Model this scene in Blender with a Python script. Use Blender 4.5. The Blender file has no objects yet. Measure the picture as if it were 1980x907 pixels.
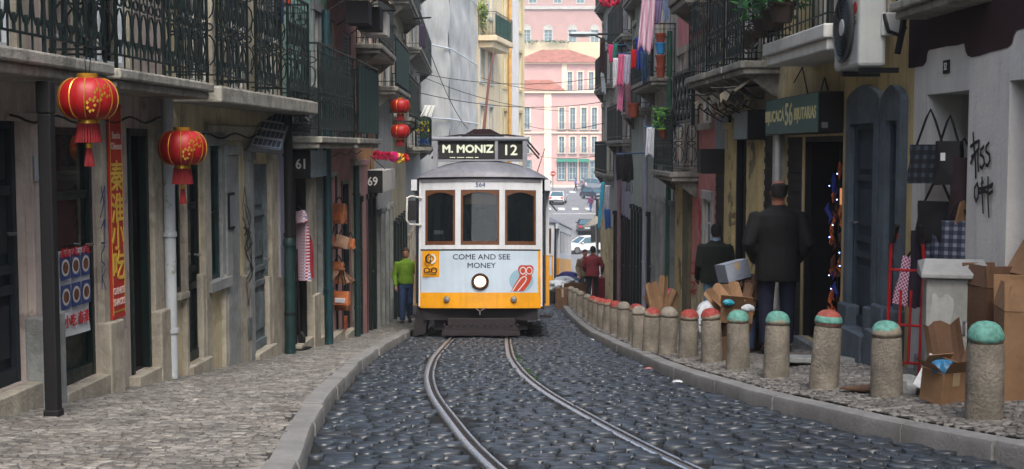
import bpy, bmesh, math, random
import numpy as np
from mathutils import Vector, Matrix
R = math.radians
C = bpy.context.scene.collection
S = bpy.context.scene
random.seed(7); rng = np.random.default_rng(7)
# ---------------------------------------------------------------- camera
CAMZ, F, TILT = 10.0, 2400.0, R(4.0)
cd = bpy.data.cameras.new('camera'); cam = bpy.data.objects.new('camera', cd); C.objects.link(cam)
cam.location = (0, 0, CAMZ); cam.rotation_euler = (R(90) - TILT, 0, 0)
cd.sensor_width = 36; cd.lens = 36 * F / 1980; cd.clip_start = .1; cd.clip_end = 2000
cd.dof.use_dof = True; cd.dof.focus_distance = 18; cd.dof.aperture_fstop = 16
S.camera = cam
# ---------------------------------------------------------------- sky, sun, exposure
SUN_EL, SUN_AZ = 55, 170
w = bpy.data.worlds.new('World'); S.world = w; w.use_nodes = True
nt = w.node_tree; bg = nt.nodes['Background']; sk = nt.nodes.new('ShaderNodeTexSky')
sk.sky_type = 'NISHITA'; sk.sun_disc = False; sk.sun_elevation = R(SUN_EL); sk.sun_rotation = R(SUN_AZ)
sk.air_density = 1.0; sk.dust_density = 4.0
nt.links.new(sk.outputs[0], bg.inputs[0]); bg.inputs[1].default_value = .15
sl = bpy.data.lights.new('sun', 'SUN'); sl.energy = 1.3; sl.angle = R(20); sl.color = (1, .97, .92)
so = bpy.data.objects.new('sun', sl); C.objects.link(so)
az, el = R(SUN_AZ), R(SUN_EL)
sd = Vector((math.sin(az) * math.cos(el), math.cos(az) * math.cos(el), math.sin(el)))
so.rotation_euler = (-sd).to_track_quat('-Z', 'Y').to_euler(); so.location = (0, -20, 60)
S.view_settings.view_transform = 'Standard'; S.view_settings.look = 'None'; S.view_settings.gamma = 1
S.view_settings.exposure = 1.32
S.cycles.max_bounces = 6; S.cycles.diffuse_bounces = 2; S.cycles.glossy_bounces = 3
S.cycles.transparent_max_bounces = 12; S.cycles.volume_bounces = 0; S.cycles.use_denoising = True
S.cycles.sample_clamp_indirect = 4
# ---------------------------------------------------------------- mesh helpers
class MB:
    def __init__(s, T=None): s.v = []; s.f = []; s.mi = []; s.m = 0; s.T = T
    def add(s, vs, fs, raw=False):
        b = len(s.v)
        for p in vs: s.v.append(Vector(p) if (s.T is None or raw) else s.T(*p))
        for f in fs: s.f.append([b + i for i in f]); s.mi.append(s.m)
        return s
    def box(s, x0, x1, y0, y1, z0, z1):
        return s.add([(x0,y0,z0),(x1,y0,z0),(x1,y1,z0),(x0,y1,z0),(x0,y0,z1),(x1,y0,z1),(x1,y1,z1),(x0,y1,z1)],
              [(0,3,2,1),(4,5,6,7),(0,1,5,4),(1,2,6,5),(2,3,7,6),(3,0,4,7)])
    def mbox(s, M, sx, sy, sz):
        h = [M @ Vector((a*sx/2, b*sy/2, c*sz/2)) for c in (-1,1) for a,b in ((-1,-1),(1,-1),(1,1),(-1,1))]
        return s.add(h, [(0,3,2,1),(4,5,6,7),(0,1,5,4),(1,2,6,5),(2,3,7,6),(3,0,4,7)])
    def quad(s, *p): return s.add(p, [tuple(range(len(p)))])
    def tube(s, pts, r, n=5, cap=True):
        pts = [Vector(p) for p in pts]; rs = r if isinstance(r, (list, tuple)) else [r] * len(pts)
        vs = []; k = len(pts); last = None
        for i, p in enumerate(pts):
            t = (pts[min(i+1, k-1)] - pts[max(i-1, 0)])
            if t.length < 1e-9: t = Vector((0,0,1))
            t.normalize()
            if last is None: up = Vector((0,0,1)) if abs(t.z) < .9 else Vector((1,0,0))
            else: up = last
            a = t.cross(up)
            if a.length < 1e-6: a = t.cross(Vector((.3,.8,.1)))
            a.normalize(); b = a.cross(t); last = b
            for j in range(n):
                q = 2 * math.pi * (j + .5) / n
                vs.append(p + a * (math.cos(q) * rs[i]) + b * (math.sin(q) * rs[i]))
        fs = [(i*n+j, i*n+(j+1) % n, (i+1)*n+(j+1) % n, (i+1)*n+j) for i in range(k-1) for j in range(n)]
        if cap: fs += [tuple(range(n))[::-1], tuple((k-1)*n + j for j in range(n))]
        return s.add(vs, fs)
    def lathe(s, prof, c=(0,0,0), n=20, ax='z', wob=None):
        vs = []
        for i, (r, z) in enumerate(prof):
            for j in range(n):
                q = 2 * math.pi * j / n; rr = r * (wob(q, z) if wob else 1)
                a, b = rr * math.cos(q), rr * math.sin(q)
                p = (a, b, z) if ax == 'z' else ((a, z, b) if ax == 'y' else (z, a, b))
                vs.append((c[0]+p[0], c[1]+p[1], c[2]+p[2]))
        k = len(prof)
        fs = [(i*n+j, i*n+(j+1) % n, (i+1)*n+(j+1) % n, (i+1)*n+j) for i in range(k-1) for j in range(n)]
        if prof[0][0] > 1e-4: fs.append(tuple(range(n))[::-1])
        if prof[-1][0] > 1e-4: fs.append(tuple((k-1)*n+j for j in range(n)))
        return s.add(vs, fs)
    def prism(s, poly, a0, a1, ax='y'):
        k = len(poly); f = {'y': lambda p, a: (p[0], a, p[1]), 'x': lambda p, a: (a, p[0], p[1]), 'z': lambda p, a: (p[0], p[1], a)}[ax]
        return s.add([f(p, a0) for p in poly] + [f(p, a1) for p in poly],
              [tuple(range(k))[::-1], tuple(range(k, 2*k))] + [(i, (i+1) % k, k+(i+1) % k, k+i) for i in range(k)])
    def sheet(s, fn, nu, nv):
        vs = [fn(i/nu, j/nv) for j in range(nv+1) for i in range(nu+1)]
        return s.add(vs, [(j*(nu+1)+i, j*(nu+1)+i+1, (j+1)*(nu+1)+i+1, (j+1)*(nu+1)+i) for j in range(nv) for i in range(nu)])
    def ribbon(s, pts, wd, o, T2=None):
        """flat painted stroke on a plane: pts are (a, b) in the plane, o the offset"""
        for i in range(len(pts)-1):
            a, b = Vector(pts[i]), Vector(pts[i+1]); t = b - a
            if t.length < 1e-6: continue
            t.normalize(); n = Vector((-t.y, t.x)) * wd/2; a = a - t*wd*.3; b = b + t*wd*.3; oo = o + i*.0002
            q = [a+n, b+n, b-n, a-n]
            s.quad(*[(p.x, oo, p.y) for p in q])
        return s
    def mesh(s, me, M):
        return s.add([M @ v.co for v in me.vertices], [tuple(p.vertices) for p in me.polygons])
    def text(s, body, size, M, off=0, ext=.002, ax=1.0):
        if off:
            for k, (a, b) in enumerate(((-off, 0), (off, 0), (0, off), (0, -off))): s.text(body, size, M @ Matrix.Translation((a, b, .0003*k)), 0, ext, ax)
            return s
        cu = bpy.data.curves.new('t', 'FONT'); cu.body = body; cu.size = size; cu.align_x = 'CENTER'; cu.align_y = 'CENTER'
        cu.extrude = ext; cu.resolution_u = 3
        o = bpy.data.objects.new('t', cu); C.objects.link(o); bpy.context.view_layer.update()
        me = bpy.data.meshes.new_from_object(o); bpy.data.objects.remove(o)
        s.mesh(me, M @ Matrix.Diagonal((ax, 1, 1, 1))); bpy.data.meshes.remove(me)
        return s
    def build(s, name, mats, parent=None, smooth=False, bevel=0, rel=None, recalc=True):
        o0 = Vector((0,0,0))
        if rel is not None: o0 = Vector(rel)
        elif parent is not None and s.T is not None: o0 = root_of(parent)
        me = bpy.data.meshes.new(name)
        me.from_pydata([v - o0 for v in s.v], [], s.f)
        for m in (mats if isinstance(mats, (list, tuple)) else [mats]): me.materials.append(m)
        me.polygons.foreach_set('material_index', s.mi)
        if recalc:
            bm = bmesh.new(); bm.from_mesh(me); bmesh.ops.recalc_face_normals(bm, faces=bm.faces); bm.to_mesh(me); bm.free()
        o = bpy.data.objects.new(name, me); C.objects.link(o)
        if parent is not None: o.parent = parent
        if smooth:
            me.shade_smooth()
            if smooth != 'all': me.set_sharp_from_angle(angle=R(smooth if smooth is not True else 40))
        if bevel:
            b = o.modifiers.new('b', 'BEVEL'); b.width = bevel; b.segments = 2; b.limit_method = 'ANGLE'; b.angle_limit = R(50)
        return o
def root_of(p):
    v = Vector((0,0,0))
    while p is not None: v += p.location; p = p.parent
    return v
def tag(o, label, cat, group=None, kind=None):
    o['label'] = label; o['category'] = cat
    if group: o['group'] = group
    if kind: o['kind'] = kind
    return o
def thing(name, label, cat, loc=(0,0,0), rz=0, group=None):
    o = bpy.data.objects.new(name, None); C.objects.link(o); o.empty_display_size = .2
    o.location = loc; o.rotation_euler = (0, 0, rz); return tag(o, label, cat, group)
def dup(root, loc, rz=None, label=None, scale=None):
    def cp(o, par):
        c = o.copy(); C.objects.link(c); c.parent = par
        for k in list(o.children): cp(k, c)
        return c
    r = cp(root, None); r.location = loc
    if rz is not None: r.rotation_euler = (0, 0, rz)
    if scale: r.scale = (scale,)*3 if not isinstance(scale, tuple) else scale
    if label: r['label'] = label
    return r
# ---------------------------------------------------------------- materials
def lin(c):
    return tuple(((x/255)/12.92 if x/255 <= .04045 else ((x/255+.055)/1.055)**2.4) for x in c) + (1,)
_mc = {}
def M(name, col, rough=.8, var=.15, scale=6, bump=.0, bscale=40, metal=0, streak=0, patch=0, patchcol=(60,55,50), spec=.4, emit=0, isl=0):
    """procedural surface: base colour broken by two noises, optional run-down streaks and worn patches"""
    if name in _mc: return _mc[name]
    m = bpy.data.materials.new(name); m.use_nodes = True; _mc[name] = m; t = m.node_tree; N = t.nodes; L = t.links.new
    b = N['Principled BSDF']; b.inputs['Roughness'].default_value = rough; b.inputs['Metallic'].default_value = metal
    b.inputs['Specular IOR Level'].default_value = spec
    base = lin(col); tc = N.new('ShaderNodeTexCoord')
    cur = None
    def noise(sc, det=5, vec=None, ro=.6):
        n = N.new('ShaderNodeTexNoise'); n.inputs['Scale'].default_value = sc; n.inputs['Detail'].default_value = det
        n.inputs['Roughness'].default_value = ro; L(vec or tc.outputs['Object'], n.inputs['Vector']); return n.outputs['Fac']
    def ramp(fac, a, c, ca, cb):
        r = N.new('ShaderNodeValToRGB'); r.color_ramp.elements[0].position = a; r.color_ramp.elements[1].position = c
        r.color_ramp.elements[0].color = ca; r.color_ramp.elements[1].color = cb; L(fac, r.inputs['Fac']); return r.outputs['Color']
    def mix(f, a, c, kind='MIX'):
        x = N.new('ShaderNodeMix'); x.data_type = 'RGBA'; x.blend_type = kind
        if isinstance(f, (int, float)): x.inputs[0].default_value = f
        else: L(f, x.inputs[0])
        for i, q in ((6, a), (7, c)):
            if isinstance(q, tuple): x.inputs[i].default_value = q
            else: L(q, x.inputs[i])
        return x.outputs[2]
    if var > 0:
        dk = tuple(x*(1-var*1.6) for x in base[:3]) + (1,); lt = tuple(min(1, x*(1+var)) for x in base[:3]) + (1,)
        c1 = ramp(noise(scale), .32, .68, dk, lt); g = ramp(noise(scale*7, 3), .3, .7, (1-var*.8,)*3+(1,), (1,)*3+(1,))
        cur = mix(1.0, c1, g, 'MULTIPLY')
    else: cur = base
    if isl:
        gg = N.new('ShaderNodeNewGeometry'); cur = mix(1.0, cur, ramp(gg.outputs['Random Per Island'], 0, 1, (1-isl,)*3+(1,), (1,)*3+(1,)), 'MULTIPLY')
    if streak:
        mp = N.new('ShaderNodeMapping'); mp.inputs['Scale'].default_value = (7, 7, .5); L(tc.outputs['Object'], mp.inputs['Vector'])
        sf = ramp(noise(1.6, 6, mp.outputs['Vector'], .7), .48, .72, (0,0,0,1), (streak,)*3+(1,))
        cur = mix(sf, cur, tuple(x*.35 for x in base[:3])+(1,))
    if patch:
        pf = ramp(noise(2.3, 8, None, .65), .56, .6, (0,0,0,1), (patch,)*3+(1,)); cur = mix(pf, cur, lin(patchcol))
    if isinstance(cur, tuple): b.inputs['Base Color'].default_value = cur
    else: L(cur, b.inputs['Base Color'])
    if bump:
        bp = N.new('ShaderNodeBump'); bp.inputs['Strength'].default_value = bump; bp.inputs['Distance'].default_value = .02
        L(noise(bscale, 6), bp.inputs['Height']); L(bp.outputs[0], b.inputs['Normal'])
        rr = ramp(noise(scale*3, 3), .3, .7, (max(0, rough-.12),)*3+(1,), (min(1, rough+.1),)*3+(1,)); L(rr, b.inputs['Roughness'])
    if emit: b.inputs['Emission Color'].default_value = base; b.inputs['Emission Strength'].default_value = emit
    return m
def plaid(name, cols, sc=14, ax=(0, 2)):
    m = bpy.data.materials.new(name); m.use_nodes = True; t = m.node_tree; N = t.nodes; L = t.links.new
    b = N['Principled BSDF']; b.inputs['Roughness'].default_value = .9
    tc = N.new('ShaderNodeTexCoord'); sp = N.new('ShaderNodeSeparateXYZ'); L(tc.outputs['Object'], sp.inputs[0]); fs = []
    for a in ax:
        mu = N.new('ShaderNodeMath'); mu.operation = 'MULTIPLY'; mu.inputs[1].default_value = sc; L(sp.outputs[a], mu.inputs[0])
        fr = N.new('ShaderNodeMath'); fr.operation = 'FRACT'; L(mu.outputs[0], fr.inputs[0])
        gt = N.new('ShaderNodeMath'); gt.operation = 'GREATER_THAN'; gt.inputs[1].default_value = .55; L(fr.outputs[0], gt.inputs[0]); fs.append(gt.outputs[0])
    ad = N.new('ShaderNodeMath'); ad.operation = 'ADD'; L(fs[0], ad.inputs[0]); L(fs[1], ad.inputs[1])
    dv = N.new('ShaderNodeMath'); dv.operation = 'DIVIDE'; dv.inputs[1].default_value = 2; L(ad.outputs[0], dv.inputs[0])
    r = N.new('ShaderNodeValToRGB'); r.color_ramp.interpolation = 'CONSTANT'; e = r.color_ramp.elements
    e[0].position = 0; e[0].color = lin(cols[0]); e[1].position = .3; e[1].color = lin(cols[1]); x = e.new(.8); x.color = lin(cols[2])
    L(dv.outputs[0], r.inputs[0]); L(r.outputs[0], b.inputs['Base Color']); return m
def glass(name, tint=(30,40,42), alpha=.35, rough=.03):
    m = bpy.data.materials.new(name); m.use_nodes = True; t = m.node_tree; N = t.nodes; L = t.links.new
    b = N['Principled BSDF']; b.inputs['Base Color'].default_value = lin(tint); b.inputs['Roughness'].default_value = rough
    b.inputs['Specular IOR Level'].default_value = .8
    tr = N.new('ShaderNodeBsdfTransparent'); mx = N.new('ShaderNodeMixShader'); mx.inputs[0].default_value = alpha
    L(tr.outputs[0], mx.inputs[1]); L(b.outputs[0], mx.inputs[2]); L(mx.outputs[0], N['Material Output'].inputs['Surface']); return m
GREENIRON = M('green_iron', (14,32,32), .45, .2, 9, spec=.5)
BLACKIRON = M('black_iron', (16,20,22), .5, .15, 9)
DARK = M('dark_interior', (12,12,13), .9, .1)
DKGREEN = M('dark_green_paint', (15,32,31), .45, .22, 5, .15, 60)
TEAL = M('teal_paint', (28,56,56), .5, .25, 5, .2, 60)
STONE = M('limestone', (172,166,150), .85, .2, 3, .5, 45, streak=.5, patch=.35, patchcol=(98,88,76))
STONE2 = M('grey_limestone', (146,150,148), .85, .2, 3, .5, 45, streak=.6, patch=.3, patchcol=(80,80,78))
SLAB = M('balcony_stone', (152,150,140), .85, .22, 4, .6, 35, streak=.75, patch=.45, patchcol=(70,70,64))
CONC = M('bollard_stone', (142,136,124), .9, .22, 7, .7, 60, patch=.3, patchcol=(92,82,72))
GLASS = glass('shop_glass', (24,34,36), .55); GLASSD = glass('dark_glass', (16,26,30), .85)
PALEWIN = M('pale_shutter', (186,194,200), .6, .1, 4)
WHITEP = M('white_paint', (205,205,198), .6, .08, 5, streak=.3)
WOOD = M('brown_wood', (110,66,34), .5, .25, 14)
CARD = M('cardboard', (140,108,78), .85, .12, 5, .1, 30)
CARD2 = M('dark_cardboard', (98,72,52), .85, .14, 5, .1, 30)
RUBBER = M('black_rubber', (18,18,19), .7, .1)
STEEL = M('worn_steel', (150,150,150), .35, .15, 20, metal=.9)
GOLD = M('gold_foil', (205,160,60), .35, .15, 30, metal=.6)
REDP = M('red_paint', (165,24,24), .4, .15, 10)
BLACKM = M('black_matt', (14,14,16), .7, .15)
SKIN = M('skin', (160,108,84), .55, .08, 20)
HAIRB = M('dark_hair', (22,18,16), .6, .2, 60, .3, 200)
# ---------------------------------------------------------------- geometry of the street (d = metres along the street)
HS = [(-60,-5.89),(0,.83),(25,3.63),(30,4.12),(40,4.97),(52,6.0),(65,7.05),(85,8.4),(100,8.95),(108,9.0),(120,8.1),(150,6.6),(190,5.65),(300,4.5),(800,2)]
def smooth_tab(pts, s=1.0, lo=-60, hi=800):
    g = np.arange(lo, hi, .25); v = np.interp(g, [p[0] for p in pts], [p[1] for p in pts])
    k = np.exp(-.5*(np.arange(-24, 25)*.25/s)**2); k /= k.sum()
    vv = np.convolve(np.pad(v, 24, mode='edge'), k, mode='valid'); vv[:30] = v[:30]; vv[-30:] = v[-30:]; return g, vv
_h = smooth_tab(HS, 2.0)
_kl = smooth_tab([(-60,-.85),(4,-.85),(5.64,-.975),(7.5,-1.22),(9.67,-1.41),(13.6,-1.68),(17.2,-1.78),(23,-1.88),(30,-1.95),(45,-2.1),(60,-.3),(80,1.5),(800,1.5)], .6)
_kr = smooth_tab([(-60,3.0),(5,2.9),(6.4,2.6),(7.6,2.24),(8.85,2.05),(9.4,1.9),(10.8,1.78),(12.45,1.62),(17.3,1.5),(22.9,1.42),(37,1.5),(44,2.0),(50,5),(800,8)], .35)
_tr = smooth_tab([(-60,9),(0,1.5),(4,.84),(6.5,.36),(7.35,.22),(8.7,.06),(10.35,-.17),(12.8,-.38),(16,-.52),(20.7,-.57),(24,-.58),(31,-.5),(45,.15),(60,1.1),(72,2.3),(95,4),(120,4),(800,4)], .8)
def zs(d): return CAMZ - np.interp(d, *_h)
def KL(d): return np.interp(d, *_kl)
def KR(d): return np.interp(d, *_kr)
def TR(d): return np.interp(d, *_tr)
LP = [(-60,-8.03),(0,-3.83),(14,-2.85),(20,-2.62),(30,-2.78),(45,-3.3)]
RP = [(-60,5.64),(0,3.75),(20,3.12),(43,3.1)]
def XW(side, d): P = LP if side == 'L' else RP; return float(np.interp(d, [p[0] for p in P], [p[1] for p in P]))
def zg(x, d):
    """height of the walking surface"""
    z = float(zs(d)); kl, kr = float(KL(d)), float(KR(d))
    if kl < x < kr: return z - .12
    if x >= kr: return z + .075*min(x-kr, 2.5)
    return z
fwd = Vector((0, math.cos(TILT), -math.sin(TILT))); upv = Vector((0, math.sin(TILT), math.cos(TILT)))
def ray(x, y): return fwd*F + Vector((1,0,0))*(x-990) - upv*(y-453.5)
def at(x, y, d):
    r = ray(x, y); return Vector((0,0,CAMZ)) + r*(d/r.y)
def wallhit(side, x, y, off=0):
    sg = 1 if side == 'L' else -1; r = ray(x, y); d = 3.0
    f = lambda d: r.x*d/r.y - (XW(side, d) + sg*off)
    lo, hi = 2.0, 45.0; s0 = f(lo)
    for i in range(44):
        a, b = 2+i, 3+i
        if (f(a) < 0) != (f(b) < 0) and True:
            lo, hi = a, b
            for _ in range(30):
                m = (lo+hi)/2
                if (f(lo) < 0) != (f(m) < 0): hi = m
                else: lo = m
            break
    else: lo = hi = 2.5 if abs(x-990) > 300 else 43
    return lo, CAMZ + r.z*lo/r.y
def gp(x, y):
    """point of the ground seen at a pixel"""
    r = ray(x, y); d = 3.0
    while d < 300:
        p = Vector((0,0,CAMZ)) + r*(d/r.y)
        if p.z <= zg(p.x, d): return Vector((p.x, p.y, zg(p.x, d)))
        d += .02
    return p
# ---------------------------------------------------------------- the ground
def struct(o): o['kind'] = 'structure'; return o
GROUT = M('road_grout', (20,21,22), .9, .3, 8, .6, 60)
COB = M('wet_basalt', (50,58,66), .46, .22, 3, .1, 55, spec=.6, isl=.4, patch=.12, patchcol=(84,76,66))
CAL = M('calcada_stone', (140,137,131), .55, .2, 2.5, .4, 90, isl=.62, patch=.3, patchcol=(96,88,80))
GROUT2 = M('calcada_grout', (52,49,45), .9, .25, 10, .4, 60)
KERB = M('kerb_stone', (126,126,124), .7, .15, 2, .35, 50, streak=.3, patch=.3, patchcol=(100,96,90))
def strip(name, fa, fb, za, zb, d0, d1, n, mat, nx=6):
    mb = MB()
    def fn(u, v):
        d = d0 + (d1-d0)*v; a, b = fa(d), fb(d); x = a+(b-a)*u; return (x, d, za(d)*(1-u)+zb(d)*u)
    mb.sheet(fn, nx, n); return mb
def stones(mb, d0, d1, xa, xb, row, wid, zf, hgt, skip=None, gap=.008, arc=0):
    """setts laid in slightly wandering rows: each a pillow of 12 vertices"""
    V = []; Fc = []; d = d0; base = len(mb.v)
    while d < d1:
        r = row*(1 + .07*rng.standard_normal()) * (1 if d < 22 else 1.5)
        x = float(xa(d)) - rng.uniform(0, wid); ph = rng.uniform(0, 6)
        while x < float(xb(d)):
            wd = wid*rng.uniform(.7, 1.45); cx = x+wd/2
            if cx > xa(d) + wd*.3 and cx < xb(d) - wd*.3:
                dd = d + .035*math.sin(cx*2.1+ph*.15) + arc*(cx-.2)**2 + rng.normal(0, .006)
                if not (skip and skip(cx, dd, wd)):
                    hx, hy = wd/2-gap/2, r/2-gap/2; sk = rng.normal(0, .005); z = zf(cx, dd)
                    h = hgt*(1+.3*rng.standard_normal()); tx, ty = rng.normal(0, .03), rng.normal(.01, .045)
                    b = base + len(V)
                    for (k, zz) in ((1, -.02), (.98, h*.6), (.88, h)):
                        for sx, sy in ((-1,-1),(1,-1),(1,1),(-1,1)):
                            j = rng.normal(0, .04)
                            px = cx + sx*hx*k*(1+j) + sy*sk; py = dd + sy*hy*k*(1+j)
                            V.append(Vector((px, py, z + zz + (tx*sx*hx + ty*sy*hy)*(1 if zz > 0 else 0) - (py-dd)*.105)))
                    for L0 in (0, 4):
                        for q in range(4): Fc.append((b+L0+q, b+L0+(q+1) % 4, b+L0+4+(q+1) % 4, b+L0+4+q))
                    Fc.append((b+8, b+9, b+10, b+11))
            x += wd
        d += r
    mb.v += V; mb.f += [list(f) for f in Fc]; mb.mi += [mb.m]*len(Fc)
zr = lambda d: float(zs(d)) - .12
def notrail(x, d, w):
    t = TR(d); return any(abs(x - (t+o)) < .05 + w*.35 for o in (-.5, .5))
rd = strip('road', lambda d: KL(d)-.05, lambda d: KR(d)+.05, zr, zr, -40, 50, 300, GROUT)
rd.m = 1; stones(rd, 4.2, 47, lambda d: KL(d), lambda d: KR(d), .105, .135, lambda x, d: float(zs(d))-.12+.004, .018, notrail, gap=.016, arc=.006)
ro = struct(rd.build('road', [GROUT, COB], smooth='all', recalc=False))
lwx = lambda d: XW('L', d) - .3; rwx = lambda d: XW('R', d) + .3
pv = strip('p', lwx, lambda d: KL(d)-.14, lambda d: float(zs(d)), lambda d: float(zs(d)), -40, 46, 300, GROUT2)
pv.m = 1; stones(pv, 5.0, 30, lambda d: XW('L', d), lambda d: KL(d)-.14, .045, .06, lambda x, d: float(zs(d))+.002, .006, gap=.006)
struct(pv.build('pavement_left', [GROUT2, CAL], smooth='all', recalc=False))
zrw = lambda d: float(zs(d)) + .075*min(XW('R', min(d, 43))+.3-float(KR(d)), 2.5)
pv = strip('p', lambda d: KR(d)+.16, rwx, lambda d: float(zs(d))+.015, zrw, -40, 43, 300, GROUT2)
pv.m = 1; stones(pv, 5.5, 36, lambda d: KR(d)+.16, lambda d: XW('R', d), .045, .06, lambda x, d: zg(x, d)+.002, .006, gap=.006)
struct(pv.build('pavement_right', [GROUT2, CAL], smooth='all', recalc=False))
def kerb(name, Kf, sg, d0, d1):
    mb = MB(); d = d0; L = 1.0
    while d < d1:
        L = .9*rng.uniform(.8, 1.2); n = 5; ds = [d + (L-.008)*i/n for i in range(n+1)]; zz = rng.normal(0, .004); xx = rng.normal(0, .006)
        ring = []
        for q in ds:
            k = float(Kf(q)) + xx; z = float(zs(q)) + .008 + zz
            prof = [(k, z-.22), (k, z-.03), (k-sg*.012, z-.006), (k-sg*.03, z), (k-sg*.145, z+.004), (k-sg*.15, z-.1)]
            ring += [(a, q, b) for a, b in prof]
        fs = [(i*6+j, i*6+j+1, (i+1)*6+j+1, (i+1)*6+j) for i in range(n) for j in range(5)] + [(0,1,2,3,4,5), tuple(n*6+j for j in range(6))]
        mb.add(ring, fs); d += L
    o = mb.build(name, KERB, smooth=True); struct(o); return o
kerb('kerb_left', KL, 1, 3, 46); kerb('kerb_right', KR, -1, 3, 44)
# rails: each a polished grooved girder rail let into the setts
RAILM = M('polished_rail', (225,228,230), .34, .12, 30, .1, 80, metal=1.0)
RUST = M('rail_groove', (40,34,32), .7, .2, 30)
for nm, o in (('tram_rail', -.5), ('tram_rail', .5)):
    mb = MB()
    def prof(c, hw, h, mi, d0=3.5, d1=110, st=.3):
        mb.m = mi; ds = np.arange(d0, d1, st); b = []
        for q in ds:
            t = float(TR(q)) + o + c; z = float(zs(q)) - .12
            b += [(t-hw, q, z-.02), (t-hw, q, z+h-.003), (t-hw+.004, q, z+h), (t+hw-.004, q, z+h), (t+hw, q, z+h-.003), (t+hw, q, z-.02)]
        n = len(ds); mb.add(b, [(i*6+j, i*6+j+1, (i+1)*6+j+1, (i+1)*6+j) for i in range(n-1) for j in range(5)])
    s1 = 1 if o < 0 else 1
    prof(-.028, .026, .022, 0); prof(.045, .012, .019, 0); prof(.012, .045, .004, 1)
    ob = mb.build(nm, [RAILM, RUST], smooth=True); tag(ob, 'polished steel rail curving out from under the tram on the %s side' % ('left' if o < 0 else 'right'), 'rail', 'rails of the tram track')
# far ground
TERR = M('far_ground', (150,144,136), .9, .15, .5)
ASPH = M('pale_asphalt', (120,122,124), .7, .12, .6, .2, 8)
mb = MB()
xs = list(np.arange(-300, 301, 20)); ys = [-60,-40,-20,0,10,20,30,40,50,60,70,80,90,100,110,120,130,150,170,190,220,260,320,400,600,800]
def tz(x, d): return float(zs(d)) - .5 if d < 60 else float(zs(d)) - .25
mb.add([(x, y, tz(x, y)) for y in ys for x in xs], [(j*len(xs)+i, j*len(xs)+i+1, (j+1)*len(xs)+i+1, (j+1)*len(xs)+i) for j in range(len(ys)-1) for i in range(len(xs)-1)])
struct(mb.build('terrain', TERR))
mb = MB()
mb.sheet(lambda u, v: (-14+54*u, 46.5+140*v, float(zs(46.5+140*v)) - .125), 8, 120)
struct(mb.build('square_road', ASPH))
mb = MB()
for d0, x0, n, wd, ln in ((142, 2.2, 7, .75, 2.6), (171, 3, 10, .8, 4.0), (137.5, 4.5, 1, 8, .5)):
    for i in range(n):
        x = x0 + i*wd*2.1
        mb.add([(x, d0, zr(d0)+.015), (x+wd, d0, zr(d0)+.015), (x+wd, d0+ln, zr(d0+ln)+.015), (x, d0+ln, zr(d0+ln)+.015)], [(0,1,2,3)])
struct(mb.build('road_markings', WHITEP))
mb = MB()
for i in range(30):
    d = 150 + i*1.2; mb.box(-14, 40, d, d+1.19, zr(186)-.3, zr(d)+.14) if d > 184 else None
mb.box(-20, 45, 184, 196, zr(184)-.6, zr(184)+.16)
struct(mb.build('far_pavement', M('far_pave', (196,188,178), .85, .1, 1)))
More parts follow.
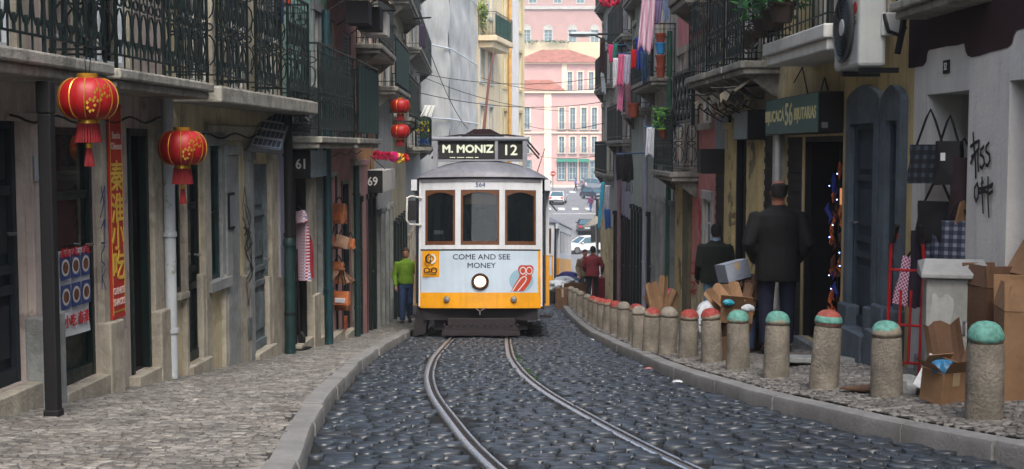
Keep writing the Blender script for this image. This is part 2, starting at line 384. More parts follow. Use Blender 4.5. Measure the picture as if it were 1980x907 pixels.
# ---------------------------------------------------------------- facades
class Fac:
    """a house front standing along one side of the street; local coordinates are (d, out, z)"""
    def __init__(s, side, d0, d1, name, label, mat, ztop=17.2, cat='building', group=None, depth=6, ptop=None):
        s.side, s.d0, s.d1, s.mat, s.ztop, s.depth = side, d0, d1, mat, ztop, depth
        s.sg = 1 if side == 'L' else -1
        s.a = Vector((XW(side, d0), d0, 0)); s.b = Vector((XW(side, d1), d1, 0))
        t = (s.b-s.a).normalized(); s.n = Vector((t.y, -t.x, 0)) * (s.sg)
        s.T = lambda d, o, z: s.a.lerp(s.b, (d-s.d0)/(s.d1-s.d0)) + s.n*o + Vector((0,0,z))
        s.root = thing(name, label, cat, (s.a.x, s.a.y, float(zs((d0+d1)/2)) ), group=group); s.holes = []
        s.gz = lambda d: zg(XW(side, d) , d)
    def mb(s): return MB(s.T)
    def px(s, x, y, off=0): return wallhit(s.side, x, y, off)
    def hole(s, d0, d1, z0, z1, dep=.25): s.holes.append((min(d0,d1), max(d0,d1), z0, z1, dep))
    def finish(s):
        mb = s.mb(); zb = s.gz(s.d1) - 1.0
        if s.gz(s.d0) < s.gz(s.d1): zb = s.gz(s.d0) - 1
        us = sorted({s.d0, s.d1} | {h[0] for h in s.holes} | {h[1] for h in s.holes}); zz = sorted({zb, s.ztop} | {h[2] for h in s.holes} | {h[3] for h in s.holes})
        us = [u for u in us if s.d0 <= u <= s.d1]; zz = [z for z in zz if zb <= z <= s.ztop]
        for i in range(len(us)-1):
            for j in range(len(zz)-1):
                cu, cz = (us[i]+us[i+1])/2, (zz[j]+zz[j+1])/2
                if any(h[0] < cu < h[1] and h[2] < cz < h[3] for h in s.holes): continue
                mb.quad((us[i],0,zz[j]), (us[i+1],0,zz[j]), (us[i+1],0,zz[j+1]), (us[i],0,zz[j+1]))
        for (u0, u1, z0, z1, dp) in s.holes:
            mb.quad((u0,0,z0),(u0,-dp,z0),(u0,-dp,z1),(u0,0,z1)); mb.quad((u1,0,z0),(u1,-dp,z0),(u1,-dp,z1),(u1,0,z1))
            mb.quad((u0,0,z1),(u1,0,z1),(u1,-dp,z1),(u0,-dp,z1)); mb.quad((u0,0,z0),(u1,0,z0),(u1,-dp,z0),(u0,-dp,z0))
        D = s.depth
        mb.quad((s.d0,0,zb),(s.d0,-D,zb),(s.d0,-D,s.ztop),(s.d0,0,s.ztop)); mb.quad((s.d1,0,zb),(s.d1,-D,zb),(s.d1,-D,s.ztop),(s.d1,0,s.ztop))
        mb.quad((s.d0,0,s.ztop),(s.d1,0,s.ztop),(s.d1,-D,s.ztop),(s.d0,-D,s.ztop)); mb.quad((s.d0,-D,zb),(s.d1,-D,zb),(s.d1,-D,s.ztop),(s.d0,-D,s.ztop))
        # recess backs so nothing is hollow
        for (u0, u1, z0, z1, dp) in s.holes: pass
        return mb.build('wall', s.mat, s.root, recalc=False)
    # --- parts
    def block(s, name, d0, d1, z0, z1, o0, o1, mat, bevel=.008, parent=None):
        m = s.mb().box(d0, d1, o0, o1, z0, z1); return m.build(name, mat, parent or s.root, bevel=bevel)
    def door(s, d0, d1, z0, z1, mat=None, dep=.25, kind='panel', surround=None, glassy=False, leaves=1, step=True, name='door'):
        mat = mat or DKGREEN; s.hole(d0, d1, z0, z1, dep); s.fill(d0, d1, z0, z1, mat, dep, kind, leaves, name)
        if surround: s.surround(d0, d1, z0, z1, surround)
        if step:
            s.block('step', d0-.06, d1+.06, z0-.3, z0-.004, -dep, .10, STONE)
    def fill(s, d0, d1, z0, z1, mat, dep=.25, kind='panel', leaves=1, name='door'):
        m = s.mb(); w = (d1-d0)/leaves; b = -dep; fr = .05 if w > .5 else .035
        if kind == 'open':
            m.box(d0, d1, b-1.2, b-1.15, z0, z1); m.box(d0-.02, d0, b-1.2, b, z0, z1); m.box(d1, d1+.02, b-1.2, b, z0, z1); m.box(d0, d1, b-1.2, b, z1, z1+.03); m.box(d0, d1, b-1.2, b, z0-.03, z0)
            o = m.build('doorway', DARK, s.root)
            m = s.mb(); m.box(d0, d0+.05, b-.02, b+.05, z0, z1); m.box(d1-.05, d1, b-.02, b+.05, z0, z1); m.box(d0, d1, b-.02, b+.05, z1-.06, z1)
            m.build('frame', mat, o, bevel=.004); return o
        for k in range(leaves):
            a, c = d0+k*w, d0+(k+1)*w
            if kind == 'shutter':
                n = int((z1-z0)/.07)
                for i in range(n): zz = z0+(z1-z0)*i/n; m.box(a, c, b-.01, b+.012+.012*(i % 2), zz, zz+(z1-z0)/n)
                continue
            if kind == 'louvre':
                m.box(a, a+fr, b, b+.05, z0, z1); m.box(c-fr, c, b, b+.05, z0, z1); m.box(a+fr, c-fr, b, b+.05, z1-fr, z1); m.box(a+fr, c-fr, b, b+.05, z0, z0+fr)
                n = int((z1-z0)/.06)
                for i in range(n): zz = z0+fr+(z1-z0-2*fr)*i/n; m.add([(a+fr,b+.005,zz+.05),(c-fr,b+.005,zz+.05),(c-fr,b+.045,zz),(a+fr,b+.045,zz)], [(0,1,2,3)])
                m.box(a, c, b-.02, b-.01, z0, z1); continue
            m.box(a, c, b-.03, b, z0, z1)
            m.box(a+.004, a+fr, b+.001, b+.05, z0, z1); m.box(c-fr, c-.004, b+.001, b+.05, z0, z1); m.box(a+fr, c-fr, b+.001, b+.045, z1-fr, z1); m.box(a+fr, c-fr, b+.001, b+.045, z0, z0+.1)
            H = z1-z0
            for q in (.34, .42, .72): m.box(a+fr, c-fr, b+.001, b+.035, z0+H*q, z0+H*q+.06)
            if kind == 'panel':
                for (q0, q1) in ((.1, .3), (.5, .68), (.78, .93)): m.box(a+fr+.04, c-fr-.04, b+.001, b+.022, z0+H*q0, z0+H*q1)
        o = m.build(name, mat, s.root, bevel=.004)
        if kind == 'glazed':
            g = s.mb()
            for k in range(leaves):
                a, c = d0+k*w, d0+(k+1)*w; H = z1-z0
                g.box(a+fr+.003, c-fr-.003, b+.004, b+.012, z0+H*.42+.065, z1-fr-.005)
            g.build('pane', GLASSD, o)
        if kind in ('panel', 'glazed') and (d1-d0) > .4:
            h = s.mb(); h.tube([(d1-.1, b+.03, z0+1.0), (d1-.1, b+.09, z0+1.0), (d1-.2, b+.09, z0+1.0)], .01); h.build('handle', STEEL, o)
        return o
    def window(s, d0, d1, z0, z1, mat=None, dep=.04, cols=2, rows=3, surround=None, sill=True, glassm=None):
        if z1 > s.ztop-.2: return None
        mat = mat or WHITEP; s.hole(d0, d1, z0, z1, dep); m = s.mb(); b = -dep; fr = .045
        m.box(d0, d1, b-.03, b-.02, z0, z1)
        m.box(d0, d0+fr, b-.02, b+.03, z0, z1); m.box(d1-fr, d1, b-.02, b+.03, z0, z1); m.box(d0+fr, d1-fr, b-.02, b+.03, z1-fr, z1); m.box(d0+fr, d1-fr, b-.02, b+.03, z0, z0+fr)
        for i in range(1, cols): c = d0+(d1-d0)*i/cols; m.box(c-.02, c+.02, b-.02, b+.022, z0+fr, z1-fr)
        for i in range(1, rows): c = z0+(z1-z0)*i/rows; m.box(d0+fr, d1-fr, b-.02, b+.018, c-.013, c+.013)
        o = m.build('window', mat, s.root)
        g = s.mb(); g.box(d0+fr, d1-fr, b-.012, b-.004, z0+fr, z1-fr); g.build('pane', glassm or GLASSD, o)
        if surround: s.surround(d0, d1, z0, z1, surround, win=True)
        elif sill: s.block('sill', d0-.05, d1+.05, z0-.06, z0-.002, -dep, .07, STONE)
        return o
    def surround(s, d0, d1, z0, z1, mat, w=.13, win=False):
        m = s.mb(); p = .035
        m.box(d0-w, d0, -.02, p, z0 - (.0 if win else .4), z1); m.box(d1, d1+w, -.02, p, z0 - (.0 if win else .4), z1); m.box(d0-w-.02, d1+w+.02, -.02, p+.015, z1+.001, z1+w*1.1)
        if win: m.box(d0-w-.03, d1+w+.03, -.02, p+.05, z0-w*.8, z0-.001)
        m.build('surround', mat, s.root, bevel=.006)
    def plinth(s, segs, h, mat=None):
        """stone base following the falling street, cut at the doors"""
        for (a, b) in segs:
            m = s.mb(); n = max(1, int((b-a)/.7)); e = (b-a)/n
            for i in range(n):
                u0, u1 = a+i*e, a+(i+1)*e-.006; z0, z1 = s.gz(u0), s.gz(u1); p = .045+.004*(i % 2)
                m.add([(u0,-.02,z0-.4),(u1,-.02,z1-.4),(u1,p,z1-.4),(u0,p,z0-.4),(u0,-.02,z0+h),(u1,-.02,z1+h),(u1,p,z1+h),(u0,p,z0+h)],
                      [(0,3,2,1),(4,5,6,7),(0,1,5,4),(1,2,6,5),(2,3,7,6),(3,0,4,7)])
            m.build('plinth', mat or STONE, s.root, bevel=.012)
    def pilaster(s, d0, d1, z0, z1, mat, p=.06, cap=True):
        m = s.mb(); m.box(d0, d1, -.02, p, z0, z1)
        if cap: m.box(d0-.02, d1+.02, -.02, p+.03, z1+.001, z1+.1)
        m.build('pilaster', mat, s.root, bevel=.008)
    def balcony(s, d0, d1, z, out=.45, th=.14, h=1.0, slab=None, rail=None, style='ornate', brackets=True, pan=None):
        if z > s.ztop-1.2: return None
        m = s.mb(); n = 8
        m.box(d0, d1, -.02, out, z-th*.55, z); m.box(d0+.03, d1-.03, -.02, out-.04, z-th, z-th*.55-.001)
        sl = m.build('balcony', slab or SLAB, s.root, bevel=.015)
        r = s.mb(); railing(r, d0+.05, d1-.05, out-.05, z, h, style); r.build('railing', rail or GREENIRON, sl)
        if brackets:
            for u in (d0+.2, d1-.2):
                b = s.mb()
                b.add([(u-.06,0,z-th-.002),(u+.06,0,z-th-.002),(u+.06,out*.8,z-th-.002),(u-.06,out*.8,z-th-.002),(u-.06,0,z-th-.28),(u+.06,0,z-th-.28),(u+.06,.06,z-th-.25),(u-.06,.06,z-th-.25)],
                      [(0,3,2,1),(4,5,6,7),(0,1,5,4),(1,2,6,5),(2,3,7,6),(3,0,4,7)])
                b.build('bracket', slab or SLAB, sl)
        if pan:
            q = s.mb(); q.sheet(lambda u, v: (d0+.08+(d1-d0-.16)*u, out-.03+.008*math.sin(u*40), z+.08+(h-.16)*v), 40, 1); q.build('screen', pan, sl)
        return sl
def railing(m, d0, d1, out, z, h, style):
    top = [(d0, 0, z+h), (d0, out, z+h), (d1, out, z+h), (d1, 0, z+h)]
    for zz, r in ((z+h, .018), (z+h-.1, .008), (z+.1, .011)): m.tube([(a, b, zz) for a, b, _ in top], r, 4)
    def run(a, b):
        L = math.dist(a, b); n = max(2, int(L/.15)); U = ((b[0]-a[0])/L, (b[1]-a[1])/L)
        for i in range(n+1):
            x, y = a[0]+(b[0]-a[0])*i/n, a[1]+(b[1]-a[1])*i/n
            post = i in (0, n) or i % 7 == 0
            m.tube([(x, y, z+.0), (x, y, z+h)], .015 if post else .0075, 4)
            if i == n: break
            cx, cy = x+(b[0]-a[0])/n/2, y+(b[1]-a[1])/n/2; e = L/n
            def loop(zc, rz, rx, n=10, t=.009): m.tube([(cx+U[0]*rx*math.cos(2*math.pi*k/n), cy+U[1]*rx*math.cos(2*math.pi*k/n), zc+rz*math.sin(2*math.pi*k/n)) for k in range(n+1)], t, 3, False)
            if style == 'ornate':
                loop(z+h*.28, .14, e*.42); loop(z+h*.64, .13, e*.36); loop(z+h*.46, .035, e*.3, 8, .01)
                m.tube([(cx, cy, z+.1), (cx, cy, z+h*.2)], .012, 4); m.tube([(cx, cy, z+h*.5), (cx, cy, z+h-.1)], .006, 3)
                if i % 2: loop(z+h*.82, .04, e*.4, 8)
            elif style == 'scroll':
                pts = []
                for k in range(17):
                    t = k/16; q = -math.pi*1.5+t*math.pi*3; rr = e*.45*(1-abs(t-.5)*.6)
                    pts.append((cx+U[0]*rr*math.cos(q), cy+U[1]*rr*math.cos(q), z+h*(.15+.7*t)))
                m.tube(pts, .008, 3, False)
            elif style == 'plain': pass
    run((d0, .02), (d0, out)); run((d0, out), (d1, out)); run((d1, .02), (d1, out))
    # big side scroll
    for dd in ((d0, -1), (d1, 1)):
        m.tube([(dd[0]+dd[1]*(.02+.14*math.sin(t*math.pi)), out*.5, z+.15+.5*t) for t in [k/10 for k in range(11)]], .009, 3)
PINKW = M('pinkish_plaster', (176,164,156), .85, .15, 2, .35, 30, streak=.7, patch=.5, patchcol=(92,82,84))
CREAMW = M('cream_plaster', (204,192,156), .85, .14, 2, .3, 30, streak=.6, patch=.4, patchcol=(128,112,88))
MINTW = M('mint_plaster', (150,190,174), .8, .1, 2, .2, 30, streak=.5)
ROSEW = M('rose_plaster', (178,132,130), .85, .14, 2, .3, 30, streak=.6, patch=.3, patchcol=(140,122,116))
ORANW = M('ochre_plaster', (184,138,88), .85, .14, 2, .3, 30, streak=.6, patch=.3, patchcol=(160,140,118))
GREYW = M('pale_grey_plaster', (182,184,178), .85, .1, 2, .3, 30, streak=.6, patch=.2, patchcol=(140,140,132))
WHITW = M('whitewashed_plaster', (204,203,198), .85, .07, 2, .3, 30, streak=.25)
YELLW = M('yellow_plaster', (196,176,128), .85, .12, 2, .3, 30, streak=.6, patch=.2, patchcol=(150,130,96))
MAROON = M('maroon_paint', (44,20,26), .8, .15, 4)
BLUEGR = M('blue_grey_paint', (84,96,106), .7, .18, 3, .3, 50, streak=.4)
def stroke_set(T, sets, wd, off, mat, name, label, cat='graffiti', parent=None, loc=None):
    """painted lines on a wall: sets of (d, z) points"""
    m = MB(T)
    for k, pts in enumerate(sets): m.ribbon(pts, wd, off+k*.0015)
    if parent: return m.build(name, mat, parent)
    o = m.build(name, mat, None, rel=m.v[0].copy()); o.location = m.v[0]
    return tag(o, label, cat)
def pxs(fac, pts, off=0): return [fac.px(x, y, off) for x, y in pts]
# ================================================================ LEFT ROW
# ---- L1 pinkish house with the snack shop
l1 = Fac('L', -14, 11.05, 'corner_house', 'pinkish grey stone-fronted house with two red lanterns hanging before its shop', PINKW)
def wz(f, x, y): return f.px(x, y)
def dr(f, x0, x1, yt, mat, **k):
    """door: wall pixel columns x0..x1, head at yt (on column x0), foot on the pavement"""
    a, zt = f.px(x0, yt); b, _ = f.px(x1, yt); zb = f.gz((a+b)/2) + k.pop('lift', .12)
    f.door(a, b, zb, zt, mat, **k); return a, b, zb, zt
def wn(f, x0, x1, yt, yb, mat=None, **k):
    a, zt = f.px(x0, yt); b, _ = f.px(x1, yt); _, zb = f.px(x0, yb); return f.window(a, b, zb, zt, mat, **k)
f = l1
NAVY = M('blue_black_door', (24,34,42), .6, .2, 4)
SLZ1 = f.px(280, 134, .45)[1]
dA = dr(f, -160, 42, 225, NAVY, kind='panel', leaves=2, dep=.1)
dB = dr(f, 100, 178, 245, DKGREEN, kind='glazed', dep=.06)
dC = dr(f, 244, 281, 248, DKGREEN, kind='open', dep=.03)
for (x0, x1) in ((45, 84), (181, 203), (283, 308)):
    a, z = f.px(x0, 215); b, _ = f.px(x1, 215); f.pilaster(a, b, f.gz(b)-.4, SLZ1-.35, PINKW if x0 == 45 else STONE, .05, cap=False)
    m = .62 if x0 != 181 else .55; f.block('pilaster_base', a-.03, b+.03, f.gz(b)-.4, f.gz(a)+m, -.02, .11, STONE2 if x0 == 45 else STONE, .015)
f.balcony(3.2, 6.5, SLZ1, .45, .15, 1.05, brackets=False); f.balcony(6.6, 8.75, SLZ1, .45, .15, 1.05, brackets=False); f.balcony(8.85, 11.0, SLZ1-.02, .45, .14, 1.05, brackets=False)
for (a, b) in ((3.6, 4.7), (5.6, 6.6), (7.4, 8.15), (9.2, 10.1)):
    f.window(a, b, SLZ1+.05, SLZ1+2.4, PALEWIN, surround=STONE, cols=2, rows=4)
for zf in (13.7, 16.8, 19.9):
    for a in (-11.5, -9, -6.5, -4, -1.5, 1, 3.6, 6.4, 9.1): f.window(a, a+1.0, zf+.1, zf+2.2, PALEWIN)
    f.balcony(-12, -3, zf, .45, .16); f.balcony(3.4, 10.8, zf, .45, .16, style='plain')
f.finish()
# plaque & intercom
a, z = f.px(48, 300); b, z2 = f.px(62, 350)
o = f.block('notice_plate', a, b, z2, z, .055, .07, M('pale_plate', (150,156,160), .4, .05)); t = f.mb()
# ---- black post carrying the balcony
def at_ground(x, y): return gp(x, y)
p = at_ground(104, 806)
bp = thing('iron_post', 'black iron post standing on the pavement before the glazed shop door', 'post', (p.x, p.y, p.z))
m = MB(); hh = SLZ1-.27-p.z; m.box(-.042, .042, -.042, .042, 0, hh-.1); m.build('shaft', BLACKM, bp, bevel=.01)
m = MB(); m.box(-.05, .05, -.05, .05, 0.001, .05); m.build('base', BLACKM, bp, bevel=.01)
m = MB(); m.box(-.047, .047, -.047, .047, hh-.1, hh+.1); m.build('capital', BLACKM, bp, bevel=.01)
# ---- menu poster on the glass door
BLUEP = M('menu_blue', (36,60,118), .35, .1, 8); DISH = M('dish_food', (110,66,44), .6, .5, 40); PLATEW = M('plate_white', (190,190,184), .4, .05); PAPER = M('white_paper', (190,194,198), .7, .05, 10, streak=.1)
a, zt = f.px(108, 487); b, _ = f.px(170, 487); _, zb = f.px(112, 655)
T = lambda u, o, z: f.T(a+(b-a)*u, .0+o, zb+(zt-zb)*z)
ps = thing('menu_poster', 'white menu poster with six blue dish pictures on the glazed door', 'poster', tuple(T(.5, 0, 0)))
m = MB(T); m.sheet(lambda u, v: (u, .004+.012*math.sin(v*7+u*3)*(1-v), v-.03*u*(1-v)), 10, 12); m.build('sheet', PAPER, ps, smooth=True)
for r in range(2):
    for c in range(3):
        u0, z0 = .05+c*.32, .66-r*.34
        m = MB(T); m.box(u0, u0+.28, .018, .02, z0, z0+.28); pic = m.build('picture', BLUEP, ps)
        m = MB(T); k = 14
        pts = [(u0+.14+.12*math.cos(2*math.pi*i/k), .0215, z0+.14+.1*math.sin(2*math.pi*i/k)) for i in range(k)]; m.add(pts, [tuple(range(k))]); m.build('dish_plate', PLATEW, pic)
        m = MB(T); pts = [(u0+.14+.085*math.cos(2*math.pi*i/k), .0225, z0+.14+.07*math.sin(2*math.pi*i/k)) for i in range(k)]; m.add(pts, [tuple(range(k))]); m.build('dish_food', DISH, pic)
RT = M('red_print', (170,30,40), .6, .1)
u3 = (f.b-f.a).normalized()
def wallM(fc, d, z, off):
    """frame for lettering on a left-hand or right-hand wall"""
    x = (fc.b-fc.a).normalized() * (1 if fc.side == 'L' else -1); zz = Vector((0,0,1)); n = x.cross(zz)
    p = fc.T(d, off, z); return Matrix(((x.x, 0, n.x, p.x), (x.y, 0, n.y, p.y), (x.z, 1, n.z, p.z), (0,0,0,1)))
m = MB(); q = MB(T); m.T = None
m.text('小吃 秦淮', .1, wallM(f, a+(b-a)*.5, zb+(zt-zb)*.16, .025), .0015); m.text('秦淮小吃 · 小吃', .075, wallM(f, a+(b-a)*.5, zb+(zt-zb)*.965, .025), .001)
m.build('lettering', RT, ps, rel=ps.location)
# ---- red vertical banner
BANR = M('banner_red', (178,44,36), .55, .12, 3); BANY = M('banner_yellow', (214,176,70), .5, .05); BANP = M('banner_pale', (220,190,180), .5, .05)
a, zt = f.px(206, 200, .06); b, _ = f.px(231, 200, .06); _, zb = f.px(207, 622, .06)
bn = thing('vertical_banner', 'tall red vertical shop banner with yellow chinese characters', 'banner', tuple(f.T(a, .06, zb)))
m = f.mb(); m.box(a, b, .055, .075, zb, zt); m.build('board', BANR, bn, rel=bn.location, bevel=.003)
m = f.mb(); m.box(a+.015, b-.015, .0755, .078, zb+.05, zb+.065); m.box(a+.015, b-.015, .0755, .078, zb+.05, zb+.065); m.box(a+.01, a+.016, .0755, .078, zb+.03, zt-.03); m.box(b-.016, b-.01, .0755, .078, zb+.03, zt-.03); m.build('border', BANY, bn, rel=bn.location)
mc = (a+b)/2
m = MB()
for ch, y in (('秦', 345), ('淮', 408), ('小', 460), ('吃', 520)):
    m.text(ch, .25, wallM(f, mc, f.px(218, y, .08)[1], .0785), .004)
m.build('characters', BANY, bn, rel=bn.location)
m = MB()
for tx, y in (('Snacks', 262), ('Chineses', 283), ('CHINESE', 566), ('SNACKS', 588)): m.text(tx, .075, wallM(f, mc, f.px(218, y, .08)[1], .0785), .001, ax=.8)
m.build('lettering', BANP, bn, rel=bn.location)
# blue graffiti on pilaster
GBL = M('graffiti_blue', (48,56,120), .6, .1); GBK = M('graffiti_black', (20,20,24), .6, .05); GRD = M('graffiti_red', (180,34,40), .6, .1)
g = [[(197,360),(203,392),(196,420)],[(196,392),(204,360),(205,440)],[(197,440),(203,425),(204,470),(197,470)],[(204,475),(197,490),(197,505),(204,512)],[(198,515),(198,558)],[(204,520),(198,537),(205,560)]]
stroke_set(f.T, [pxs(f, s_, .06) for s_ in g], .014, .054, GBL, 'graffiti', 'blue scrawled vertical graffiti on pilaster beside red banner')
# ---- L2 cream house
l2 = f = Fac('L', 11.05, 15.3, 'cream_house', 'cream plastered house with lilac corner and tilted signboard under its balcony', CREAMW)
LILAC = M('lilac_paint', (166,166,182), .8, .1, 2, .2, 40, streak=.4)
dr(f, 352, 384, 290, DKGREEN, kind='glazed', dep=.05, surround=None)
wn(f, 402, 424, 282, 545, TEAL, dep=.03, surround=STONE2, cols=1, rows=2)
wn(f, 332, 345, 262, 570, DKGREEN, dep=.03, cols=1, rows=1)
dr(f, 487, 517, 318, M('grey_marble_panel', (104,116,120), .6, .3, 4, .2, 40), kind='panel', dep=.04)
for (x0, x1, yt, mt) in ((311, 319, 190, ROSEW), (346, 351, 290, STONE), (386, 398, 285, STONE), (431, 456, 300, STONE2), (476, 486, 310, STONE2), (519, 525, 310, STONE)):
    a, z = f.px(x0, yt); b, _ = f.px(x1, yt); f.pilaster(a, b, f.gz(b)-.4, z, mt, .05, cap=x0 > 400)
for (x0, x1) in ((386, 400), (431, 485), (518, 553)):
    a, _ = f.px(x0, 600); b, _ = f.px(x1, 600); f.plinth([(a, b)], .95, STONE); 
a, _ = f.px(541, 600); f.block('corner_strip', a, 15.29, f.gz(15.2)-.4, SLZ1-.4, -.02, .03, LILAC)
f.block('lintel', 12.1, 15.2, f.px(430, 300)[1]+.15, f.px(430, 300)[1]+.3, -.02, .05, STONE)
SLZ2 = f.px(480, 173, .45)[1]
f.block('balcony_slab', 11.2, 15.2, SLZ2-.155, SLZ2-.01, -.02, .45, SLAB, .015)
for (a, b) in ((11.3, 12.4), (12.6, 13.75), (13.95, 15.1)): f.balcony(a, b, SLZ2, .42, .02, 1.15, brackets=False)
for a in (11.6, 12.9, 14.2): f.window(a, a+.7, SLZ2+.05, SLZ2+2.4, WHITEP, surround=STONE, rows=4)
for zf in (13.5, 16.4, 19.3):
    f.balcony(11.3, 15.1, zf, .4, .16, style='scroll')
    for a in (11.7, 13.9): f.window(a, a+.9, zf+.05, zf+2.2, PALEWIN)
# plaques
a, z = f.px(433, 373); b, z2 = f.px(446, 442); o = f.block('notice_board', a, b, z2, z, .05, .07, BLACKM); f.block('notice_sheet', a+.02, b-.02, z2+.03, z-.03, .071, .074, M('grey_sheet', (120,128,132), .6, .1), parent=o)
a, z = f.px(474, 615); b, z2 = f.px(482, 650); f.block('meter_flap', a, b, z2, z, .055, .065, M('grey_flap', (96,104,110), .4))
f.finish()
g = [[(467,362),(463,400),(468,440),(480,480),(483,530),(476,545)],[(467,362),(472,400),(480,420),(470,470),(480,500)],[(462,420),(482,470),(468,490),(484,520)],[(464,440),(478,450),(466,480),(481,520),(470,540)],[(470,545),(474,590),(478,560)],[(465,395),(476,440),(465,455)]]
stroke_set(f.T, [pxs(f, s_) for s_ in g], .022, .056, GBK, 'graffiti', 'tall black looping graffiti tag on cream wall beside grey panel')
# white downpipe
def pipe(name, side, x, yb, yt, r, off, mat, label, bands=3, lower=None):
    d, zt = wallhit(side, x, yt, off); _, _ = wallhit(side, x, yb, off); sg = 1 if side == 'L' else -1
    X = XW(side, d)+sg*off; z0 = zg(X, d) + .02
    t = thing(name, label, 'pipe', (X, d, z0)); m = MB(); m.tube([(0,0,0), (0,0,zt-z0)], r, 12); m.build('tube', mat, t, smooth=True)
    m = MB()
    for k in range(bands): z = (zt-z0)*(k+.5)/bands; m.lathe([(r+.001,z-.02),(r+.012,z-.02),(r+.012,z+.02),(r+.001,z+.02)], n=12)
    m.build('clamp', mat, t)
    if lower: m = MB(); m.lathe([(r+.008,.0),(r+.008,1.3),(r+.02,1.3),(r+.02,1.36),(r+.001,1.4)], n=12); m.build('shoe', lower, t, smooth=True)
    return t
MOSSPIPE = M('mossy_white_pipe', (176,182,186), .5, .1, 3, .1, 40, patch=.7, patchcol=(86,104,50))
pipe('downpipe', 'L', 323, 735, 170, .05, .1, MOSSPIPE, 'white downpipe with green moss near its foot')
pipe('downpipe', 'L', 556, 690, 222, .055, .14, BLACKM, 'black downpipe beside the red plaid bags', lower=TEAL)
# tilted sign board
a, z1 = f.px(480, 288, .05); d0 = 14.0
A, B = Vector((at(483, 283, 13.3))), Vector(at(541, 290, 13.9)); Ct, Dt = Vector(at(512, 214, 14.7)), Vector(at(560, 222, 15.4))
ts = thing('tilted_signboard', 'tilted framed board with rows of small pictures under balcony', 'signboard', tuple((A+B)/2))
U, V = (B-A), (Ct-A); n = U.cross(V).normalized()
if n.y > 0: n = -n
Tq = lambda u, o, v: A + U*u + V*v + n*o
m = MB(Tq); m.box(0, 1, -.03, 0, 0, 1); m.build('board', PAPER, ts)
m = MB(Tq)
for q in ((-.02,1.02,-.05,.01,-.03,.03),(-.02,1.02,-.05,.01,.97,1.03),(-.03,.02,-.05,.012,0,1),(.98,1.03,-.05,.012,0,1)): m.box(*q)
m.build('frame', M('grey_metal', (110,116,118), .4, .15, metal=.5), ts)
m = MB(Tq)
for r in range(4):
    for c in range(6): m.box(.05+c*.155, .18+c*.155, .001, .006, .06+r*.23, .06+r*.23+(.16 if r < 3 else .2))
m.build('pictures', M('faded_pictures', (66,84,100), .5, .6, 8), ts)
m = MB(); m.tube([Ct+Vector((0,0,.0)), Ct+Vector((0,0,.35))], .01); m.tube([Dt, Dt+Vector((0,0,.3))], .01); m.build('hanger', BLACKIRON, ts, rel=ts.location)
# ---- L3 mint house, shop 61
l3 = f = Fac('L', 15.3, 18.2, 'mint_house', 'mint green house with number 61 sign box above its doors', MINTW)
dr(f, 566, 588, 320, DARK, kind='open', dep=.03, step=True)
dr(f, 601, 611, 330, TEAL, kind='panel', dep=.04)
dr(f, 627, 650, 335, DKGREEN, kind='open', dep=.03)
for x0, x1, mt in ((589, 600, STONE), (612, 625, STONE2)):
    a, z = f.px(x0, 320); b, _ = f.px(x1, 320); f.pilaster(a, b, f.gz(b)-.4, z, mt, .08); f.block('pilaster_base', a-.02, b+.02, f.gz(b)-.4, f.gz(a)+.7, -.02, .12, STONE, .01)
SLZ3 = f.px(650, 265, .45)[1]
f.balcony(15.4, 18.1, SLZ3, .45, .15, 1.15, brackets=False)
wn(f, 604, 616, 20, 240, WHITEP, surround=STONE2, rows=4, cols=1); wn(f, 586, 596, 60, 250, TEAL, rows=4, cols=1)
f.balcony(15.5, 18.0, SLZ3+2.9, .4, .16); f.balcony(15.5, 18.0, SLZ3+5.8, .4, .16, style='plain')
for zf in (2.9, 5.8): f.window(15.9, 16.8, SLZ3+zf+.05, SLZ3+zf+2.2, PALEWIN); f.window(17.1, 17.8, SLZ3+zf+.05, SLZ3+zf+2.2, PALEWIN)
f.finish()
pipe('downpipe', 'L', 630, 670, 20, .06, .16, M('teal_pipe', (30,62,68), .45, .2), 'teal green downpipe between pink shuttered house and plaid bags')
def signbox(name, label, side, xw, xo, yt, yb, xfar, text, facemat, sidemat, tmat, cat='sign', tsize=.75, toff=.004):
    d, zt = wallhit(side, xw, yt); _, zb = wallhit(side, xw, yb); sg = 1 if side == 'L' else -1
    X0 = XW(side, d); X1 = (xo-990)*d/2400*1.0; L = abs((xo-990)*d/(xfar-990)) - d if abs(xfar-990) > 1 else .6
    L = max(.3, L); t = thing(name, label, cat, ((X0+X1)/2, d, zb)); w = X1-X0; H = zt-zb
    x0, x1 = min(-w/2, w/2), max(-w/2, w/2)
    m = MB(); m.box(x0+.004, x1-.012, .014, L, 0, H); m.build('box', sidemat, t, bevel=.006)
    m = MB(); m.box(x0, x1, 0, .013, -.004, H+.004); m.build('face', facemat, t, bevel=.003)
    if text: m = MB(); m.text(text, H*tsize, Matrix.Translation((0, -.003, H*.5)) @ Matrix.Rotation(R(90), 4, 'X'), toff, ax=.85); m.build('number', tmat, t)
    m = MB(); m.tube([(-sg*abs(w)/2+0, L*.5, H), (-sg*abs(w)/2, L*.5, H+.25), (sg*abs(w)*.3, L*.5, H)], .01); m.build('bracket', BLACKIRON, t)
    return t
LBLUE = M('dusty_pale_blue', (120,148,160), .6, .2, 6); NUMW = M('number_white', (215,215,210), .5, .03)
signbox('number_sign', 'black box sign reading 61 beside the plaid bags', 'L', 565, 601, 291, 345, 637, '61', BLACKM, LBLUE, NUMW, tsize=.5)
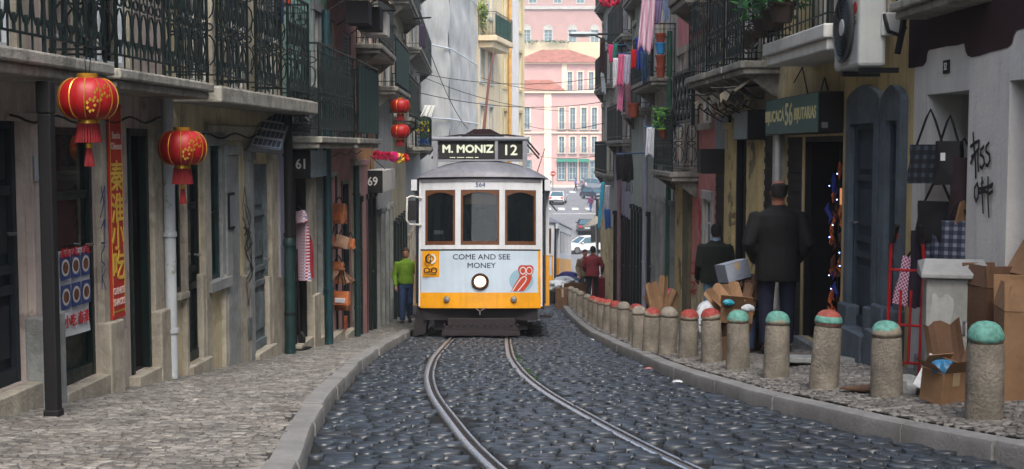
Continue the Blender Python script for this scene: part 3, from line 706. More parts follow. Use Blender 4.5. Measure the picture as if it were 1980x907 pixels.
# ---- L4 pink with louvred shutters
l4 = f = Fac('L', 18.2, 20.9, 'pink_house', 'pink house with pale louvred shutters and green netted balcony', ROSEW)
dr(f, 662, 676, 350, DKGREEN, kind='open', dep=.03)
for x0, x1, mt in ((680, 690, STONE), (690, 700, ROSEW)):
    a, z = f.px(x0, 320); b, _ = f.px(x1, 320); f.pilaster(a, b, f.gz(b)-.4, z, mt, .06)
NET = M('green_net', (34,66,60), .9, .3, 30)
SLZ4 = f.px(700, 267, .45)[1]
f.balcony(18.35, 20.8, SLZ4, .45, .15, 1.15, pan=NET, brackets=False)
LOUV = M('pale_louvre', (176,180,172), .6, .1)
for x0, x1 in ((638, 650), (666, 680), (694, 706)):
    a, zt = f.px(x0, 60 if x0 > 650 else 35); b, _ = f.px(x1, 60); f.hole(a, b, SLZ4+.05, zt, .08); f.fill(a, b, SLZ4+.05, zt, LOUV, .08, 'louvre', 1, 'shutter')
for zf in (3.0, 5.9):
    f.window(18.6, 19.4, SLZ4+zf+.05, SLZ4+zf+2.2, PALEWIN); f.window(19.8, 20.5, SLZ4+zf+.05, SLZ4+zf+2.2, PALEWIN)
f.balcony(18.3, 20.8, SLZ4+5.9, .4, .16, style='plain')
f.finish()
# small awning with boxes under it
AWN = M('dirty_canvas', (120,112,92), .9, .2, 5, .3, 30, streak=.5)
p = Vector(at(690, 10, 19.0)); t = thing('shop_awning', 'dirty canvas awning with black brackets above the pink shutters', 'awning', tuple(p))
aw = MB(); xw = XW('L', 19) 
aw.sheet(lambda u, v: (xw - p.x + .02 + .75*v, -1.6+3.2*u, .55-.45*v + .03*math.sin(u*18)*v), 24, 6); aw.build('canvas', AWN, t, smooth=True)
aw = MB()
for u in (-1.5, 0, 1.5): aw.tube([(xw-p.x, u, .1), (xw-p.x+.75, u, .08)], .015, 5); aw.tube([(xw-p.x, u, -.3), (xw-p.x+.6, u, .08)], .012, 5)
aw.build('bracket', BLACKIRON, t)
for k, (dx, dy, s_) in enumerate(((.45, -.9, .32), (.5, .1, .34), (.5, 1.0, .36))):
    m = MB(); m.box(-s_/2, s_/2, -s_*.7, s_*.7, 0, s_); m.box(-s_*.35, s_*.35, -s_*.72, -s_*.7, s_*.15, s_*.85)
    o = m.build('loudspeaker_box', BLACKM if k < 2 else WHITEP, None, bevel=.04); o.location = (xw+dx, 19+dy, p.z-.38)
    tag(o, ['rounded black box nearest under the dirty awning', 'rounded black box in the middle under the dirty awning', 'rounded dirty white box at the far end of awning'][k], 'box', 'boxes hanging under the left awning')
signbox('number_sign', 'black box sign reading 69 below the netted balcony', 'L', 701, 740, 330, 373, 765, '69', BLACKM, WHITEP, NUMW, tsize=.55)
# ---- L5.. further fronts
OCH = ORANW
def row(side, d0, d1, name, label, mat, doors, base, first, nf=3, winmat=None, style='plain', pan=None, out=.45, boxes=False, span=None):
    f = Fac(side, d0, d1, name, label, mat)
    n = doors; e = (d1-d0)/n; zt0 = f.gz((d0+d1)/2) + 2.35
    for i in range(n):
        a = d0+e*i+e*.2; b = d0+e*(i+1)-e*.12; dm = (a+b)/2
        f.door(a, b, f.gz(dm)+.1, zt0, [DKGREEN, BLACKM, TEAL, NAVY][(i+len(name)) % 4], kind=['panel', 'open', 'glazed', 'shutter'][(i*3+len(label)) % 4], dep=.025, step=False)
        f.pilaster(d0+e*i+.01, d0+e*i+e*.16, f.gz(dm)-.6, zt0+.1, base, .1)
    for k in range(nf):
        z = first + k*2.75
        s0, s1 = span or (d0+.15, d1-.15)
        f.balcony(s0, s1, z, out, .16, 1.0, style=style, pan=pan if k < 2 else None)
        nw = max(1, int((d1-d0)/1.5))
        for i in range(nw):
            a = d0+(d1-d0)*(i+.25)/nw; b = d0+(d1-d0)*(i+.78)/nw; f.window(a, b, z+.04, z+2.15, winmat or WHITEP, surround=STONE if i % 2 == 0 else None, rows=3)
    f.finish(); return f
f5 = row('L', 20.9, 24.3, 'ochre_house', 'ochre and pink house behind the far red lanterns', OCH, 4, DKGREEN, 11.75, 4, style='scroll')
f6 = row('L', 24.3, 28.5, 'green_fronted_house', 'narrow pale house with green iron balconies beside the tram', GREYW, 4, STONE2, 11.2, 4, pan=NET)
f7 = row('L', 28.5, 34.0, 'beige_house', 'beige house half hidden behind the tram on left', CREAMW, 5, DKGREEN, 10.7, 4)
f8 = row('L', 34.0, 44.9, 'grey_house', 'pale grey house ending the left row before the gauze', GREYW, 8, STONE, 10.0, 5)

d0_, z0_ = l3.px(566, 255, .12); t = thing('grille_box', 'dark slatted grille box on the mint wall beside first balcony', 'vent box', tuple(l3.T(15.55, .1, SLZ3+.03)))
m = l3.mb(); m.box(15.5, 15.58, .02, .3, SLZ3+.02, SLZ3+.62); m.box(15.58, 16.1, .02, .3, SLZ3+.02, SLZ3+.62); m.build('casing', M('vent_grey', (84,90,92), .6, .1), t, rel=t.location)
m = l3.mb()
for k in range(8): m.box(15.485, 15.499, .04, .28, SLZ3+.06+k*.066, SLZ3+.09+k*.066)
m.build('slats', BLACKM, t, rel=t.location)

for k, (y0, y1, x0, x1) in enumerate(((222, 236, 20, 310), (258, 262, 330, 548), (300, 306, 600, 700))):
    d0_, z0_ = wallhit('L', x0, y0, .07); d1_, z1_ = wallhit('L', x1, y1, .07); P0 = Vector((XW('L', d0_)+.07, d0_, z0_)); P1 = Vector((XW('L', d1_)+.07, d1_, z0_+.05)); m = MB()
    m.tube([(P1-P0)*t_ + Vector((0,0,-.05*math.sin(t_*math.pi*4)**2)) for t_ in [i/24 for i in range(25)]], .009, 5); o = m.build('wall_cable', BLACKM, None); o.location = P0
    tag(o, ['black cable looping along the pinkish house above its doors','black cable looping along the cream house under balcony','black cable looping along the houses past sign 61'][k], 'cable', 'cables along the left walls')
# ================================================================ RIGHT ROW
# ---- R0 whitewashed house
r0 = f = Fac('R', -14, 10.6, 'white_house', 'whitewashed house with dark maroon painted patch above its recessed doorway', WHITW)
a, zt = f.px(1874, 174); b, _ = f.px(1793, 185); zb = f.gz((a+b)/2)+.1
f.hole(a, b, zb, zt, .55); o = f.fill(a, b, zb, zt, BLACKM, .55, 'open'); f.block('step', a-.02, b+.02, zb-.3, zb-.004, -.55, .06, STONE2)
m = f.mb(); m.box(a+.3, a+.34, -.54, -.5, zb, zt); m.build('jamb', MAROON, f.root)
a, zt = f.px(2080, 140); b, _ = f.px(1953, 158); f.door(a, b, f.gz(a)+.1, zt, BLACKM, dep=.35, kind='panel')
f.door(4.0, 5.0, f.gz(4.5)+.1, f.gz(4.5)+2.4, BLUEGR, dep=.2)
# painted patch: scalloped lower edge
edge = [(1757,132),(1768,131),(1778,129),(1786,128),(1792,120),(1794,104),(1797,97),(1812,94),(1830,90),(1850,88),(1865,84),(1868,100),(1872,108),(1880,111),(1895,108),(1915,101),(1935,96),(1950,92),(1958,84),(1961,70),(1966,59),(1985,54),(2060,40)]
pe = [f.px(x, y) for x, y in edge]; m = f.mb()
for i in range(len(pe)-1):
    (d0_, z0_), (d1_, z1_) = pe[i], pe[i+1]; m.quad((d0_, .004, z0_), (d1_, .004, z1_), (d1_, .004, 13.2), (d0_, .004, 13.2))
m.build('painted_patch', MAROON, f.root)
zc = f.px(1757, 27, .3)[1]
f.balcony(9.0, 10.4, zc+.14, .3, .14, 1.0, style='scroll', brackets=False)
for zf in (11.3, 14.2, 17.2, 20.2):
    for a in (-11, -8, -5, -2, 1, 4.2, 7.5): f.window(a, a+1.0, zf+.4, zf+2.4, PALEWIN, surround=STONE)
    if zf > 13: f.balcony(-11.5, -1, zf+.35, .4, .14)
f.finish()
# house number tile
a, zt = f.px(1838, 115); b, zb = f.px(1826, 143)
t = f.block('number_tile', a, b, zb, zt, .003, .015, BLACKM, .002); m = MB(); m.text('52', (zt-zb)*.75, wallM(f, (a+b)/2, (zt+zb)/2, .016), .001, ax=.75); m.build('number', NUMW, t, rel=f.root.location)
# graffiti PISS OFF
P = lambda pts: [f.px(x, y) for x, y in pts]
X = lambda pts: [(1740+x/3.2375, 220+y/3.2375) for x, y in pts]
g = [[(463,120),(468,200),(478,300),(480,400)],[(448,205),(480,180),(502,170),(500,215),(470,260),(450,310)],[(455,270),(480,250)],[(498,235),(497,300),(500,358)],[(535,205),(518,225),(515,255),(535,275),(540,310),(525,340),(513,330)],[(568,183),(552,205),(550,235),(572,255),(576,290),(562,325),(550,320)],
     [(497,435),(480,465),(480,520),(490,550),(503,520),(505,465),(497,435)],[(528,400),(528,480),(532,560),(535,620)],[(567,398),(566,480),(568,560),(572,645)],[(515,470),(545,465),(575,455),(598,440)],[(515,495),(550,485),(580,500),(598,485)],[(528,440),(540,428)],[(575,460),(598,455)]]
stroke_set(f.T, [P(X(s_)) for s_ in g], .026, .006, GBK, 'graffiti', 'black hand painted words piss off on whitewashed wall')
# ---- R1 yellow house, blue-grey arched doorcases, shop 56
r1 = f = Fac('R', 10.6, 15.0, 'yellow_house', 'yellow house with blue grey arched door surrounds and the shop number 56', YELLW)
def arch(fc, xa, xb, ypk, ysh, x0, x1, yt, leaf):
    """painted ogee-headed doorcase: outer px columns xa (near) > xb (far), opening x0 (near) > x1 (far)"""
    A, _ = fc.px(xa, ysh); B, zs_ = fc.px(xb, ysh); _, zp = fc.px((xa+xb)/2, ypk); a, zt = fc.px(x0, yt); b, _ = fc.px(x1, yt); zb = fc.gz(a)-.3; mid = (A+B)/2
    n = 24; top = []
    for i in range(n+1):
        t = i/n; s = abs(2*t-1); top.append((A+(B-A)*t, zs_ + (zp-zs_)*(math.sqrt(max(0, 1-s**2))*.6 + .4*(1-s)**1.0)))
    m = fc.mb(); p = .07
    for i in range(n):
        (u0, z0), (u1, z1) = top[i], top[i+1]; um = (u0+u1)/2
        if a < um < b: lo = zt
        else: lo = zb
        m.add([(u0,-.02,lo),(u1,-.02,lo),(u1,p,lo),(u0,p,lo),(u0,-.02,z0),(u1,-.02,z1),(u1,p,z1),(u0,p,z0)],[(0,3,2,1),(4,5,6,7),(0,1,5,4),(1,2,6,5),(2,3,7,6),(3,0,4,7)])
    m.build('doorcase', BLUEGR, fc.root)
    g = fc.gz((a+b)/2)+.3
    fc.hole(a, b, g, zt, .03); fc.fill(a, b, g, zt, leaf, .03, 'panel', 1); fc.block('step', a-.1, b+.1, g-.5, g-.003, -.2, .2, BLUEGR)
    fc.block('doorcase_base', B-.28, B+.02, fc.gz(B)-.4, fc.gz(B)+.55, -.02, .12, BLUEGR, .02); fc.block('doorcase_base', A-.02, A+.2, fc.gz(A)-.4, fc.gz(A)+.5, -.02, .12, BLUEGR, .02)
DKSLATE = M('dark_slate_door', (46,60,72), .6, .15, 4)
arch(f, 1713, 1650, 164, 196, 1705, 1657, 238, DKSLATE)
arch(f, 1757, 1717, 164, 196, 1750, 1727, 232, DKSLATE)
a, zt = f.px(1631, 262); b, _ = f.px(1556, 255); zb = f.gz((a+b)/2)+.06
f.hole(a, b, zb, zt, .06); o = f.fill(a, b, zb, zt, BLACKM, .06, 'open')
f.block('step', a-.02, b+.02, zb-.3, zb-.004, -.2, .1, STONE2); SHOPA, SHOPB, SHOPZ, SHOPT = a, b, zb, zt
a2, _ = f.px(1552, 262); b2, _ = f.px(1522, 262); f.door(a2, b2, f.gz(b2)+.1, zt, BLACKM, dep=.03, kind='shutter', step=False)
f.pilaster(f.px(1518, 260)[0], f.px(1502, 260)[0], f.gz(14.7)-.4, zt+.2, GREYW, .05)
f.pilaster(f.px(1649, 260)[0], f.px(1636, 260)[0], f.gz(12.3)-.4, zt, YELLW, .03, cap=False)
zbal = f.px(1606, 35, .62)[1]
bb0 = 990; d_near = f.px(1606, 45, .62)[0]; d_far = f.px(1463, 90, .62)[0]
f.balcony(11.4, min(d_far, 14.95), zbal, .56, .24, 1.0, slab=WHITEP, style='plain', brackets=False)
for a in (d_near+.4, d_near+1.7): f.window(a, a+.8, zbal+.05, zbal+2.2, WHITEP, surround=STONE)
for zf in (13.9, 16.8, 19.7):
    f.balcony(10.9, 14.8, zf, .45, .14)
    for a in (11.2, 13.3): f.window(a, a+.9, zf+.05, zf+2.2, PALEWIN)
f.finish()
# projecting shop sign
def projbox(name, label, cat, xw, xo, yt, yb, xfar, side='R', facemat=BLACKM, sidemat=DKGREEN, lip=True):
    d, zt = wallhit(side, xw, yt); _, zb = wallhit(side, xw, yb)
    X0 = XW(side, d); X1 = (xo-990)*(d+.25)/2400; dfar = X1*2400/(xfar-990); L = max(.3, abs(dfar)-d); t = thing(name, label, cat, ((X0+X1)/2, d, zb)); w = abs(X1-X0); H = zt-zb
    m = MB(); m.box(-w/2, w/2-.005, .0, L, 0, H); b = m.build('box', facemat, t, bevel=.006)
    m = MB(); m.box(-w/2-.012, -w/2-.001, .01, L-.01, .01, H-.01); s = m.build('side_panel', sidemat, t, bevel=.003)
    return t, w, L, H
SIGNG = M('sign_green', (52,92,86), .5, .15, 4, streak=.3); SIGNC = M('sign_cream', (214,204,150), .6, .05)
t, wv, L, H = projbox('shop_sign', 'green and black projecting sign of the shop at number 56', 'sign', 1633, 1570, 176, 257, 1480, sidemat=SIGNG)
Mr = Matrix(((0,0,-1,-wv/2-.0135),(-1,0,0,L*.5),(0,1,0,H*.5),(0,0,0,1)))
m = MB(); m.text('BIJUCACÁ', H*.42, Mr @ Matrix.Translation((-L*.3, -.0, 0)), .005, ax=1.3); m.text('56', H*.82, Mr @ Matrix.Translation((-L*.01, 0, 0)), .006, ax=1.15); m.text('BIJUTARIAS', H*.42, Mr @ Matrix.Translation((L*.28, .0, 0)), .005, ax=1.12)
m.build('lettering', SIGNC, t)
m = MB(); m.box(-wv*.4, -wv*.15, -.004, -.0005, H*.12, H*.26); m.build('sticker', M('dull_sticker', (120,124,126), .5), t)
# air conditioner
ACW = M('ac_enamel', (176,180,176), .45, .06, 3, streak=.25); GRILL = M('ac_grille', (70,74,76), .5, .1)
dA_ = 10.55; zAb = at(1652, 128, 10.55).z; X0 = XW('R', dA_)-.12
xf = (1652-990)*(dA_)/2400
t = thing('air_conditioner', 'white wall air conditioner with round fan grille above the shop', 'air conditioner', ((X0+xf)/2+.0, dA_, zAb)); wv = X0-xf; Lc, Hc = .8, .72
m = MB(); m.box(-wv/2+.01, wv/2-.14, 0, Lc, 0, Hc); m.build('casing', ACW, t, bevel=.03)
m = MB(); cx, cz = Lc*.52, Hc*.5
m.lathe([(.29,-wv/2+.01),(.31,-wv/2-.02),(.28,-wv/2-.03),(.27,-wv/2-.01),(.27,-wv/2+.008)], (0, cx, cz), 40, 'x')
fan = m.build('fan_ring', GRILL, t, smooth=True)
m = MB()
for k in range(1, 9): m.lathe([(.032*k, -wv/2-.02),(.032*k+.004, -wv/2-.024),(.032*k+.008, -wv/2-.02)], (0, cx, cz), 32, 'x')
for k in range(12): q = k*math.pi/6; m.tube([(-wv/2-.02, cx+.05*math.cos(q), cz+.05*math.sin(q)), (-wv/2-.02, cx+.27*math.cos(q), cz+.27*math.sin(q))], .004, 3)
m.build('grille', GRILL, fan)
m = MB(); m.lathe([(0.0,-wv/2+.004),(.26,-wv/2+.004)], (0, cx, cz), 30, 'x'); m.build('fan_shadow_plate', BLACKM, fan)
m = MB(); m.lathe([(.0,-wv/2-.034),(.07,-wv/2-.03),(.075,-wv/2-.02)], (0, cx, cz), 20, 'x'); m.build('hub', ACW, fan)
m = MB(); m.lathe([(.0, -wv/2+.0035),(.05,-wv/2+.0035),(.05,-wv/2+.012)], (0, .11, Hc-.22), 20, 'x'); m.build('round_emblem', REDP, t)
m = MB(); m.text('LG', .09, Matrix(((0,0,-1,-wv/2+.002),(-1,0,0,.12),(0,1,0,Hc-.33),(0,0,0,1))), .002); m.build('lettering', GRILL, t)
m = MB(); m.box(.0, .16, -.03, 0.0, Hc*.35, Hc*.62); m.build('service_panel', ACW, t, bevel=.01)
m = MB(); m.tube([(.02,-.02,Hc*.6),(.05,-.06,Hc*.4),(.15,-.05,Hc*.35),(.2,-.03,Hc*.45)], .018, 6); m.tube([(.14,-.02,.1),(.17,-.05,.3),(.2,-.04,.6),(.23,-.04,.8)], .028, 6); m.build('pipe', BLACKM, t)
m = MB(); m.box(-wv/2+.05, wv/2, .1, .14, -.05, -.005); m.box(-wv/2+.05, wv/2, Lc-.16, Lc-.12, -.05, -.005); m.build('bracket', BLACKIRON, t)
# ---- R2 black shutters, canvas mess and boxes
r2 = f = Fac('R', 15.0, 19.2, 'scratched_house', 'cream house with black shutters and scratched narrow pilasters', CREAMW)
for x0, x1, k in ((1498, 1478, 'shutter'), (1445, 1428, 'open'), (1404, 1384, 'shutter')):
    a, zt = f.px(x0, 262); b, _ = f.px(x1, 262); f.door(a, b, f.gz((a+b)/2)+.08, zt, BLACKM, kind=k, dep=.025, step=False)
SCR = M('scratched_cream_paint', (198,178,124), .7, .12, 4, .2, 50, patch=.8, patchcol=(70,60,50))
for x0, x1, mt in ((1475, 1451, SCR), (1424, 1408, SCR)):
    a, zt = f.px(x0, 250); b, _ = f.px(x1, 250); f.pilaster(a, b, f.gz(b)-.4, zt, mt, .05)
zc = f.px(1430, 120, .45)[1]
for (s0, s1) in ((15.2, 16.3), (16.4, 17.5), (17.6, 19.1)): f.balcony(s0, s1, zc-(0, .02, .05)[0], .5, .16, 1.1, style='ornate' if s0 < 17 else 'scroll')
for a in (15.4, 16.6, 17.9): f.window(a, a+.7, zc+.05, zc+2.2, WHITEP, surround=STONE)
for zf in (3, 6, 9):
    f.balcony(15.2, 19, zc+zf, .4, .14)
    for a in (15.5, 17.6): f.window(a, a+.9, zc+zf+.05, zc+zf+2.2, PALEWIN)
f.finish()
# sagging canvas
d0_, z1_ = f.px(1478, 150, .4); t = thing('old_awning', 'sagging torn grey canvas awning folded beneath the iron balconies', 'awning', (XW('R', 17), 17, z1_-.12))
m = MB(); xw = 0
m.sheet(lambda u, v: (-.06-.42*v - .06*math.sin(u*9)*v, -1.7+3.3*u, -.0+.3-.3*v-.1*math.sin(u*math.pi*3)**2*v + .03*math.sin(u*50)), 60, 8); m.build('canvas', AWN, t, smooth=True)
m = MB()
for k in range(4): u = -1.6+k*1.05; m.tube([(0,u,.1),(-.6,u,.05+.05*(k % 2))], .014, 5); m.tube([(0,u,-.35),(-.35,u,-.15),(-.6,u,.05)], .01, 5)
m.build('bracket', BLACKIRON, t)
m = MB()
for k in range(3): m.tube([(-.1-.12*k, -1.6+3.2*i/12, -.05*k-.14*math.sin(i/12*math.pi)-.04*math.sin(i*2+k)) for i in range(13)], .012, 4)
m.build('cord', BLACKM, t)
GREYBOX = M('grey_box_side', (116,132,138), .5, .15, 6, streak=.3)
t, *_ = projbox('sign_box', 'large black sign box with pale grey side over the pilasters', 'sign', 1482, 1437, 212, 270, 1419, sidemat=GREYBOX)
t, *_ = projbox('sign_box', 'black box with grey side hanging left of larger sign box', 'sign', 1415, 1402, 222, 290, 1384, sidemat=GREYBOX)
t, *_ = projbox('sign_box', 'low wide black box under the grey air unit', 'sign', 1408, 1352, 288, 336, 1349, sidemat=BLACKM)
# small grey air unit
p = at(1376, 300, 20.5)
t = thing('air_conditioner', 'small grimy grey air conditioner beside the black sign boxes', 'air conditioner', (p.x, p.y, p.z))
m = MB(); m.box(-.12, .3, 0, .7, 0, .58); m.build('casing', GREYBOX, t, bevel=.02)
m = MB(); m.lathe([(.0,-.121),(.2,-.124),(.21,-.15),(.22,-.12)], (0,.36,.3), 24, 'x'); m.build('fan_grille', GRILL, t)
m = MB()
for k in range(8): m.box(-.08, .24, -.012, -.002, .1+k*.05, .125+k*.05)
m.build('vent', GRILL, t)
m = MB(); m.box(-.1, .35, .05, .09, -.04, -.004); m.box(-.1, .35, .6, .64, -.04, -.004); m.build('bracket', BLACKIRON, t)
# ---- R3 pink front
r3 = f = Fac('R', 19.2, 23.6, 'pink_fronted_house', 'pink house with small white framed window and red paint spray', M('salmon_plaster', (206,134,130), .8, .14, 2, .2, 30, streak=.4))
a, zt = f.px(1377, 388); b, _ = f.px(1361, 388); _, zb = f.px(1370, 480); f.window(a, b, zb, zt, WHITEP, surround=GREYW, cols=1, rows=2)
a, zt = f.px(1314, 372); b, _ = f.px(1303, 372); f.door(a, b, f.gz(b)+.1, zt, M('light_green_door', (96,140,110), .6, .15), dep=.03, kind='panel')
for x0, x1, mt in ((1338, 1327, M('olive_stone', (108,104,78), .85, .2, 3, .3)), (1326, 1313, SCR)):
    a, zt = f.px(x0, 340); b, _ = f.px(x1, 340); f.pilaster(a, b, f.gz(b)-.4, zt, mt, .07)
a, _ = f.px(1378, 500); b, _ = f.px(1341, 500); f.plinth([(a, b)], .9, CREAMW)
zc = f.px(1330, 338, .5)[1]
f.balcony(20.8, 23.4, zc, .5, .16, 1.05, rail=GREENIRON, style='ornate', pan=None)
for a in (21.2, 22.5): f.window(a, a+.8, zc+.05, zc+2.1, WHITEP, surround=STONE)
f.window(19.5, 20.5, zc+.8, zc+2.1, WHITEP, surround=STONE)
f.balcony(19.4, 21.2, zc+2.9, .5, .25, 1.0, slab=CONC); 
for zf in (2.9, 5.8, 8.7):
    f.window(19.8, 20.7, zc+zf+.05, zc+zf+2.1, PALEWIN); f.window(22, 22.9, zc+zf+.05, zc+zf+2.1, PALEWIN)
    if zf > 3: f.balcony(19.5, 23.3, zc+zf, .4, .14)
f.finish()
g = [[(1352,400),(1350,430),(1354,455)],[(1356,392),(1352,425)],[(1349,410),(1357,420),(1350,440)],[(1351,462),(1352,472)],[(1348,385),(1351,395)]]
stroke_set(f.T, [pxs(f, s_) for s_ in g], .09, .006, GRD, 'graffiti', 'red sprayed paint smear on pink wall by the small window')
g = [[(1335,510),(1341,506),(1336,530),(1343,527)],[(1335,512),(1333,545),(1342,548),(1336,566),(1344,560)],[(1338,508),(1343,540),(1334,570)],[(1332,560),(1343,568)]]
stroke_set(f.T, [pxs(f, s_, .08) for s_ in g], .035, .078, GRD, 'graffiti', 'small red scribbled graffiti low on olive stone pilaster')
# lattice trellis
a, zt = f.px(1340, 135, .35); b, zb = f.px(1302, 235, .35)
t = thing('trellis', 'dark green diamond lattice trellis panel standing on a balcony', 'trellis', tuple(f.T(a, .35, zb)))
TR_T = lambda u, o, z: f.T(a+(b-a)*u, .35+o, zb+(zt-zb)*z)
W_, H_ = b-a, zt-zb; m = f.mb()
n = 9
def clip(p, q): return p, q
for k in range(-7, 8):
    for sgn in (1, -1):
        pts = []
        for i in range(41):
            v = i/40; u = (k/5.0) + sgn*v*H_/W_*1.0
            if sgn < 0: u += 1
            if 0 <= u <= 1: pts.append((a+W_*u, .35+(.012 if sgn > 0 else 0), zb+H_*v))
        if len(pts) > 2: m.tube([pts[0], pts[-1]], .024, 4)
m.build('lattice', GREENIRON, t, rel=t.location)
m = f.mb(); m.box(a-.03, a+.03, .32, .38, zb-.1, zt+.05); m.box(b-.03, b+.03, .32, .38, zb-.1, zt+.05); m.box(a, b, .32, .38, zt, zt+.05); m.box(a, b, .32, .38, zb-.05, zb); m.build('frame', GREENIRON, t, rel=t.location)
# ---- R4..R7
r4 = row('R', 23.6, 27.6, 'cream_green_house', 'pale house with laundry pink sheets and terracotta pots on its balcony', GREYW, 5, STONE2, 11.35, 4, style='plain', out=.5)
r5 = row('R', 27.6, 32.2, 'pale_green_house', 'pale green grey house with red and blue laundry outside', M('pale_green_plaster', (176,186,174), .85, .1, 2, .2, 30, streak=.4), 6, DKGREEN, 10.9, 4, style='plain', out=.3)
r6 = row('R', 32.2, 37.5, 'lilac_house', 'lilac grey house carrying the street lamp bracket', LILAC, 6, BLACKM, 10.2, 5, style='plain', out=.3)
r7 = row('R', 37.5, 42.9, 'end_house', 'tall pale end house at the right corner of the square', GREYW, 5, CREAMW, 9.2, 5, style='plain', out=.3)
# ================================================================ FAR BUILDINGS
def front(name, label, A, B, z0, z1, mat, depth=8, cat='building'):
    """free building whose front runs from A to B (x, y); local (u metres, out, z)"""
    A, B = Vector((*A, 0)), Vector((*B, 0)); t = (B-A).normalized(); n = Vector((t.y, -t.x, 0)); L = (B-A).length
    root = thing(name, label, cat, (A.x, A.y, z0)); T = lambda u, o, z: A + t*u + n*o + Vector((0,0,z))
    return root, T, L
def facade(root, T, L, z0, z1, mat, holes, depth=8, dep=.15):
    mb = MB(T); us = sorted({0, L} | {h[0] for h in holes} | {h[1] for h in holes}); zz = sorted({z0, z1} | {h[2] for h in holes} | {h[3] for h in holes})
    for i in range(len(us)-1):
        for j in range(len(zz)-1):
            cu, cz = (us[i]+us[i+1])/2, (zz[j]+zz[j+1])/2
            if any(h[0] < cu < h[1] and h[2] < cz < h[3] for h in holes): continue
            mb.quad((us[i],0,zz[j]), (us[i+1],0,zz[j]), (us[i+1],0,zz[j+1]), (us[i],0,zz[j+1]))
    for u0, u1, a, b in holes:
        for q in (((u0,0,a),(u0,-dep,a),(u0,-dep,b),(u0,0,b)), ((u1,0,a),(u1,-dep,a),(u1,-dep,b),(u1,0,b)), ((u0,0,b),(u1,0,b),(u1,-dep,b),(u0,-dep,b)), ((u0,0,a),(u1,0,a),(u1,-dep,a),(u0,-dep,a))): mb.quad(*q)
    mb.quad((0,0,z0),(0,-depth,z0),(0,-depth,z1),(0,0,z1)); mb.quad((L,0,z0),(L,-depth,z0),(L,-depth,z1),(L,0,z1)); mb.quad((0,0,z1),(L,0,z1),(L,-depth,z1),(0,-depth,z1)); mb.quad((0,-depth,z0),(L,-depth,z0),(L,-depth,z1),(0,-depth,z1))
    return mb.build('wall', mat, root, recalc=False)
def win2(root, T, u0, u1, a, b, fm, gm, dep=.15, surround=None, cols=2, rows=3, arch=False, bal=False):
    m = MB(T); fr = .07; m.box(u0, u0+fr, -dep, -dep+.05, a, b); m.box(u1-fr, u1, -dep, -dep+.05, a, b); m.box(u0, u1, -dep, -dep+.04, b-fr, b); m.box(u0, u1, -dep, -dep+.04, a, a+fr)
    for i in range(1, cols): c = u0+(u1-u0)*i/cols; m.box(c-.03, c+.03, -dep, -dep+.035, a, b)
    for i in range(1, rows): c = a+(b-a)*i/rows; m.box(u0, u1, -dep, -dep+.03, c-.025, c+.025)
    o = m.build('window', fm, root); m = MB(T); m.box(u0, u1, -dep-.03, -dep-.01, a, b); m.build('pane', gm, o)
    if surround:
        m = MB(T); k = .16
        m.box(u0-k, u0, -.02, .05, a, b); m.box(u1, u1+k, -.02, .05, a, b); m.box(u0-k, u1+k, -.02, .06, a-k, a-.001)
        if arch:
            mid, r = (u0+u1)/2, (u1-u0)/2; n = 10
            for i in range(n):
                q0, q1 = math.pi*i/n, math.pi*(i+1)/n
                pr = lambda q, rr: (mid+rr*math.cos(q), b+rr*1.1*math.sin(q))
                P0, P1, P2, P3 = pr(q0, r), pr(q1, r), pr(q1, r+k), pr(q0, r+k)
                m.add([(x, -.02, z) for x, z in (P0,P1,P2,P3)] + [(x, .06, z) for x, z in (P0,P1,P2,P3)], [(4,5,6,7),(2,3,7,6),(0,1,5,4)])
            m.add([(mid+r*math.cos(math.pi*i/n), .02, b+r*1.1*math.sin(math.pi*i/n)) for i in range(n+1)], [tuple(range(n+1))])
        else: m.box(u0-k, u1+k, -.02, .06, b+.001, b+k)
        m.build('surround', surround, root)
    if bal:
        m = MB(T); m.box(u0-.25, u1+.25, 0, .35, a-.1, a); o = m.build('balcony', GREYW, root); m = MB(T)
        m.tube([(u0-.2,0,a+.9),(u0-.2,.3,a+.9),(u1+.2,.3,a+.9),(u1+.2,0,a+.9)], .03, 4)
        for i in range(10): x = u0-.2+(u1-u0+.4)*i/9; m.tube([(x,.3,a),(x,.3,a+.9)], .014, 3)
        m.build('railing', M('far_iron', (96,108,112), .6), o)
FARGLASS = M('far_pane', (92,118,130), .15, .2, 2, spec=.6)
GAUZE = M('scaffold_gauze', (182,182,176), .95, .1, 1.2, .5, 3, streak=.35)
# gauze-wrapped building
for lab, A, B in (('pale grey gauze wrapped scaffolded building end facing the street', (-3.5, 45.2), (-2.5, 48.3)), ('pale blue gauze wrapped scaffolded facade behind the tram', (-2.5, 48.32), (-1.72, 58.0))):
    root, T, L = front('wrapped_building', lab, A, B, 4, 20, GAUZE)
    m = MB(T); nz = 80; nu = 24
    m.sheet(lambda u, v: (L*u, .05*math.sin(u*L*1.9+v*3) + .06*abs(math.sin(v*math.pi*9)) + .03*math.sin(u*14+v*60), 2+18*v), nu, nz); m.build('gauze', GAUZE, root, smooth='all')
    m = MB(T); m.box(0, L, -6, -.3, 2, 20); m.build('wall', GREYW, root)
    m = MB(T)
    for k in range(6): m.tube([(0, .14, 3+k*2.7), (L, .14, 3+k*2.7)], .03, 5)
    m.build('scaffold_rail', PALEWIN, root)
root, T, L = front('beige_building', 'beige building with green planted balcony above the tram', (-1.7, 58.05), (-.66, 64), 3, 30, CREAMW)
BEIGE = M('beige_plaster', (206,190,158), .85, .08, 1.5)
hs = [(1.0+2.2*i, 2.0+2.2*i, z, z+2.0) for i in range(2) for z in (7.0, 10.0, 13.2, 16.4, 19.5)]
facade(root, T, L, 2, 21.8, BEIGE, hs)
for h in hs: win2(root, T, *h, WHITEP, FARGLASS, surround=GREYW)
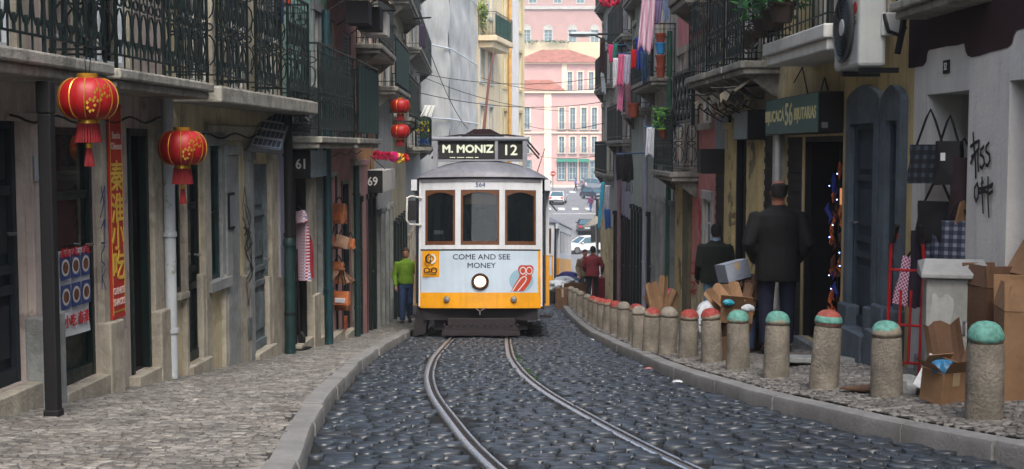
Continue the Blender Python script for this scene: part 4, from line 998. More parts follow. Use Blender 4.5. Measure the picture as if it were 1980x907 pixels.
m = MB(T); m.box(.6, 5.2, 0, .9, 15.0, 15.25); m.box(.8, 5, 0, .7, 14.7, 14.99); b = m.build('balcony', BEIGE, root, bevel=.03)
m = MB(T); railing(m, .7, 5.1, .85, 15.25, 1.1, 'plain'); m.build('railing', GREENIRON, b)
m = MB(T); m.sheet(lambda u, v: (.75+4.3*u, .8+.01*math.sin(u*60), 15.3+.95*v), 60, 1); m.build('screen', M('green_screen', (30,96,74), .8, .2, 6), b)
root, T, L = front('cream_building', 'tall cream yellow building with drainpipe at the street bend', (-.64, 64.1), (.7, 70), 3, 30, YELLW)
PALECR = M('pale_cream_plaster', (204,192,158), .85, .07, 1.5)
hs = [(4.4, 5.2, z, z+2.0) for z in (6.6, 9.9, 13.2, 16.4)] + [(.8, 1.5, z, z+2.0) for z in (6.6, 9.9, 13.2, 16.4)]
facade(root, T, L, 2, 22, PALECR, hs)
for h in hs: win2(root, T, *h, WHITEP, FARGLASS, surround=YELLW)
m = MB(T); m.tube([(1.9,.12,4),(1.9,.12,21.9)], .1, 8); m.build('drainpipe', M('ochre_pipe', (196,150,80), .6), root)
m = MB(T); m.box(2.2, 4.0, .0, .12, 2, 21.9); m.build('pale_bay', M('pale_bay_plaster', (210,208,204), .8, .06, 1.5), root)
# pink buildings across the square
PINKB = M('pink_facade', (192,158,152), .85, .07, .6, .1, 10); PINKT = M('rose_facade', (172,142,136), .85, .06, .6); TILE = M('terracotta_tiles', (158,104,86), .8, .25, 1.2, .6, 6); CREAMT = M('cream_trim', (226,212,184), .8, .06)
def apx(x, y, d): p = at(x, y, d); return p
D = 192
def U(x): return at(x, 300, D).x
def Z(y): return at(1090, y, D).z
xl, xm, xr = -6, U(1121), 26
root, T, L = front('pink_building', 'long pink building with white balconied windows and red hipped roof', (xl, D), (xr, D), Z(358), Z(176), PINKB)
hs = []; u = lambda x: U(x)-xl
rows = [(198, 250, (1013.5,1080,1100,1122,1142,1182)), (262, 300, (1080,1100,1142,1182)), (308, 350, (1030,1083,1102,1122,1142,1182))]
cols = [1019, 1086, 1107, 1129, 1149, 1176, 1200, 1225, 990, 968]
for (yt, yb) in ((208, 250), (264, 296), (312, 348)):
    for x in cols:
        c = u(x); w_ = .42 if yt < 300 else .55
        if c-w_ > 0: hs.append((c-w_, c+w_, Z(yb), Z(yt)))
facade(root, T, L, Z(365)-1, Z(176), PINKB, hs, depth=14)
TEALG = M('teal_shop', (60,110,110), .6, .2)
for h in hs: win2(root, T, *h, WHITEP, FARGLASS, surround=CREAMT if h[2] > Z(300) else TEALG, cols=2, rows=3, bal=h[2] > Z(300))
m = MB(T); m.box(u(1052), u(1066), 0, .2, Z(362), Z(178)); m.box(0, L, .0, .25, Z(258), Z(255)); m.box(0, L, .0, .45, Z(180), Z(175)); m.build('trim', CREAMT, root)
m = MB(T)
for x in (1086, 1107, 1129): m.add([(u(x)-.8, .02, Z(307)), (u(x)+.8, .02, Z(307)), (u(x)+.8, .7, Z(313)), (u(x)-.8, .7, Z(313))], [(0,1,2,3)])
m.build('shop_awning', M('green_awning', (40,120,100), .8), root)
# lower roof and raised pink block
m = MB(); zE, zR = Z(175), Z(138)
m.add([(xl-.5, D-.6, zE), (U(1093), D-.6, zE), (U(1045), D+7, Z(133)), (xl-.5, D+7, Z(133)), (xl-.5, D+14, zE), (U(1093), D+14, zE)], [(0,1,2,3), (1,5,2), (3,2,5,4)]); m.build('roof', TILE, root, rel=root.location)
A, B = (U(1000), D+3.5), (U(1168), D+3.5)
r2_, T2, L2 = front('pink_upper_block', 'raised pink storey with three tall windows and hipped red roof', A, B, Z(176), Z(122), PINKB)
k = lambda x: at(x, 150, D+3.5).x - A[0]; ZZ = lambda y: at(1090, y, D+3.5).z
hs = [(k(x)-.4, k(x)+.4, ZZ(176), ZZ(139)) for x in (1102, 1122, 1143)]
facade(r2_, T2, L2, ZZ(185), ZZ(122), PINKB, hs, depth=9)
for h in hs: win2(r2_, T2, *h, WHITEP, FARGLASS, surround=CREAMT, bal=True)
m = MB(T2); m.box(k(1086), k(1096), 0, .15, ZZ(180), ZZ(124)); m.box(-.2, L2+.3, 0, .4, ZZ(124), ZZ(120)); m.build('trim', CREAMT, r2_)
m = MB(T2); m.add([(-1, .7, ZZ(121)), (L2+.8, .7, ZZ(121)), (L2*.62, -4, ZZ(92)), (L2*.3, -4, ZZ(92)), (-1, -9.5, ZZ(121)), (L2+.8, -9.5, ZZ(121))], [(0,1,2,3),(1,5,2),(5,4,3,2),(4,0,3)]); m.build('roof', TILE, r2_)
# hill terrace and the large rose building above
D2 = 232; U2 = lambda x: at(x, 50, D2).x; Z2 = lambda y: at(1080, y, D2).z
root, T, L = front('terrace_wall', 'cream retaining terrace wall above the red roofs', (-30, D2-3), (50, D2-3), Z(350), Z2(88), PALECR, cat='wall')
facade(root, T, L, Z(360), Z2(84), PALECR, [], depth=3)
root, T, L = front('rose_building', 'large dusky rose building with arched windows on hill terrace', (-30, D2), (50, D2), Z2(90), Z2(-80), PINKT)
hs = []
for x in (965, 1018, 1060, 1107, 1150, 1195):
    c = U2(x)+30; hs.append((c-.75, c+.75, Z2(84), Z2(58)))
for x in (975, 1030, 1078, 1107+15, 1165):
    c = U2(x)+30; hs.append((c-.7, c+.7, Z2(6), Z2(-26))); hs.append((c-.7, c+.7, Z2(-45), Z2(-70)))
facade(root, T, L, Z2(130), Z2(-90), PINKT, hs, depth=14)
for h in hs: win2(root, T, *h, WHITEP, FARGLASS, surround=GREYW, cols=2, rows=4, arch=h[3] < Z2(40) and h[2] < Z2(70))
m = MB(T); m.box(0, L, 0, .3, Z2(18), Z2(12)); m.box(0, L, 0, .5, Z2(92), Z2(87)); m.build('trim', GREYW, root)
GRNB = M('hedge_green', (90,130,80), .9, .4, 6)
for i, x in enumerate((1026, 1060, 1084)):
    m = MB(); 
    for _ in range(60): q = Vector((random.gauss(0, .9), random.gauss(0, .2), random.uniform(0, .5))); s_ = .22; m.add([q+Vector((random.uniform(-s_,s_), random.uniform(-s_,s_), random.uniform(-s_,s_))) for _ in range(4)], [(0,1,2,3)])
    o = m.build('shrub', GRNB, None); o.location = (U2(x), D2-3.6, Z2(86)); tag(o, ['low green shrub on terrace at the far left arched window', 'low green shrub on terrace under the middle arched window', 'low green shrub on terrace between two arched windows'][i], 'shrub', 'shrubs along the terrace')
# blocks closing the square left and right, seen only in slivers
for nm, lab, A, B, mt in (('side_building', 'plain pale building closing the square behind cream building', (.75, 70.1), (-14, 120), GREYW), ('side_building', 'pale yellow building standing beyond the right end house', (40, 60), (14, 150), PALECR)):
    if A[0] < 5: A, B = (.7, 70.2), (-13, 130)
    root, T, L = front(nm, lab, *(((B, A)) if A[0] > 5 else (A, B)), 2, 24, mt)
    hs = [(4+4.2*i, 5.3+4.2*i, z, z+2.1) for i in range(int(L/4.2)-1) for z in (5, 9, 13, 16.5)]
    facade(root, T, L, 0, 20, mt, hs)
    for h in hs[::1]: win2(root, T, *h, WHITEP, FARGLASS, surround=GREYW)
# ================================================================ TRAM
TW = M('tram_white', (196,200,204), .3, .06, 2, streak=.25, spec=.5); TY = M('tram_yellow', (220,152,26), .32, .1, 2, streak=.3, spec=.5)
TP = M('tram_front_panel', (176,192,206), .3, .05, 2, streak=.15, spec=.5); TRF = M('tram_roof_grey', (112,114,122), .55, .14, 3, .15, 30, streak=.4); TRL = M('tram_trim_grey', (120,124,132), .45, .1, 5)
UND = M('underframe_black', (24,18,22), .7, .2, 8); WDK = M('tram_window_wood', (92,56,30), .45, .2, 18); MARN = M('maroon_line', (58,20,36), .5, .05)
TGL = glass('tram_glass', (20,28,32), .5, .02); INT = M('tram_interior', (44,34,28), .7, .2)
def tram(loc, yaw, pitch, label, hero=True):
    t = thing('tram', label, 'tram', loc, 0, 'trams on the line'); t.rotation_euler = (pitch, 0, yaw); t.scale = (1.06, 1, 1)
    yf = lambda x: .17*(abs(x)/1.02)**2.2
    def panel(m, x0, x1, z0, z1, o=0, n=6):
        for i in range(n):
            a, b = x0+(x1-x0)*i/n, x0+(x1-x0)*(i+1)/n; m.quad((a, yf(a)-o, z0), (b, yf(b)-o, z0), (b, yf(b)-o, z1), (a, yf(a)-o, z1))
    def solid(m, x0, x1, z0, z1, o, th, n=6):
        for i in range(n):
            a, b = x0+(x1-x0)*i/n, x0+(x1-x0)*(i+1)/n
            ya, yb = yf(a), yf(b)
            m.add([(a,ya-o,z0),(b,yb-o,z0),(b,yb-o+th,z0),(a,ya-o+th,z0),(a,ya-o,z1),(b,yb-o,z1),(b,yb-o+th,z1),(a,ya-o+th,z1)],[(0,3,2,1),(4,5,6,7),(0,1,5,4),(2,3,7,6)] + ([(3,0,4,7)] if i == 0 else []) + ([(1,2,6,5)] if i == n-1 else []))
    WS = [(-.95, -.43), (-.335, .325), (.42, .95)]
    m = MB()
    xs = [-1.03, -.95, -.43, -.335, .325, .42, .95, 1.03]
    for i in range(7):
        a, b = xs[i], xs[i+1]
        if (a, b) in WS: solid(m, a, b, 2.66, 2.86, 0, .05, 4)
        else: solid(m, a, b, 1.66, 2.86, 0, .05, 3)
    solid(m, -1.03, 1.03, 1.585, 1.66, 0, .05, 10)
    for s in (-1, 1):
        m.box(min(s*1.03, s*1.06), max(s*1.03, s*1.06), .17, .25, .55, 2.86)
    m.build('front_frame', TW, t)
    m = MB(); solid(m, -1.02, 1.02, .80, 1.56, .005, .05, 14); m.build('front_panel', TP, t)
    m = MB(); solid(m, -1.035, 1.035, .52, .80, .012, .06, 14); solid(m, .985, 1.03, .801, 1.56, .009, .05, 2); m.build('yellow_band', TY, t)
    m = MB(); solid(m, -1.03, 1.03, 1.562, 1.583, .012, .05, 14); m.build('black_line', BLACKM, t)
    m = MB(); solid(m, -1.06, 1.06, 2.862, 2.885, .035, .08, 14); solid(m, -1.05, 1.05, 2.80, 2.806, .006, .01, 14)
    for s in (-1, 1): m.box(min(s*1.2, s*1.225), max(s*1.2, s*1.225), 1.0, 7.4, 2.862, 2.885)
    m.build('cornice', MARN, t)
    # front windows with wooden frames whose heads are gently arched
    for k, (a, b) in enumerate(WS):
        m = MB(); fr = .04
        for (p, q, r, s_) in ((a, a+fr, 1.66, 2.66), (b-fr, b, 1.66, 2.66)): solid(m, p, q, r, s_, -.008, .04, 1)
        solid(m, a+fr, b-fr, 1.66, 1.66+.07, -.008, .05, 4)
        n = 10
        for i in range(n):
            p, q = a+fr+(b-a-2*fr)*i/n, a+fr+(b-a-2*fr)*(i+1)/n; sg = ((i+.5)/n*2-1)**2
            solid(m, p, q, 2.66-.045-.07*sg, 2.66, -.006, .04, 1)
        w = m.build('window', WDK, t)
        m = MB(); solid(m, a+fr, b-fr, 1.73, 2.62, -.025, .006, 4); m.build('pane', TGL, w)
    m = MB(); solid(m, -.27, .26, 2.4, 2.58, -.06, .01, 3); m.build('sun_blind', M('blind_tan', (150,120,84), .8, .1), t)
    m = MB(); m.box(-.82, -.62, .155, .16, 1.74, 1.95); pl = m.build('route_card', BLACKM, t); m = MB(); m.box(-.8, -.64, .15, .154, 1.86, 1.93); m.build('sticker', PAPER, pl)
    # body behind the platform
    for s in (-1, 1):
        x = lambda v: s*v
        B = lambda mm, xa, xb, *r: mm.box(min(x(xa), x(xb)), max(x(xa), x(xb)), *r)
        m = MB(); B(m, 1.15, 1.19, .95, 1.25, 1.5, 2.86); B(m, 1.15, 1.19, 7.2, 7.45, 1.5, 2.86); B(m, 1.15, 1.19, 1.25, 7.2, 1.5, 1.72); B(m, 1.15, 1.19, 1.25, 7.2, 2.6, 2.86)
        for i in range(1, 8): yy = 1.25+5.95*i/8; B(m, 1.15, 1.19, yy-.06, yy+.06, 1.72, 2.6)
        B(m, 1.1, 1.2, .2, .95, 2.66, 2.86); B(m, 1.06, 1.17, .9, .949, 1.5, 2.66)
        m.build('side_wall', TW, t)
        m = MB(); B(m, 1.15, 1.195, .95, 7.45, .55, 1.499); B(m, 1.06, 1.17, .9, .949, .55, 1.499); m.build('side_panel', TY, t)
        m = MB(); B(m, 1.16, 1.17, 1.25, 7.2, 1.72, 2.6); m.build('side_glass', TGL, t)
        m = MB(); B(m, 1.09, 1.12, .3, .9, .6, 2.66); m.build('door', M('door_dark_glass', (26,30,34), .25, .1), t)
        m = MB(); B(m, 1.02, 1.22, .25, .95, .34, .38); m.build('step', UND, t)
    m = MB(); m.box(-1.1, 1.1, .3, 8.2, .5, .6); m.box(-1.1, 1.1, 7.0, 7.05, .6, 2.8); m.box(-1.1, -.42, .98, 1.02, .6, 2.8); m.box(.42, 1.1, .98, 1.02, .6, 2.8); m.box(-1.1, 1.1, .3, 8.2, 2.84, 2.86)
    for i in range(5):
        for s in (-1, 1): m.box(min(s*.35, s*1.05), max(s*.35, s*1.05), 1.8+i, 2.2+i, .6, 1.3)
    m.box(-.25, .25, .3, .45, .6, 1.6)
    m.build('interior', INT, t)
    m = MB(); m.box(-1.1, 1.1, 8.15, 8.2, .55, 2.86); m.build('rear_wall', TW, t)
    # roof
    m = MB()
    def rf(u, v):
        u = 2*u-1; y = -.08 + 8.5*v**1.6 if v < 1 else 8.42
        w = 1.06+.17*min(1, max(0, y/.8))**.7; hf = math.sqrt(max(0, 1-((1.15-min(y, 1.15))/1.23)**2)); hb = math.sqrt(max(0, 1-((max(y, 7.3)-7.3)/1.13)**2)); 
        return (u*w, y + (.17*abs(u)**2.2)*(1-min(1, max(0, y))), 2.886 + .40*min(hf, hb)*(1-abs(u)**2.3)**.9 + .0)
    m.sheet(rf, 28, 50); m.build('roof', TRF, t, smooth='all', recalc=False)
    m = MB()
    for (a, b) in ((-.9, -.42), (-.32, .32), (.42, .9)):
        m.tube([(a+(b-a)*i/10, .05+.17*abs((a+(b-a)*i/10))**2.2+.02, 2.945+.05*math.sin(math.pi*i/10)+.02*(1-abs(a+(b-a)*i/10))) for i in range(11)], .014, 5)
    m.build('rain_strip', BLACKM, t)
    # destination box
    m = MB(); zb, zt = 3.22, 3.6
    for (a, b, c, d) in ((-.84, -.76, 2.98, zt), (.72, .8, 2.98, zt), (.235, .29, zb, zt)): m.box(a, b, .42, .5, c, d)
    m.box(-.76, .72, .43, .49, zb, zb+.03)
    m.build('sign_frame', TRL, t, bevel=.006)
    m = MB(); m.tube([(-.86, .44, zt+.035), (.82, .44, zt+.035)], .042, 10); m.build('sign_top', TRL, t, smooth=True)
    m = MB(); m.box(-.755, .23, .47, .52, zb+.031, zt); b1 = m.build('destination_panel', BLACKM, t)
    FX = lambda x, z, y: Matrix.Translation((x, y, z)) @ Matrix.Rotation(R(90), 4, 'X')
    LET = M('sign_letters', (190,196,176), .5, .08, emit=.12)
    if hero:
        m = MB(); m.text('M. MONIZ', .2, FX(-.24, zb+.225, .466), .008, ax=.98); m.text('--- ---- ---- --', .1, FX(-.3, zb+.08, .466), .003); m.build('lettering', LET, b1)
    m = MB(); m.box(.291, .719, .47, .52, zb+.031, zt); b2 = m.build('number_panel', BLACKM, t)
    if hero: m = MB(); m.text('12', .27, FX(.5, zb+.2, .466), .004); m.build('lettering', LET, b2)
    # trolley base
    m = MB()
    for yy in (1.2, 1.9):
        m.tube([(-.97, yy, 3.42), (-.72, yy, 3.76), (-.4, yy, 3.8), (.45, yy, 3.8), (.75, yy, 3.76), (1.02, yy, 3.42)], .018, 5)
    for s in (-1, 1): m.tube([(s*.62, .7, 3.6), (s*.62, 2.4, 3.62)], .02, 5); m.tube([(s*.62, .8, 3.48), (s*.16, 1.3, 3.84)], .03, 5); m.tube([(s*.62, 2.2, 3.5), (s*.16, 1.6, 3.84)], .03, 5)
    m.box(-.7, .7, .8, .86, 3.58, 3.63); m.box(-.7, .7, 2.2, 2.26, 3.44, 3.5); m.box(-.5, .5, 1.3, 1.7, 3.45, 3.5)
    m.build('roof_rack', UND, t)
    m = MB(); m.add([(-.16,1.25,3.92),(.14,1.25,3.92),(.5,1.3,3.72),(.12,1.28,3.8),(-.12,1.28,3.8),(-.5,1.3,3.72),(-.16,1.6,3.92),(.14,1.6,3.92),(.5,1.6,3.72),(.12,1.6,3.8),(-.12,1.6,3.8),(-.5,1.6,3.72)],[(0,1,2,3,4,5),(6,7,8,9,10,11)[::-1],(0,1,7,6),(1,2,8,7),(2,3,9,8),(3,4,10,9),(4,5,11,10),(5,0,6,11)])
    m.build('trolley_base', M('trolley_maroon', (44,22,30), .6, .15), t)
    m = MB(); m.tube([(0, 1.5, 3.85), (.02, 4.3, 5.3), (.05, 7.0, 6.5)], [.03, .025, .018], 7); m.build('trolley_pole', M('pole_rust', (110,70,60), .6, .2), t)
    # lamps
    m = MB(); m.lathe([(.14,-.012),(.15,-.035),(.13,-.06),(.1,-.055),(.1,-.02)], (0, -.0, 1.0), 28, 'y'); h = m.build('headlight', M('lamp_rim', (60,34,22), .4, .1), t, smooth=True)
    m = MB(); m.lathe([(0.0,-.055),(.06,-.05),(.102,-.04)], (0, 0, 1.0), 24, 'y'); lens = bpy.data.materials.get('lit_lens') or M('lit_lens', (255,214,170), .3, 0, emit=1.3 if hero else 0); m.build('lens', lens, h, smooth=True)
    for s in (-.57, .57):
        y = yf(s); m = MB(); m.lathe([(.045,0),(.055,-.03),(.045,-.045),(.0,-.05)], (s, y-.012, .68), 18, 'y'); m.build('marker_lamp', STEEL, t, smooth=True)
    # underframe, skirt and fender
    m = MB(); m.box(-.98, .98, .2, 8.0, .3, .515); m.box(-.8, .8, .35, 7.8, .12, .3)
    m.add([(-1.1,.25,.53),(-.9,.25,.53),(-.95,.25,.05),(-1.16,.25,.0),(-1.1,.9,.53),(-.9,.9,.53),(-.95,.9,.05),(-1.16,.9,.0)],[(0,1,2,3),(4,5,6,7),(0,4,7,3),(1,5,6,2),(3,2,6,7)])
    m.build('underframe', UND, t)
    m = MB(); m.box(-.62, .66, -.12, .1, .12, .2); m.box(-.64, .68, -.18, -.1, .03, .12); m.box(-.55, .6, -.02, .3, .2, .34)
    for i in range(12): xx = -.6+1.24*i/11; m.box(xx-.02, xx+.02, -.15, .0, .2, .24)
    m.build('fender', M('fender_maroon', (26,16,22), .6, .2), t, bevel=.006)
    m = MB(); m.tube([(-.08, -.02, .52), (0, -.07, .46), (.08, -.02, .52)], .012, 5); m.tube([(0, -.07, .46), (0, -.07, .4)], .012, 5); m.build('coupling_hook', STEEL, t)
    for yy in (2.9, 5.3):
        for s in (-.47, .47):
            m = MB(); m.lathe([(.06,-.05),(.32,-.05),(.33,.03),(.36,.05),(.0,.05)], (s, yy, .34), 24, 'x'); m.build('wheel', UND, t, smooth=True)
    # mirror
    m = MB()
    m.tube([(-1.02,.15,2.52),(-1.18,-.05,2.54),(-1.24,-.12,2.5),(-1.25,-.12,2.1),(-1.2,-.08,2.03),(-1.02,.15,2.03)], .017, 6); mr = m.build('mirror_bracket', WHITEP, t, smooth=True)
    m = MB(); m.box(-1.23, -1.1, -.06, -.02, 2.1, 2.46); m.build('mirror', BLACKM, mr, bevel=.01)
    # lettering and marks on the panel
    if hero:
        NB = M('navy_letters', (18,22,44), .5, 0)
        m = MB(); m.text('COME AND SEE', .135, FX(.02, 1.44, -.008), .0013, ax=1.04); m.text('MONEY', .135, FX(.02, 1.285, -.008), .0013, ax=1.04)
        for v in m.v: v.y = yf(v.x) + .0015 + v.y
        m.build('lettering', NB, t)
        m = MB(); m.text('564', .115, FX(0, 2.745, -.003), .001); m.build('fleet_number', M('blue_letters', (40,50,100), .5, 0), t)
        # yellow square with two marks
        m = MB(); solid(m, -1.0, -.7, 1.08, 1.555, .009, .01, 3); sq = m.build('yellow_square', TY, t)
        yq = yf(-.76)-.024
        def ring(mm, x, z, r, w_, a0=0, a1=360, ry=1, y=yq):
            n = 24; pr = [(x+rr*math.cos(R(a0+(a1-a0)*i/n)), y, z+ry*rr*math.sin(R(a0+(a1-a0)*i/n))) for rr in (r, r-w_) for i in range(n+1)]
            mm.add(pr, [(i, i+1, n+2+i, n+1+i) for i in range(n)])
        m = MB(); ring(m, -.85, 1.41, .095, .03, -80, 80); ring(m, -.85, 1.41, .02, .0199); m.build('emblem', PAPER, sq)
        m = MB(); ring(m, -.85, 1.41, .095, .03, 100, 260); m.box(-.857, -.843, yq-.001, yq+.004, 1.34, 1.48); ring(m, -.915, 1.2, .055, .02); ring(m, -.79, 1.2, .055, .02); ring(m, -.85, 1.2, .03, .01); m.box(-.95, -.75, yq-.001, yq+.002, 1.125, 1.135); m.build('emblem', BLACKM, sq)
        # owl
        yo = yf(.78)-.028
        pt = lambda x, y, o=0: ((900 + x/7.556 - 927)/108.0, yf((900 + x/7.556 - 927)/108.0)-.014-o, .80 + (566-(480+y/7.556))/108.0)
        m = MB(); n = 24
        m.add([((pt(775,470)[0]) + .205*math.cos(2*math.pi*i/n), yf(pt(775,470)[0]+.205*math.cos(2*math.pi*i/n))-.010, max(.803, pt(775,470)[2] + .205*math.sin(2*math.pi*i/n))) for i in range(n)], [tuple(range(n))]); ow = m.build('owl_disc', M('disc_blue', (130,164,180), .5, .05), t)
        body = [(635,628),(660,570),(700,500),(745,420),(752,385),(735,345),(728,295),(745,260),(775,243),(840,248),(910,243),(935,262),(947,300),(940,350),(918,385),(920,440),(895,500),(850,570),(805,628)]
        OW = M('owl_red', (170,58,34), .5, .05)
        m = MB(); m.add([pt(*p) for p in body], [tuple(range(len(body)))]); m.build('owl_body', OW, ow)
        m = MB()
        for ex in (797, 885):
            for j in range(20):
                a0, a1 = 2*math.pi*j/20, 2*math.pi*(j+1)/20
                q = lambda a, r: pt(ex+r*math.cos(a), 325+r*1.25*math.sin(a), .002)
                m.add([q(a0, 46), q(a1, 46), q(a1, 34), q(a0, 34)], [(0,1,2,3)])
        st = [(725,628),(770,570),(820,505),(848,450),(838,418),(805,412),(765,445),(715,520),(668,600),(650,628)]
        for i in range(len(st)-1):
            a, b = Vector(st[i]), Vector(st[i+1]); t_ = (b-a).normalized(); n_ = Vector((-t_.y, t_.x))*7; a -= t_*4; b += t_*4
            m.add([pt(*(a+n_), .0022+i*1e-4), pt(*(b+n_), .0022+i*1e-4), pt(*(b-n_), .0022+i*1e-4), pt(*(a-n_), .0022+i*1e-4)], [(0,1,2,3)])
        m.add([pt(842,365,.002), pt(855,385,.002), pt(842,405,.002), pt(829,385,.002)], [(0,1,2,3)])
        m.build('owl_outline', PAPER, ow)
        m = MB()
        m.lathe([(0,-.004),(.014,-.003),(.014,.004)], (-.12, -.012, .9), 10, 'y'); m.build('key_hole', BLACKM, t)
    return t
sl_ = math.atan(.112)
tr1 = tram((-.575, 22.15, zr(22.15)+.03), R(-.6), -sl_, 'white and yellow tram number 12 with owl mark and lit headlight', True)
tr2 = tram((.5, 48.5, zr(48.5)+.02), R(-7), -sl_*.9, 'second white and yellow tram following far behind down the hill', False)
# ================================================================ BOLLARDS
TURQ = (98,156,142); 
def capmat(name, col, thr, sc=9):
    m = bpy.data.materials.new(name); m.use_nodes = True; t = m.node_tree; N = t.nodes; L = t.links.new; b = N['Principled BSDF']; b.inputs['Roughness'].default_value = .75
    tc = N.new('ShaderNodeTexCoord'); sp = N.new('ShaderNodeSeparateXYZ'); L(tc.outputs['Object'], sp.inputs[0]); n = N.new('ShaderNodeTexNoise'); n.inputs['Scale'].default_value = sc; n.inputs['Detail'].default_value = 6; L(tc.outputs['Object'], n.inputs['Vector'])
    a = N.new('ShaderNodeMath'); a.operation = 'MULTIPLY_ADD'; L(n.outputs['Fac'], a.inputs[0]); a.inputs[1].default_value = .16; L(sp.outputs[2], a.inputs[2])
    g = N.new('ShaderNodeValToRGB'); g.color_ramp.elements[0].position = thr-.008; g.color_ramp.elements[1].position = thr+.008; L(a.outputs[0], g.inputs[0])
    n2 = N.new('ShaderNodeTexNoise'); n2.inputs['Scale'].default_value = 30; n2.inputs['Detail'].default_value = 4; L(tc.outputs['Object'], n2.inputs['Vector'])
    r = N.new('ShaderNodeValToRGB'); r.color_ramp.elements[0].color = tuple(x*.5 for x in lin((138,126,110))[:3])+(1,); r.color_ramp.elements[1].color = lin((158,148,130)); L(n2.outputs['Fac'], r.inputs[0])
    rp = N.new('ShaderNodeValToRGB'); rp.color_ramp.elements[0].position = .35; rp.color_ramp.elements[1].position = .6; rp.color_ramp.elements[0].color = tuple(x*.6 for x in lin(col)[:3])+(1,); rp.color_ramp.elements[1].color = lin(col); L(n2.outputs['Fac'], rp.inputs[0])
    x = N.new('ShaderNodeMix'); x.data_type = 'RGBA'; L(g.outputs[0], x.inputs[0]); L(r.outputs[0], x.inputs[6]); L(rp.outputs[0], x.inputs[7]); L(x.outputs[2], b.inputs['Base Color'])
    bp = N.new('ShaderNodeBump'); bp.inputs['Strength'].default_value = .5; bp.inputs['Distance'].default_value = .01; L(n2.outputs['Fac'], bp.inputs['Height']); L(bp.outputs[0], b.inputs['Normal']); return m
CAPS = {'t': capmat('turquoise_cap', TURQ, .585), 'r': capmat('red_cap', (150,58,52), .585), 'o': capmat('faint_red_cap', (170,70,60), .61, 14), 'p': CONC, 'm': capmat('mixed_cap', (150,74,64), .60, 6)}
bols = [(1903,811,'t',1.04,'turquoise capped stone bollard nearest the camera, before the large cardboard box'),
 (1714,768,'t',.96,'turquoise capped stone bollard in front of the red hand truck'),
 (1592,752,'m',1.08,'stone bollard with cap painted both red and turquoise'),
 (1500,731,'t',1.02,'turquoise capped stone bollard in front of the man in black jacket'),
 (1427,714,'t',1.0,'turquoise capped stone bollard before the seated person and boxes'),
 (1377,701,'r',1.0,'stone bollard with rough dark red cap, between the bright red and the turquoise ones'),
 (1330,692,'r',.97,'stone bollard with bright red flaking cap running down its side'),
 (1290,685,'p',1.0,'bare grey capped stone bollard beside the bright red capped one'),
 (1259,679,'r',.97,'stone bollard with neat red cap, left of the bare grey one'),
 (1238,672,'p',.98,'bare stone bollard between two red capped ones'),
 (1226,0,'r',.98,'stone bollard with pinkish red cap amid the far red ones'),
 (1208,0,'p',1.0,'plain stone bollard seventh in the far part of the row'),
 (1194,0,'r',1.0,'stone bollard with small red cap in the far part of row'),
 (1177,0,'o',1.0,'stone bollard with faint worn red cap far down the row'),(1166,0,'o',1.0,'weathered stone bollard with trace of red, before pale shop corner'),
 (1155,0,'o',1.0,'faintly reddened stone bollard right of the man in maroon'),(1147,0,'o',1.0,'faint red topped stone bollard nearest the maroon jacket man'),
 (1136,0,'p',1.0,'plain far stone bollard at the feet of maroon jacket man'),(1122,0,'p',1.0,'plain far stone bollard third from the cardboard box'),
 (1113,0,'p',1.0,'plain far stone bollard second from the cardboard box'),(1106,0,'p',1.0,'farthest stone bollard, next to brown cardboard box on kerb')]
BSH = M('bollard_shaft', (138,131,118), .9, .25, 6, .8, 50, streak=.4, patch=.5, patchcol=(96,88,76))
for i, (x, y, c, sc, lab) in enumerate(bols):
    if y: p = gp(x, y)
    else:
        d = max(2400*1.76/(x-990), 1); X = 1.76 if d > 18 else 1.8; p = Vector((X, d, zg(X, d)))
    t = thing('bollard', lab, 'bollard', (p.x, p.y, p.z-.02), random.uniform(0, 6), 'stone bollards along the right kerb')
    t.rotation_euler = (random.gauss(0, .02), random.gauss(-.025, .02), t.rotation_euler[2]); hb = .585*sc; r = .104
    def wob(q, z): return 1 + .018*math.sin(3*q+i) + .012*math.sin(7*q+z*20+i*2)
    m = MB(); m.lathe([(r*1.1,-.1),(r*1.08,.05),(r*1.04,.25),(r*1.0,hb*.77),(r*.95,hb*.795)], n=22, wob=wob); m.build('shaft', BSH, t, smooth=True)
    m = MB(); m.lathe([(r*.9,hb*.795),(r*.9,hb*.815),(r*1.0,hb*.825),(r*1.01,hb*.86),(r*.93,hb*.91),(r*.76,hb*.96),(r*.5,hb*.99),(r*.2,hb*1.003),(0.0001,hb*1.005)], n=22, wob=wob); cp = m.build('cap', CAPS[c], t, smooth='all')
    if c == 'm':
        m = MB(); m.lathe([(r*1.018,hb*.845),(r*1.022,hb*.865),(r*.95,hb*.905),(r*.89,hb*.925)], n=22, wob=lambda q, z: 1+.018*math.sin(3*q+i)+.012*math.sin(7*q+z*20+i*2)); m.build('lower_paint', capmat('turq_band', TURQ, .40), cp, smooth='all')
